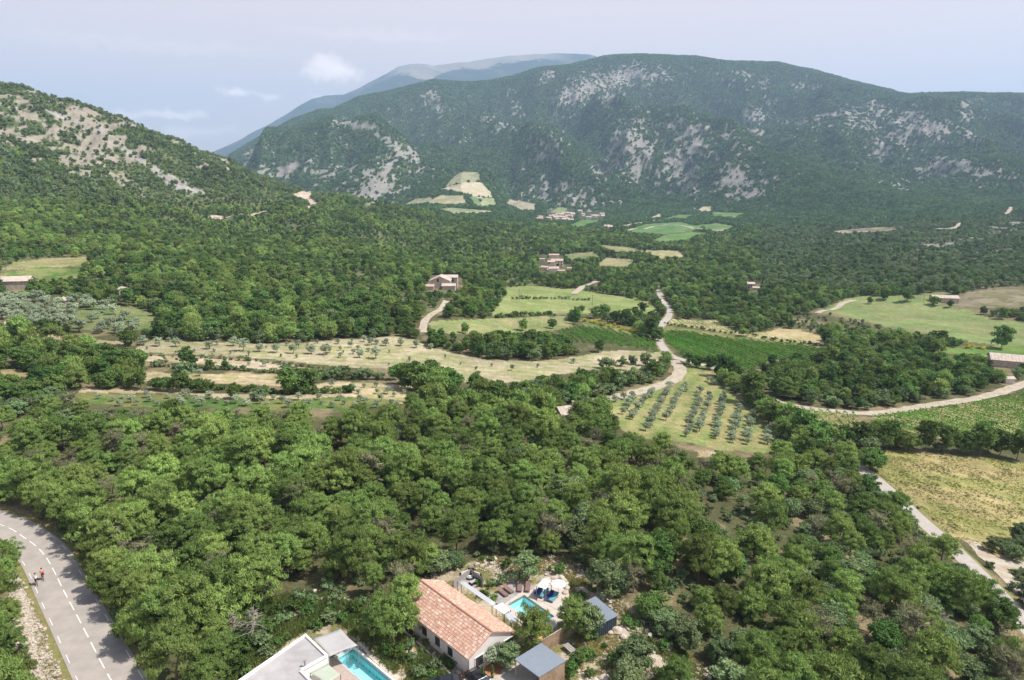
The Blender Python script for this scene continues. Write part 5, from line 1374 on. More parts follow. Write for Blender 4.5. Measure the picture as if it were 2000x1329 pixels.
mat('towel_teal', (.10, .28, .34), .9, .1, 5)
mat('frame_grey', (.25, .24, .24), .6, .05, 3)
mat('sofa_white', (.62, .60, .58), .9, .05, 3)
mat('black_weave', (.022, .022, .026), .8, .1, 6)
mat('car_black', (.012, .013, .016), .22, .03, 2, spec=.7)
mat('car_glass', (.03, .035, .04), .08, .03, 2, spec=.7)
mat('tyre', (.02, .02, .02), .9, .05, 3)
mat('steel', (.5, .5, .5), .35, .05, 3, metal=.8)
mat('red_cloth', (.62, .035, .02), .8, .08, 5)
mat('white_cloth', (.75, .74, .78), .8, .05, 5)
mat('navy_cloth', (.04, .035, .12), .8, .05, 5)
mat('black_cloth', (.02, .02, .022), .8, .05, 5)
mat('skin', (.50, .28, .19), .7, .05, 5)
mat('hair_dark', (.05, .035, .025), .9, .05, 9)
mat('yellow_plastic', (.75, .42, .03), .5, .03, 3)
mat('red_earth', (.40, .19, .10), .95, .25, 3, bump=.03)
mat('pale_gravel', (.56, .48, .39), .95, .2, 3, bump=.03)
mat('mast_white', (.80, .80, .82), .6, .03, .1)
mat('pole_wood', (.20, .17, .14), .9, .1, 3)
mw = bpy.data.materials.new('pool_water'); mw.use_nodes = True; nt = mw.node_tree; nt.nodes.clear()
_o = nt.nodes.new('ShaderNodeOutputMaterial'); _t = nt.nodes.new('ShaderNodeBsdfTransparent'); _t.inputs[0].default_value = (.72, .92, .94, 1)
_g = nt.nodes.new('ShaderNodeBsdfGlossy'); _g.inputs['Roughness'].default_value = .05
_n = nt.nodes.new('ShaderNodeTexNoise'); _n.inputs['Scale'].default_value = 2.5; _b = nt.nodes.new('ShaderNodeBump'); _b.inputs['Distance'].default_value = .03
nt.links.new(_n.outputs['Fac'], _b.inputs['Height']); nt.links.new(_b.outputs[0], _g.inputs['Normal'])
_f = nt.nodes.new('ShaderNodeFresnel'); _f.inputs[0].default_value = 1.33; nt.links.new(_b.outputs[0], _f.inputs['Normal'])
_m = nt.nodes.new('ShaderNodeMixShader'); nt.links.new(_f.outputs[0], _m.inputs[0]); nt.links.new(_t.outputs[0], _m.inputs[1]); nt.links.new(_g.outputs[0], _m.inputs[2]); nt.links.new(_m.outputs[0], _o.inputs['Surface'])
MATS['pool_water'] = mw

def rz_of(a, b): return math.atan2(b[1] - a[1], b[0] - a[0])
def gable_house(name, loc, w, l, eave, ridge, rz, wallm, roofm, label, cat, group=None, over=.35, wins=(), chimney=None, door=None, ground=-1.0):
    """local x across (width w), y along the ridge (length l); ridge along y. wins: (side, along, z, width, height)"""
    e = empty(name, loc, rz, label=label, cat=cat, group=group)
    m = MB(); hw, hl = w / 2, l / 2
    m.add([(-hw, -hl, ground), (hw, -hl, ground), (hw, -hl, eave), (0, -hl, ridge), (-hw, -hl, eave),
           (-hw, hl, ground), (hw, hl, ground), (hw, hl, eave), (0, hl, ridge), (-hw, hl, eave)],
          [(0, 1, 2, 3, 4), (9, 8, 7, 6, 5), (0, 5, 6, 1), (1, 6, 7, 2), (0, 4, 9, 5)])
    m.build('wall', wallm, e)
    sl = (ridge - eave) / hw
    for s in (-1, 1):
        r = MB(); ex = hw + over; t = .14
        za = eave - sl * over + .03; zb = ridge + .03
        ys = (-hl - over, hl + over)
        r.add([(s * ex, ys[0], za), (0, ys[0], zb), (0, ys[1], zb), (s * ex, ys[1], za), (s * ex, ys[0], za + t), (0, ys[0], zb + t), (0, ys[1], zb + t), (s * ex, ys[1], za + t)],
              [(0, 1, 2, 3), (7, 6, 5, 4), (0, 4, 5, 1), (2, 6, 7, 3), (3, 7, 4, 0)] if s > 0 else [(3, 2, 1, 0), (4, 5, 6, 7), (1, 5, 4, 0), (3, 7, 6, 2), (0, 4, 7, 3)])
        n = max(3, int(l / 1.2))       # shallow ribs of tiles
        for k in range(n):
            y = ys[0] + (k + .5) * (ys[1] - ys[0]) / n
            r.add([(s * ex, y - .18, za + t), (0, y - .18, zb + t), (0, y + .18, zb + t), (s * ex, y + .18, za + t), (s * ex, y, za + t + .1), (0, y, zb + t + .1)],
                  [(0, 4, 5, 1), (4, 3, 2, 5)])
        r.build('roof', roofm, e)
    for (side, al, z, ww, wh) in wins:
        f = MB(); g = MB()
        if side in 'EW':
            s = 1 if side == 'E' else -1
            f.box((s * (hw + .02), al, z), (.10, ww + .24, wh + .24)); g.box((s * (hw + .05), al, z), (.08, ww, wh))
        else:
            s = 1 if side == 'N' else -1
            f.box((al, s * (hl + .02), z), (ww + .24, .10, wh + .24)); g.box((al, s * (hl + .05), z), (ww, .08, wh))
        fo = f.build('window', 'window_frame', e); g.build('pane', 'window_dark', fo)
    if door:
        side, al, ww, wh = door; s = {'S': -1, 'N': 1}.get(side, 0)
        MB().box((al, s * (hl + .03), wh / 2), (ww, .12, wh)).build('door', 'window_dark', e)
    if chimney:
        c = MB(); cx, cy, ch = chimney; c.box((cx, cy, ch - .5), (.6, .6, 1.6)); c.box((cx, cy, ch + .36), (.8, .8, .12)); c.build('chimney', wallm, e)
    return e

# ---- the tiled house
Hu = np.array([.72, .694]); Hv = np.array([-.68, .733]); Hv /= np.linalg.norm(Hv); Hu = np.array([Hv[1], -Hv[0]])
c0 = P(915, 1289, 2.75)[:2]
HW, HL = 7.5, 15.2
hc = c0 + Hu * HW / 2 + Hv * HL / 2
hrz = math.atan2(Hv[1], Hv[0]) - math.pi / 2
EAVE, RIDGE = 2.75, 4.55
house = empty('tiled_house', (hc[0], hc[1], 0), hrz, label='white house with a long pinkish clay tile roof beside the pool terrace', cat='house')
def hloc(px, py, z):
    p = P(px, py, z)[:2] - hc; return np.array([p @ Hu, p @ Hv])
m = MB(); a, b = HW / 2 - .35, HL / 2 - .3
m.add([(-a, -b, -.6), (a, -b, -.6), (a, -b, EAVE), (0, -b, RIDGE), (-a, -b, EAVE), (-a, b, -.6), (a, b, -.6), (a, b, EAVE), (0, b, RIDGE), (-a, b, EAVE)],
      [(0, 1, 2, 3, 4), (9, 8, 7, 6, 5), (0, 5, 6, 1), (1, 6, 7, 2), (0, 4, 9, 5), (2, 7, 8, 3), (3, 8, 9, 4)])
m.build('wall', 'stucco_white', house)
rt = np.random.default_rng(5)
for sgn in (-1, 1):
    ln = math.hypot(HW / 2, RIDGE - EAVE); rows = 11; cols = 62
    V = []; Fq = []; tint = []
    dl = np.array([-sgn * (HW / 2) / ln, (RIDGE - EAVE) / ln])      # up the slope in (x, z)
    up = np.array([sgn * (RIDGE - EAVE) / ln, (HW / 2) / ln])
    for i in range(rows):
        for j in range(cols):
            y0 = -HL / 2 + j * HL / cols; yc = y0 + HL / cols / 2; wv = HL / cols * .5
            s0 = i * ln / rows - .05; s1 = (i + 1) * ln / rows + .04
            col = np.array([.50, .31, .23]) * rt.uniform(.86, 1.12)
            q = rt.random()
            if q < .10: col = np.array([.60, .47, .38]) * rt.uniform(.9, 1.1)
            elif q < .22: col = np.array([.43, .24, .17])
            elif q < .42: col = np.array([.54, .37, .28])
            lift0, lift1 = .06 + rt.uniform(-.01, .012), .03
            n0 = len(V)
            for (s_, lf, tp) in ((s0, lift0, 1.0), (s1, lift1, .8)):
                for (dy, h) in ((-wv, 0), (-wv * .55, .075), (wv * .55, .075), (wv, 0)):
                    base = np.array([sgn * HW / 2, EAVE + .02]) + dl * s_ + up * (lf + h * tp)
                    V.append((base[0], yc + dy * tp, base[1]))
            for k in range(3): Fq.append((n0 + k, n0 + k + 1, n0 + 5 + k, n0 + 4 + k))
            Fq.append((n0, n0 + 3, n0 + 2, n0 + 1))
            tint += [tuple(col)] * 8
    if sgn > 0: pass
    me = mesh_np('roof_tiles', V, Fq, ['clay_tile'], nv=4)
    ca = me.color_attributes.new('tint', 'FLOAT_COLOR', 'POINT')
    ca.data.foreach_set('color', np.c_[np.array(tint), np.ones(len(tint))].astype(np.float32).ravel())
    link('roof_tiles', me, house, kind='stuff')
    r = MB(); x0 = sgn * HW / 2
    r.add([(x0, -HL / 2, EAVE - .06), (0, -HL / 2, RIDGE - .06), (0, HL / 2, RIDGE - .06), (x0, HL / 2, EAVE - .06), (x0, -HL / 2, EAVE + .03), (0, -HL / 2, RIDGE + .03), (0, HL / 2, RIDGE + .03), (x0, HL / 2, EAVE + .03)],
          [(0, 1, 2, 3), (4, 5, 6, 7), (0, 4, 5, 1), (2, 6, 7, 3), (3, 7, 4, 0)])
    r.build('roof', 'ridge_clay', house)
    g = MB(); g.tube((x0 + sgn * .06, -HL / 2, EAVE - .06), (x0 + sgn * .06, HL / 2, EAVE - .06), .07, n=6); g.build('gutter', 'steel' if sgn > 0 else 'concrete', house)
for k in range(38):
    y = -HL / 2 + (k + .5) * HL / 38
    if k == 0:
        rm = MB(); n_ = 5
        vs = []
        for yy_, rr in ((-HL / 76 - .03, .13), (HL / 76 + .03, .10)):
            for q in range(n_): aa = math.pi * q / (n_ - 1); vs.append((rr * 1.3 * math.cos(aa), yy_, rr * math.sin(aa)))
        rm.add(vs, [(q, q + 1, n_ + q + 1, n_ + q) for q in range(n_ - 1)]); rme = rm.mesh('ridge_tile', 'ridge_clay')
    link('ridge_tile', rme, house, (0, y, RIDGE + .09))
def hwin(side, px, py, z, ww, wh):
    if side == 'W':
        p = hloc(px, py, z); al = p[1]; f = MB().box((-a - .02, al, z), (.12, ww + .2, wh + .2)); g = MB().box((-a - .06, al, z), (.1, ww, wh))
        sh = MB(); sh.box((-a - .1, al, z - wh / 2 - .08), (.25, ww + .3, .07))
    else:
        p = hloc(px, py, z); al = p[0]; f = MB().box((al, -b - .02, z), (ww + .2, .12, wh + .2)); g = MB().box((al, -b - .06, z), (ww, .1, wh))
        sh = MB(); sh.box((al, -b - .1, z - wh / 2 - .08), (ww + .3, .25, .07))
    fo = f.build('window', 'stucco_bright', house); g.build('pane', 'window_dark', fo); sh.build('sill', 'coping', fo)
hwin('W', 853, 1254, 1.5, 1.0, 1.2); hwin('W', 879, 1273, 1.5, 1.0, 1.2); hwin('W', 829, 1233, 1.5, 1.0, 1.2)
hwin('S', 938, 1292, 1.5, 1.2, 1.2); hwin('S', 994, 1257, 1.5, 1.3, 1.1)
MB().tube((-a - .08, -b - .02, -.4), (-a - .08, -b - .02, EAVE - .1), .05).build('downpipe', 'steel', house)
MB().box((a - .3, -b - .05, 1.0), (1.1, .12, 2.0)).build('door', 'window_dark', house)
# awning strip, sails, pergola cloths
def cloth(name, pix, z, mname, label, cat, poles=True, sag=.12, zs=None, polem='frame_grey'):
    q = [P(x, y, (zs[i] if zs else z)) for i, (x, y) in enumerate(pix)]
    c = np.mean(q, axis=0); e = empty(name, (c[0], c[1], 0), 0, label=label, cat=cat)
    n = 9; V = []
    for i in range(n):
        for j in range(n):
            s, t = i / (n - 1), j / (n - 1)
            p = q[0] * (1 - s) * (1 - t) + q[1] * s * (1 - t) + q[2] * s * t + q[3] * (1 - s) * t
            ed = 1 - .07 * (4 * s * (1 - s) * (abs(2 * t - 1)) + 4 * t * (1 - t) * abs(2 * s - 1)) * (1 if sag > .05 else 0)
            p = c + (p - c) * ed
            p[2] -= sag * 4 * s * (1 - s) * 4 * t * (1 - t)
            V.append(p - np.array([c[0], c[1], 0]))
    Fq = [(i * n + j, i * n + j + 1, (i + 1) * n + j + 1, (i + 1) * n + j) for i in range(n - 1) for j in range(n - 1)]
    me = mesh_np('cloth', V, Fq, [mname], smooth=True, nv=4); o = link('cloth', me, e)
    sd_ = o.modifiers.new('thickness', 'SOLIDIFY'); sd_.thickness = .02
    if poles:
        for p in q: MB().tube((p[0] - c[0], p[1] - c[1], -.2), (p[0] - c[0], p[1] - c[1], p[2] + .05), .05).build('post', polem, e)
    return e
cloth('awning', [(893, 1136), (901, 1132), (969, 1178), (961, 1184)], 2.35, 'awning_grey', 'long narrow grey awning along the pool side of the tiled roof', 'awning', sag=.02)
cloth('shade_sail', [(961, 1185), (981, 1176), (997, 1192), (984, 1200)], 2.3, 'sail_white', 'white square shade sail between the tiled roof and the pool', 'shade sail')
cloth('awning', [(985, 1200), (998, 1194), (1010, 1211), (999, 1219)], 2.2, 'awning_grey', 'pale grey shade cloth next to the white sail at the house corner', 'awning', sag=.03)
cloth('shade_sail', [(1048, 1146), (1060, 1130), (1077, 1133), (1066, 1152)], 2.0, 'sail_white', 'white shade sail above the blue sun loungers', 'shade sail')
# ---- pool terrace
def slab(name, pix, z0, z1, mname, label=None, cat=None, kind=None, parent=None):
    poly = [tuple(P(x, y, z1)[:2]) for (x, y) in pix]
    ar = sum(poly[i][0] * poly[(i + 1) % len(poly)][1] - poly[(i + 1) % len(poly)][0] * poly[i][1] for i in range(len(poly)))
    if ar < 0: poly = poly[::-1]
    return MB().prism(poly, z0, z1).build(name, mname, parent, label=label, cat=cat, kind=kind)
def frame_slabs(name, inner, outer, z0, z1, mname, **k):
    """paving round an opening: four pieces sharing corners"""
    I = [P(x, y, z1)[:2] for x, y in inner]; O = [P(x, y, z1)[:2] for x, y in outer]
    m = MB()
    for i in range(4):
        j = (i + 1) % 4; poly = [O[i], O[j], I[j], I[i]]
        ar = sum(poly[t][0] * poly[(t + 1) % 4][1] - poly[(t + 1) % 4][0] * poly[t][1] for t in range(4))
        if ar < 0: poly = poly[::-1]
        m.prism([tuple(p) for p in poly], z0, z1)
    return m.build(name, mname, **k)
frame_slabs('pool_terrace', POOL_A, [(980, 1183), (1020, 1154), (1110, 1204), (1056, 1250)], -.3, .12, 'coping', kind='structure')
slab('pool_terrace', [(1024, 1156.5), (1050, 1141), (1066, 1127), (1088, 1127), (1108, 1140), (1112, 1170), (1110, 1203)], -.3, .116, 'coping', kind='structure')
def board_deck(name, pix, z1, mname, nb, along, kind='structure', **k):
    """deck cut into boards clipped to the outline"""
    poly = [P(x, y, z1)[:2] for x, y in pix]; pc = np.mean(poly, axis=0)
    d = np.array(along, float); d /= np.linalg.norm(d); nn = np.array([-d[1], d[0]])
    pr = [(p - pc) @ nn for p in poly]; m = MB(); lo, hi = min(pr), max(pr); st = (hi - lo) / nb
    for b_ in range(nb):
        off = lo + (b_ + .5) * st; hits = []
        for i in range(len(poly)):
            p, q = poly[i] - pc, poly[(i + 1) % len(poly)] - pc; u, v = p @ nn - off, q @ nn - off
            if u * v < 0: hits.append((p + (q - p) * (u / (u - v))) @ d)
        hits.sort()
        for h in range(0, len(hits) - 1, 2):
            c_ = pc + d * (hits[h] + hits[h + 1]) / 2 + nn * off
            m.box((c_[0], c_[1], z1 - .06 + (b_ % 3) * .004), (hits[h + 1] - hits[h], st * .93, .12), math.atan2(d[1], d[0]))
    return m.build(name, mname, kind=kind, **k)
board_deck('wooden_deck', [(968, 1162), (983, 1151), (990, 1141), (1047, 1143), (1040, 1151), (1021, 1154), (980, 1182), (968, 1178)], .16, 'wood_grey', 34, Hu)
def pool(name, pix, ztop, depth, far_m, label, extra=None):
    q = [P(x, y, ztop) for x, y in pix]; c = np.mean(q, axis=0)
    e = empty(name, (c[0], c[1], 0), 0, label=label, cat='swimming pool')
    L = [(p[0] - c[0], p[1] - c[1]) for p in q]
    if sum(L[i][0] * L[(i + 1) % 4][1] - L[(i + 1) % 4][0] * L[i][1] for i in range(4)) < 0: L = L[::-1]; far_m = [far_m[2], far_m[1], far_m[0], far_m[3]]
    m = MB(); m.add([(x, y, ztop - depth) for x, y in L], [(0, 1, 2, 3)]); m.build('pool_floor', 'pool_tile', e)
    for i in range(4):
        j = (i + 1) % 4
        MB().add([(L[i][0], L[i][1], ztop - depth), (L[j][0], L[j][1], ztop - depth), (L[j][0], L[j][1], ztop - .01), (L[i][0], L[i][1], ztop - .01)], [(0, 1, 2, 3)]).build('pool_side', far_m[i], e)
    zw = ztop - .14
    MB().add([(x, y, zw) for x, y in L], [(0, 1, 2, 3)]).build('water', 'pool_water', e)
    return e
pool('swimming_pool', POOL_A, .12, 1.35, ['pool_tile', 'pool_tile', 'pool_tile_deep', 'pool_tile'], 'light blue rectangular swimming pool beside the tiled house, half hidden by a pine')
def lounger(px, py, ang, towel, label, group):
    g = P(px, py, .2); e = empty('sun_lounger', (g[0], g[1], .16), ang, label=label, cat='sun lounger', group=group)
    fm = 'lounger_brown' if towel is None else 'frame_grey'
    MB().box((0, -.25, .30), (.64, 1.35, .07)).build('seat', towel or fm, e)
    MB().box((0, .68, .46), (.64, .68, .07), 0, .55).build('backrest', towel or fm, e)
    MB().box((-.34, 0, .24), (.05, 1.85, .07)).box((.34, 0, .24), (.05, 1.85, .07)).box((0, -.93, .24), (.7, .05, .07)).build('frame', fm, e)
    for x in (-.3, .3):
        for y in (-.8, .6): MB().box((x, y, .1), (.06, .06, .24)).build('leg', fm, e)
def gdir(p0, p1):
    a_, b_ = P(*p0, 0), P(*p1, 0); return math.atan2(b_[1] - a_[1], b_[0] - a_[0]) - math.pi / 2
gl = 'brown sun loungers on the grey deck'; gb = 'towelled sun loungers under the white sail'
lounger(982.5, 1160, gdir((990, 1165), (975, 1153)), None, 'brown wooden sun lounger nearest the tiled house, leftmost of four', gl)
lounger(993, 1154, gdir((1000, 1158), (986, 1148)), None, 'brown wooden sun lounger second from the left, turned like the first', gl)
lounger(1014.6, 1150, gdir((1014, 1156), (1015, 1141)), None, 'brown wooden sun lounger facing the pool, third from the left', gl)
lounger(1030.5, 1150, gdir((1030, 1156), (1032, 1141)), None, 'brown wooden sun lounger nearest the white sail, rightmost of four', gl)
lounger(1052, 1157, gdir((1047, 1162), (1058, 1150)), 'towel_blue', 'sun lounger with a dark blue towel directly below the white sail', gb)
lounger(1062, 1162, gdir((1057, 1167), (1069, 1156)), 'towel_teal', 'sun lounger with a pale teal towel, second from the white sail', gb)
lounger(1073.5, 1167, gdir((1068, 1172), (1079, 1160)), 'towel_blue', 'sun lounger with a dark blue towel near the white parasol', gb)
lounger(1081.5, 1170, gdir((1076, 1175), (1087, 1164)), 'towel_teal', 'sun lounger with a teal towel, the farthest right by the parasol', gb)
g = P(1090, 1164, .12); e = empty('parasol', (g[0], g[1], .12), 0, label='open white parasol beside the rightmost sun loungers', cat='parasol')
MB().tube((0, 0, 0), (0, 0, 2.35), .03).build('pole', 'frame_grey', e)
m = MB(); vs = [(0, 0, 2.4)] + [(1.15 * math.cos(t), 1.15 * math.sin(t), 1.95) for t in np.arange(8) * math.pi / 4]; m.add(vs, [(0, i + 1, (i + 1) % 8 + 1) for i in range(8)]); m.build('canopy', 'sail_white', e)
def boulder(px, py, s, seed, label, group=None):
    g = G(px, py); r = np.random.default_rng(seed)
    import bmesh
    bm = bmesh.new(); bmesh.ops.create_icosphere(bm, subdivisions=2, radius=s)
    for v in bm.verts: v.co *= r.uniform(.8, 1.12); v.co.z *= .7; v.co.x *= 1.2
    me = bpy.data.meshes.new('boulder'); bm.to_mesh(me); bm.free(); me.materials.append(MATS['limestone'])
    o = link('boulder', me, None, (g[0], g[1], g[2] + s * .3), label=label, cat='boulder', group=group); o.rotation_euler = (0, 0, seed)
for k, (x, y, s) in enumerate([(1082, 1131, .45), (1090, 1129, .5), (1096, 1131, .55), (1101, 1136, .5), (1105, 1142, .45), (1107, 1150, .5), (1104, 1160, .45), (1078, 1140, .4), (1108, 1170, .4)]):
    boulder(x, y, s, k, 'pale limestone boulder edging the terrace behind the white sail', 'boulders edging the pool terrace')
boulder(1203, 1234, .75, 31, 'large pale boulder at the front corner of the grey shed'); boulder(1193, 1238, .4, 32, 'small pale boulder left of the large one by the shed')
for k, (x, y, s) in enumerate([(1218, 1246, .5), (1180, 1328, .6), (1162, 1332, .45), (1222, 1262, .35), (1236, 1275, .35), (1128, 1284, .3), (1298, 1266, .4), (1305, 1262, .35)]):
    boulder(x, y, s, 40 + k, 'pale rock on the stony slope right of the carport', 'rocks on the stony slope')
palm = P(1087, 1141, .12)
V = []
r = np.random.default_rng(3)
for k in range(11):
    an = k * .57; pts = np.array([[math.cos(an) * t * .8, math.sin(an) * t * .8, .5 + .5 * t - .8 * t * t] for t in np.linspace(0, 1, 7)])
    for q in range(6):
        for s in (-1, 1):
            V += [pts[q], pts[q + 1], (pts[q] + pts[q + 1]) / 2 + np.array([-math.sin(an), math.cos(an), -.1]) * .2 * s]
e = empty('palm', tuple(palm), 0, label='small palm planted among the boulders behind the white sail', cat='palm')
link('frond', tri_mesh('frond', np.array(V), 'green_grass'), e); MB().tube((0, 0, -.1), (0, 0, .55), .1, .07).build('trunk', 'bark', e)
# ---- lounge deck
e0 = [(901, 1133), (919, 1113), (943, 1133), (925, 1149)]
board_deck('lounge_deck', e0, .3, 'black_weave' if False else 'wood_grey', 20, Hu)
def fence(name, pa, pb, z0, h, n, mname, label, cap=True):
    A = np.array(pa[:2]); B = np.array(pb[:2]); e = empty(name, (A[0], A[1], z0), rz_of(A, B), label=label, cat='fence')
    L = np.linalg.norm(B - A); w = L / n; m = MB(); r = np.random.default_rng(n)
    for k in range(n): m.box(((k + .5) * w, r.uniform(-.012, .012), h / 2 - .1), (w * .9, .03, h + .2 + r.uniform(-.03, .03)))
    m.build('boards', mname, e, kind='stuff')
    if cap: MB().box((L / 2, 0, h + .06), (L + .06, .12, .05)).build('rail', 'wood_pink', e)
    for k in range(int(L / 2) + 1): MB().box((min(L, k * 2.0), .06, h / 2 - .2), (.09, .09, h + .3)).build('post', mname, e)
    return e
fence('wooden_fence', P(886, 1134, 1.5), P(919, 1111, 1.5), 0, 1.5, 36, 'wood_grey', 'grey board fence on the left side of the lounge deck', False)
fence('wooden_fence', P(919.5, 1111, 1.5), P(943, 1130, 1.5), 0, 1.5, 26, 'wood_grey', 'grey board fence behind the sofas of the lounge deck', False)
fence('wooden_fence', P(1057, 1253, 2.0), P(1109, 1221, 2.0), 0, 2.0, 42, 'wood_board', 'tall brown board fence running from the carport to the pines')
def sofa(px, py, w, d, ang, fm, cm, label):
    g = P(px, py, .4); e = empty('outdoor_sofa', (g[0], g[1], .3), ang, label=label, cat='sofa')
    MB().box((0, 0, .2), (w, d, .3)).box((0, d / 2 - .08, .42), (w, .14, .5)).box((-w / 2 + .08, 0, .35), (.14, d, .35)).box((w / 2 - .08, 0, .35), (.14, d, .35)).build('frame', fm, e)
    MB().box((0, -.07, .42), (w - .34, d - .25, .14)).build('cushion', cm, e); MB().box((0, d / 2 - .23, .62), (w - .36, .14, .34)).build('back_cushion', cm, e)
sofa(909, 1125, 1.6, .8, gdir((900, 1131), (906, 1122)) + .9, 'black_weave', 'sofa_white', 'white cushioned sofa on the left side of the lounge deck')
sofa(919.5, 1119, .9, .8, gdir((919, 1121), (921, 1115)), 'black_weave', 'black_weave', 'black armchair in the far corner of the lounge deck')
sofa(929.5, 1127, 1.5, .8, gdir((925, 1131), (934, 1123)), 'black_weave', 'sofa_white', 'sofa with pale cushions on the right side of the lounge deck')
sofa(935, 1134, .9, .8, gdir((930, 1136), (939, 1130)), 'black_weave', 'black_weave', 'black armchair at the right corner of the lounge deck')
g = P(925, 1140, .3); e = empty('bench', (g[0], g[1], .3), rz_of(P(919, 1144), P(932, 1136)), label='dark bench with a pale cushion at the near edge of the lounge deck', cat='bench')
MB().box((0, 0, .2), (1.5, .6, .36)).build('seat', 'black_weave', e); MB().box((0, 0, .42), (1.3, .45, .1)).build('cushion', 'sail_grey', e)
g = P(918, 1131, .3); e = empty('coffee_table', (g[0], g[1], .3), 0, label='round coffee table with a white bowl in the middle of the lounge deck', cat='table')
MB().tube((0, 0, 0), (0, 0, .32), .25, .15, 10).build('base', 'black_weave', e); MB().tube((0, 0, .32), (0, 0, .37), .45, n=14).build('table_top', 'sail_grey', e)
g2 = P(918, 1129, .7); e = empty('bowl', (g[0], g[1], .67), label='white bowl on the round coffee table of the lounge deck', cat='bowl')
MB().tube((0, 0, .0), (0, 0, .12), .10, .2, 12).build('bowl_body', 'sail_white', e)
# ---- carport and shed
def corners(pix, z): return [P(x, y, z) for x, y in pix]
cp = corners([(1005, 1288), (1057, 1256), (1105, 1291), (1053, 1323)], 2.6)
cc = np.mean(cp, axis=0); e = empty('carport', (cc[0], cc[1], 0), 0, label='carport with a flat blue grey sheet roof and brown board side wall', cat='carport')
L = [(p[0] - cc[0], p[1] - cc[1]) for p in cp]
MB().prism([L[0], L[3], L[2], L[1]], 2.5, 2.62).build('roof', 'roof_sheet', e)
m = MB()
for k in range(11):
    t = (k + .5) / 11; p0 = np.array(L[0]) * (1 - t) + np.array(L[3]) * t; p1 = np.array(L[1]) * (1 - t) + np.array(L[2]) * t
    m.tube((p0[0], p0[1], 2.625), (p1[0], p1[1], 2.625), .018, n=4)
m.build('roof_seam', 'roof_sheet', e)
def boards_between(A, B, z0, z1, n, mname, parent, name='boards'):
    A = np.array(A) * .97; B = np.array(B) * .97; d = B - A; Ln = np.linalg.norm(d); m = MB(); r = np.random.default_rng(n)
    for k in range(n):
        c = A + d * (k + .5) / n; m.box((c[0], c[1], (z0 + z1) / 2), (Ln / n * .9, .03 + r.uniform(0, .02), z1 - z0), math.atan2(d[1], d[0]))
    m.build(name, mname, parent, kind='stuff')
boards_between(L[3], L[2], -.8, 2.48, 30, 'wood_board', e); boards_between(L[2], L[1], -.5, 2.48, 28, 'wood_board', e)
for p in L: MB().box((p[0] * .95, p[1] * .95, 1.0), (.12, .12, 2.96)).build('post', 'wood_board', e)
A = P(1163, 1165, 2.3); B = P(1208, 1202, 2.3); D = P(1164, 1211, 2.3)
d1 = (B - A)[:2]; d2 = (D - B)[:2]; d2 = d2 - d1 * (d2 @ d1) / (d1 @ d1); d2 = d2 / np.linalg.norm(d2) * 3.9
Q = [A[:2], B[:2], B[:2] + d2, A[:2] + d2]; sc_ = np.mean(Q, axis=0); e = empty('garden_shed', (sc_[0], sc_[1], 0), 0, label='dark blue shed with ribbed walls and a grey sloping sheet roof behind the pines', cat='shed')
L = [tuple(q - sc_) for q in Q]
zt = [2.3, 2.3, 2.0, 2.0]
pp = [(x * .94, y * .94) for x, y in L]
o_ = pp[::1]
ar = sum(o_[i][0] * o_[(i + 1) % 4][1] - o_[(i + 1) % 4][0] * o_[i][1] for i in range(4))
if ar < 0: pp = pp[::-1]; L = L[::-1]; zt = zt[::-1]
MB().prism(pp, -2.2, [z - .1 for z in zt]).build('wall', 'dark_cladding', e)
MB().prism(L, [z - .08 for z in zt], zt).build('roof', 'roof_sheet', e)
m = MB()
for i in range(4):
    p0 = np.array(pp[i]); p1 = np.array(pp[(i + 1) % 4]); n_ = int(np.linalg.norm(p1 - p0) / .32)
    for k in range(n_):
        c = (p0 + (p1 - p0) * (k + .5) / n_); m.box((c[0], c[1], 0), (.07, .07, 3.9), math.atan2(*(p1 - p0)[::-1]))
m.build('cladding_ribs', 'dark_cladding', e, kind='stuff')
g = G(1112, 1272); e = empty('picnic_bench', (g[0], g[1], g[2]), rz_of(P(1100, 1262), P(1120, 1280)), label='low grey wooden bench on the rubble below the board fence', cat='bench')
for k in range(3): MB().box((0, -.3 + .3 * k, .5), (1.7, .26, .05)).build('plank', 'wood_grey', e)
for x in (-.65, .65): MB().box((x, 0, .22), (.08, .7, .5)).build('leg', 'wood_grey', e)
boulder(1122, 1281, .22, 77, 'small white stone lying beside the low grey bench')
e = empty('paddle_float', tuple(P(1055, 1247, .2)), .6, label='yellow pool float leaning near the house end of the board fence', cat='pool float'); MB().tube((-.6, 0, 0), (.6, 0, .1), .16, .1, 8).build('float_body', 'yellow_plastic', e)
# court in front of the house, low wall, planter, cars
slab('courtyard', [(918, 1322), (975, 1290), (1005, 1290), (1050, 1323), (1060, 1420), (850, 1420), (870, 1345)], -.2, .06, 'concrete', kind='structure')
slab('planting_bed', [(930, 1312), (950, 1300), (1000, 1270), (1006, 1276), (985, 1300), (975, 1318), (940, 1322)], 0, .10, 'red_earth', kind='structure')
def low_wall(pa, pb, h, t, mname, label):
    A, B = G(*pa), G(*pb); c = (A + B) / 2; o = MB().box((0, 0, h / 2 - .2), (np.linalg.norm((B - A)[:2]), t, h + .4)).build('low_wall', mname, None, tuple(c), label=label, cat='wall'); o.rotation_euler = (0, 0, rz_of(A, B))
low_wall((906, 1336), (930, 1315), .5, .2, 'concrete', 'low pale wall beside the drive at the corner of the tiled house')
for k, (p0, p1) in enumerate([((790, 1236), (828, 1270)), ((828, 1270), (872, 1312)), ((872, 1312), (893, 1335))]):
    low_wall(p0, p1, .35, .22, 'coping', ['pale stone kerb wall along the shady side of the tiled house, upper length', 'pale stone kerb wall beside the two lower windows of the tiled house', 'pale stone kerb wall near the bottom edge left of the house corner'][k])
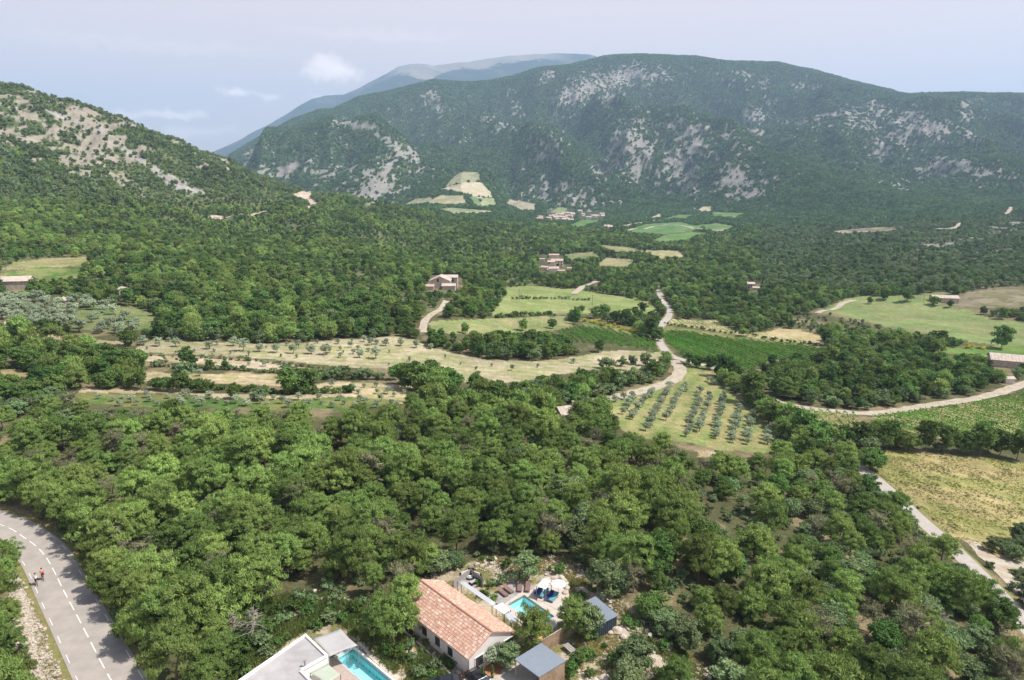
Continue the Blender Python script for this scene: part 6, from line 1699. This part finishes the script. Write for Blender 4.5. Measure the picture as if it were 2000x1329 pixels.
def car(px, py, rz, bodym, label):
    g = P(px, py, .1); e = empty('parked_car', (g[0], g[1], .06), rz, label=label, cat='car')
    m = MB()
    prof = [(-2.1, .35), (-2.1, .72), (-1.95, .88), (-1.0, .98), (-.55, 1.40), (.9, 1.44), (1.75, 1.02), (2.08, .92), (2.12, .4)]
    vs = []
    for s in (-1, 1):
        for (x, z) in prof: vs.append((x, s * (.88 if z < 1.1 else .66), z))
    n = len(prof)
    m.add(vs, [tuple(range(n - 1, -1, -1)), tuple(range(n, 2 * n))] + [(i, (i + 1) % n, n + (i + 1) % n, n + i) for i in range(n)])
    o = m.build('body', bodym, e, smooth=False); bv = o.modifiers.new('soft', 'BEVEL'); bv.width = .07; bv.segments = 3
    MB().add([(-1.0, -.70, 1.0), (-1.0, .70, 1.0), (-.60, .58, 1.395), (-.60, -.58, 1.395)], [(0, 3, 2, 1)]).build('windscreen', 'car_glass', e, (-.02, 0, .02))
    MB().add([(.98, -.58, 1.42), (.98, .58, 1.42), (1.70, .70, 1.06), (1.70, -.70, 1.06)], [(0, 1, 2, 3)]).build('rear_window', 'car_glass', e, (.02, 0, .02))
    for s in (-1, 1):
        MB().add([(-.85, s * .80, 1.02), (-.5, s * .70, 1.34), (.95, s * .70, 1.36), (1.45, s * .80, 1.05)], [(0, 1, 2, 3)]).build('side_window', 'car_glass', e, (0, s * .02, 0))
        MB().box((-2.08, s * .62, .72), (.08, .34, .13)).build('headlight', 'steel', e); MB().box((2.1, s * .66, .82), (.06, .26, .16)).build('tail_light', 'red_cloth', e)
        for x in (-1.3, 1.3): 
            w_ = MB().tube((x, s * .78, .31), (x, s * .92, .31), .32, n=14).build('wheel', 'tyre', e); MB().tube((x, s * .925, .31), (x, s * .935, .31), .2, n=10).build('rim', 'steel', w_)
car(938, 1338, 2.2, 'car_black', 'black car at the bottom edge in front of the tiled house gable')
car(868, 1345, .2, 'car_black', 'dark car mostly below the bottom edge left of the house corner')

# ---- the flat roofed villa and its pool
ZR = 3.2
vp = [(465, 1329), (597, 1238), (641, 1280), (589, 1309), (632, 1352), (560, 1440), (380, 1440)]
poly = [tuple(P(x, y, ZR)[:2]) for x, y in vp]; vc = np.mean(poly, axis=0)
villa = empty('flat_roofed_villa', (vc[0], vc[1], 0), 0, label='modern white villa with a flat grey gravel roof at the bottom edge', cat='house')
L = [(x - vc[0], y - vc[1]) for x, y in poly]
ar = sum(L[i][0] * L[(i + 1) % len(L)][1] - L[(i + 1) % len(L)][0] * L[i][1] for i in range(len(L)))
if ar < 0: L = L[::-1]
MB().prism(L, -.5, ZR - .28).build('wall', 'stucco_bright', villa)
MB().prism([(x * .97, y * .97) for x, y in L], ZR - .30, ZR - .20).build('roof', 'roof_gravel', villa)
for i in range(len(L)):
    p0, p1 = np.array(L[i]), np.array(L[(i + 1) % len(L)]); d = p1 - p0; ln = np.linalg.norm(d); nin = np.array([-d[1], d[0]]) / ln * .13
    c = (p0 + p1) / 2 + nin
    MB().box((c[0], c[1], ZR - .15), (ln - .02 * (i % 2), .26, .34 + .004 * i), math.atan2(d[1], d[0])).build('parapet', 'stucco_bright', villa)
q = P(596, 1301, 3.1)[:2] - vc; MB().tube((q[0], q[1], 2.9), (q[0], q[1], 3.7), .09).tube((q[0], q[1], 3.7), (q[0], q[1], 3.82), .16, n=10).build('flue', 'frame_grey', villa)
cloth('shade_sail', [(610, 1247), (665, 1228), (699, 1261), (643, 1283)], 2.75, 'sail_grey', 'large pale grey shade sail beside the flat roof of the villa', 'shade sail', sag=.2)
cloth('awning', [(606, 1315), (640, 1297), (665, 1318), (640, 1334)], 2.5, 'canvas_green', 'pale green canvas awning between the villa wall and its pool', 'awning', sag=.04)
pool('swimming_pool', POOL_B, .12, 1.3, ['pool_tile', 'pool_tile_deep', 'pool_tile', 'pool_tile'], 'turquoise lap pool beside the flat roofed villa at the bottom edge')
frame_slabs('pool_surround', POOL_B, [(650, 1283), (690, 1262.5), (803, 1356), (752, 1384)], -.3, .12, 'pool_rim', kind='structure')
low = [P(691, 1262, .45), P(800, 1352, .45)]
A, B = low; c = (A + B) / 2; o = MB().box((0, 0, -.1), (np.linalg.norm((B - A)[:2]), .22, .9)).build('pool_wall', 'stucco_bright', None, (c[0], c[1], 0), label='low white wall along the far side of the turquoise lap pool', cat='wall'); o.rotation_euler = (0, 0, rz_of(A, B))
board_deck('wooden_deck', [(636, 1292), (650, 1284), (657.5, 1288), (756, 1374), (700, 1390), (620, 1310)], .14, 'wood_pink', 30, (P(700, 1329) - P(658, 1290))[:2])
slab('gravel_bed', [(697, 1255), (712, 1252), (738, 1260), (762, 1284), (789, 1303), (793, 1322), (780, 1334), (770, 1326), (730, 1292)], -.1, .08, 'pale_gravel', kind='structure')
for k in range(16):
    x = rt.uniform(712, 778); y = rt.uniform(max(1262, 1250 + (x - 697) * .75 - 16), 1268 + (x - 712) * .85)
    if y < 1258 or not bool(pip(np.array([x]), np.array([y]), [(700, 1257), (712, 1254), (736, 1263), (760, 1286), (786, 1305), (789, 1320), (778, 1328), (730, 1288)])[0]): continue
    g = P(x, y, .08); o = link('bedding_plant', KIT['bush'][k % 3][0], None, tuple(g), label='tiny tufted plant in the pale gravel bed beside the lap pool', cat='plant', group='plants in the gravel bed'); o.scale = (.2, .2, .22)
e = empty('pool_float', tuple(P(658, 1288, .2)), 0, label='small yellow ball at the corner of the turquoise lap pool', cat='ball'); MB().tube((0, 0, 0), (0, 0, .22), .12, .12, 8).build('ball_body', 'yellow_plastic', e)

# ---- cyclists
def cyclist(px, py, heading, shirt, shorts, helmet, label, blabel):
    g = P(px, py, .13); g[2] = float(height(g[0], g[1])) + .13
    b = empty('bicycle', tuple(g), heading, label=blabel, cat='bicycle')
    for x in (-.5, .5):
        w = MB()
        for k in range(16):
            a0, a1 = 2 * math.pi * k / 16, 2 * math.pi * (k + 1) / 16
            w.tube((x + .33 * math.cos(a0), 0, .34 + .33 * math.sin(a0)), (x + .33 * math.cos(a1), 0, .34 + .33 * math.sin(a1)), .018, n=5)
        for k in range(8): w.tube((x, 0, .34), (x + .32 * math.cos(k * .785), 0, .34 + .32 * math.sin(k * .785)), .004, n=3)
        w.build('wheel', 'tyre', b)
    f = MB()
    for p0, p1 in [((-.5, 0, .34), (-.2, 0, .85)), ((-.5, 0, .34), (-.05, 0, .30)), ((-.05, 0, .30), (-.2, 0, .88)), ((-.05, 0, .30), (.38, 0, .82)), ((-.18, 0, .80), (.36, 0, .88)), ((.36, 0, .95), (.5, 0, .34))]: f.tube(p0, p1, .02, n=6)
    f.build('frame', 'frame_grey', b)
    MB().box((-.22, 0, .93), (.26, .12, .05)).build('saddle', 'black_cloth', b); MB().tube((.40, -.21, .97), (.40, .21, .97), .016).tube((.36, 0, .9), (.40, 0, .97), .016).tube((.40, .2, .97), (.52, .2, .93), .014).tube((.40, -.2, .97), (.52, -.2, .93), .014).build('handlebar', 'black_cloth', b)
    MB().tube((-.05, -.03, .30), (-.05, .03, .30), .09, n=12).box((-.05, .12, .14), (.1, .08, .02)).box((-.05, -.12, .46), (.1, .08, .02)).build('pedals', 'steel', b)
    p = empty('person', tuple(g), heading, label=label, cat='person')
    # one continuous skinned body: pelvis, spine, head, arms, legs
    J = [(-.20, 0, 1.02), (-.10, 0, 1.18), (.08, 0, 1.38), (.16, 0, 1.45), (.22, 0, 1.53), (.27, 0, 1.64),
         (.12, .18, 1.38), (.24, .24, 1.18), (.43, .21, 1.03), (.50, .20, 1.0), (.12, -.18, 1.38), (.24, -.24, 1.18), (.43, -.21, 1.03), (.50, -.20, 1.0),
         (-.16, .10, .98), (.16, .13, .66), (-.06, .13, .26), (.06, .13, .18), (-.16, -.10, .98), (.22, -.13, .86), (-.02, -.13, .56), (.10, -.13, .48)]
    E_ = [(0, 1), (1, 2), (2, 3), (3, 4), (4, 5), (2, 6), (6, 7), (7, 8), (8, 9), (2, 10), (10, 11), (11, 12), (12, 13), (0, 14), (14, 15), (15, 16), (16, 17), (0, 18), (18, 19), (19, 20), (20, 21)]
    R_ = [.14, .135, .15, .07, .06, .095, .065, .045, .035, .035, .065, .045, .035, .035, .10, .07, .045, .04, .10, .07, .045, .04]
    def skin(name, idx, edges, rad, mname, parent):
        me = bpy.data.meshes.new(name); mp = {i: k for k, i in enumerate(idx)}
        me.from_pydata([J[i] for i in idx], [(mp[a_], mp[b_]) for a_, b_ in edges], [])
        me.materials.append(MATS[mname]); o = link(name, me, parent)
        o.modifiers.new('skin', 'SKIN')
        for k, i in enumerate(idx): me.skin_vertices[0].data[k].radius = (rad[i], rad[i])
        me.skin_vertices[0].data[0].use_root = True
        sb = o.modifiers.new('sub', 'SUBSURF'); sb.levels = 1; sb.render_levels = 2
        return o
    skin('body', list(range(22)), E_, R_, 'skin', p)
    skin('jersey', [0, 1, 2, 6, 7, 10, 11], [(0, 1), (1, 2), (2, 6), (6, 7), (2, 10), (10, 11)], [r_ * 1.16 for r_ in R_], shirt, p)
    J2 = J
    skin('shorts', [0, 14, 15, 18, 19], [(0, 14), (14, 15), (0, 18), (18, 19)], [r_ * 1.13 for r_ in R_], shorts, p)
    h = MB(); c_ = Vector((.26, 0, 1.69))
    ring = []
    vs = []
    for i in range(5):
        ph = i / 4 * math.pi / 2
        for k in range(12): t = 2 * math.pi * k / 12; vs.append((c_.x + .16 * math.cos(ph) * math.cos(t), c_.y + .125 * math.cos(ph) * math.sin(t), c_.z - .02 + .13 * math.sin(ph)))
    h.add(vs, [(i * 12 + k, i * 12 + (k + 1) % 12, (i + 1) * 12 + (k + 1) % 12, (i + 1) * 12 + k) for i in range(4) for k in range(12)])
    h.build('helmet', helmet, p)
    for s in (-1, 1):
        MB().box((.09, s * .13, .16 if s > 0 else .46), (.24, .09, .07)).build('shoe', 'black_cloth', p)
        hd = MB(); hd.box((.50, s * .20, .995), (.09, .07, .04))
        for k in range(4): hd.tube((.53, s * .20 - .027 + k * .018, 1.0), (.565 - .004 * abs(k - 1), s * .20 - .027 + k * .018, .985), .009, n=5); hd.tube((.565 - .004 * abs(k - 1), s * .20 - .027 + k * .018, .985), (.55, s * .20 - .027 + k * .018, .955), .008, n=5)
        hd.tube((.49, s * .165, 1.0), (.53, s * .155, .975), .010, n=5); hd.build('hand', 'skin', p)
i_ = int(np.argmin(np.hypot(*(ROAD - P(80, 1138)[:2]).T))); dr = ROAD[i_ - 4] - ROAD[i_ + 4]; hd_ = math.atan2(dr[1], dr[0])
cyclist(84.5, 1132, hd_, 'red_cloth', 'black_cloth', 'black_cloth', 'cyclist in a red jersey riding up the road ahead of the other', 'dark road bicycle under the rider in red')
cyclist(72, 1142, hd_, 'white_cloth', 'black_cloth', 'navy_cloth', 'cyclist in a white jersey riding next to the road edge line', 'dark road bicycle under the rider in white')

# ---- farther houses
def far_house(px, py, w, l, eave, ridge, rz, wallm, roofm, label, wins=(), chimney=None, group=None, name='stone_house', door=None, over=.4):
    g = G(px, py); q_ = .8 if 500 < py < 570 and px > 1000 and px < 1500 else 1.0
    w *= q_; l *= q_; eave *= q_; ridge *= q_; wins = [(a_, b_ * q_, c_ * q_, d_ * q_, e_ * q_) for a_, b_, c_, d_, e_ in wins]; chimney = tuple(c_ * q_ for c_ in chimney) if chimney else None
    return gable_house(name, tuple(g), w, l, eave, ridge, rz, wallm, roofm, label, 'house', group, over, wins, chimney, door, -3.0)
PI = math.pi
far_house(861, 562, 12.5, 10, 4.8, 7.6, 0, 'stone_wall', 'clay_pale', 'old stone farmhouse with a pale double pitched roof above the white track', [('S', -1.2, 5.2, 1.0, 1.8), ('E', 0, 3.5, 1, 1.4)], door=('S', 2.4, 3.4, 2.6))
far_house(880.5, 559, 6.5, 9, 6.0, 7.2, PI / 2, 'stone_wall', 'clay_pale', 'square stone wing with a loggia on the right of the old farmhouse', [('W', -1.0, 4.6, 2.2, 2.2)])
far_house(877, 567, 5.5, 8, 3.0, 4.0, PI / 2, 'stone_wall', 'clay_pale', 'low stone annexe in front of the old farmhouse')
far_house(838, 566, 4.0, 6.0, 2.3, 3.2, PI / 2, 'stone_wall', 'clay_far', 'small ruined stone hut left of the old farmhouse')
far_house(1088, 520, 8.5, 15, 7.4, 9.3, PI / 2 - .12, 'stucco_cream', 'clay_far', 'tallest two storey building of the cream farmstead in the valley wood', [('W', -6.0, 5.6, 1.2, 1.5), ('W', -2.0, 5.6, 1.2, 1.5), ('W', 2.0, 5.6, 1.2, 1.5), ('W', -6.0, 2.4, 1.2, 1.9), ('W', -1.0, 2.2, 3.0, 2.6)], (0, 3, 10.2))
far_house(1077, 520, 7.5, 9, 5.6, 7.2, PI / 2 - .12, 'stucco_cream', 'clay_far', 'middle wing of the cream farmstead with a dark opening', [('W', 2.8, 4.0, 2.2, 1.4)], (1.5, 2, 8.4))
far_house(1064, 527, 5.5, 8, 3.2, 4.6, PI / 2 - .3, 'stucco_cream', 'clay_far', 'low left wing of the cream farmstead')
far_house(1081, 530, 7.5, 12, 3.6, 5.4, PI / 2 + .1, 'stucco_white', 'clay_far', 'front building of the farmstead with a pink tiled roof')
far_house(1096, 533, 4.5, 8, 2.6, 3.4, PI / 2, 'stucco_cream', 'clay_far', 'small shed at the right end of the cream farmstead')
far_house(1112, 528, 4.0, 5, 2.6, 3.4, PI / 2, 'stucco_cream', 'clay_far', 'small outbuilding standing apart on the right of the cream farmstead')
far_house(1082, 503, 5.0, 14, 3.6, 5.0, PI / 2, 'stucco_cream', 'clay_far', 'long low roof in the trees behind the cream farmstead')
far_house(1058, 510, 4.0, 8, 3.0, 3.6, PI / 2, 'stucco_cream', 'clay_pale', 'small pale building in the trees left behind the cream farmstead')
far_house(1465, 563, 6.0, 7, 4.8, 6.2, PI / 2, 'stone_wall', 'clay_pale', 'small stone house among thin cypresses in the wood', [('W', 0, 3, 1, 1.3)])
far_house(1476, 567, 4.5, 6, 2.6, 3.6, PI / 2 - .3, 'stone_wall', 'clay_pale', 'low stone annexe right of the house among the cypresses')
far_house(1843, 590, 7.0, 16, 3.2, 4.6, PI / 2 - .2, 'stone_wall', 'clay_pale', 'low farmhouse roof behind the wide oak at the far meadow')
far_house(1975, 716, 9.0, 17, 3.4, 5.4, PI / 2 - .42, 'stone_wall', 'clay_pale', 'barn with a big pale pinkish roof at the right edge beside the vines', [('W', -3, 1.8, 2, 1.6)])
far_house(1956, 712, 5.0, 6, 2.6, 3.6, .3, 'stone_wall', 'clay_pale', 'small lean-to with a pale roof at the left end of the barn')
far_house(1968, 748, 2.4, 3.5, 2.0, 2.6, PI / 2, 'stucco_white', 'clay_pale', 'tiny white outbuilding in the trees beside the curved track')
far_house(14, 561, 7.5, 22, 3.2, 5.0, PI / 2 + .22, 'stone_wall', 'clay_pale', 'long stone barn at the left edge below the bright green vines')
far_house(1113, 822, 6.0, 7.5, 3.2, 4.5, PI / 2 + .35, 'stone_wall', 'clay_pale', 'little stone cottage with a metal chimney below the olive orchard', chimney=(1.2, -1.5, 4.9))
far_house(122, 594, 4, 5, 2.0, 2.8, .3, 'stone_wall', 'clay_pale', 'tiny stone hut hidden in the shrubs above the old olive grove')
far_house(240, 573, 5, 6, 2.2, 3.0, .8, 'stone_wall', 'clay_pale', 'ruined stone hut in the scrub left of centre')
# village far up the valley
rv = np.random.default_rng(12); vn = 0
VILL = [(1078, 424), (1084, 423), (1090, 421), (1096, 421), (1101, 419), (1106, 418), (1112, 419), (1118, 420), (1086, 427), (1092, 426), (1098, 427), (1104, 426), (1110, 424), (1101, 431), (1106, 430), (1056, 427), (1072, 429), (1089, 431), (1114, 432), (1133, 414), (1138, 421), (1150, 427), (1163, 423), (1166, 424), (1176, 420), (1177, 424), (1160, 424), (1114, 424), (1053, 430), (1190, 447), (1185, 446)]
VL = ['at the left', 'in the middle', 'at the right']
for k, (x, y) in enumerate(VILL):
    g = G(x, y + 1); w = rv.uniform(7.5, 9.5); l = rv.uniform(9, 14)
    far_w = ('W', rv.uniform(-2, 2), 3.6, 1.4, 1.5)
    gable_house('village_house', tuple(g), w, l, rv.uniform(3.8, 5.0), 0 + rv.uniform(6.2, 7.4), rv.uniform(-.5, .5) + PI / 2, rv.choice(['stucco_cream', 'stucco_white', 'stone_wall']), rv.choice(['clay_far', 'clay_pale', 'clay_far']),
                'tile roofed house in the small far village under the rocky mountain' if 1070 < x < 1122 else 'scattered house on the edge of the far village', 'house', 'houses of the far village' if 1070 < x < 1122 else 'scattered houses round the far village', .4, [far_w, ('W', far_w[1] + 3.5, 3.6, 1.3, 1.5)], None, None, -4)
# summit station
g = G(826, 135); gz_ = float(height(g[0], g[1]))
Y_ = 10950; t_ = t_at(826, Y_, 1800); X_ = t_ * Y_; zb = float(height(X_, Y_)) - 15
e = empty('summit_tower', (X_, Y_, zb), 0, label='white observatory mast on the bare far summit', cat='tower')
MB().box((0, 0, 14), (90, 40, 46)).build('base_building', 'mast_white', e); MB().tube((0, 0, 20), (0, 0, 70), 13, 11, 12).build('tower_shaft', 'mast_white', e); MB().tube((0, 0, 70), (0, 0, 105), 6, 2.5, 8).build('antenna', 'mast_white', e)
X2 = t_at(804, Y_, 1800) * Y_; e = empty('summit_station', (X2, Y_, float(height(X2, Y_)) - 10), 0, label='small grey radar building left of the white mast on the summit', cat='building')
MB().box((0, 0, 12), (46, 30, 30)).build('base_building', 'frame_grey', e); MB().tube((0, 0, 20), (0, 0, 44), 10, 8, 10).build('dome', 'mast_white', e)
# poles in the meadow
for (x, y, h_, lb) in [(1014, 589, 8, 'upper meadow hedge, left'), (1157, 600, 8, 'right end of the meadow hedge'), (1281, 590, 8, 'top bend of the lane'), (1087, 557, 8, 'trees above the upper meadow'), (1804, 590, 8, 'oaks on the far meadow')]:
    g = G(x, y); e = empty('utility_pole', tuple(g), 0, label='thin utility pole beside the ' + lb, cat='utility pole')
    MB().tube((0, 0, -.5), (0, 0, h_), .14, .10).build('pole', 'pole_wood', e); MB().box((0, 0, h_ - .4), (1.2, .1, .1)).build('crossarm', 'pole_wood', e)
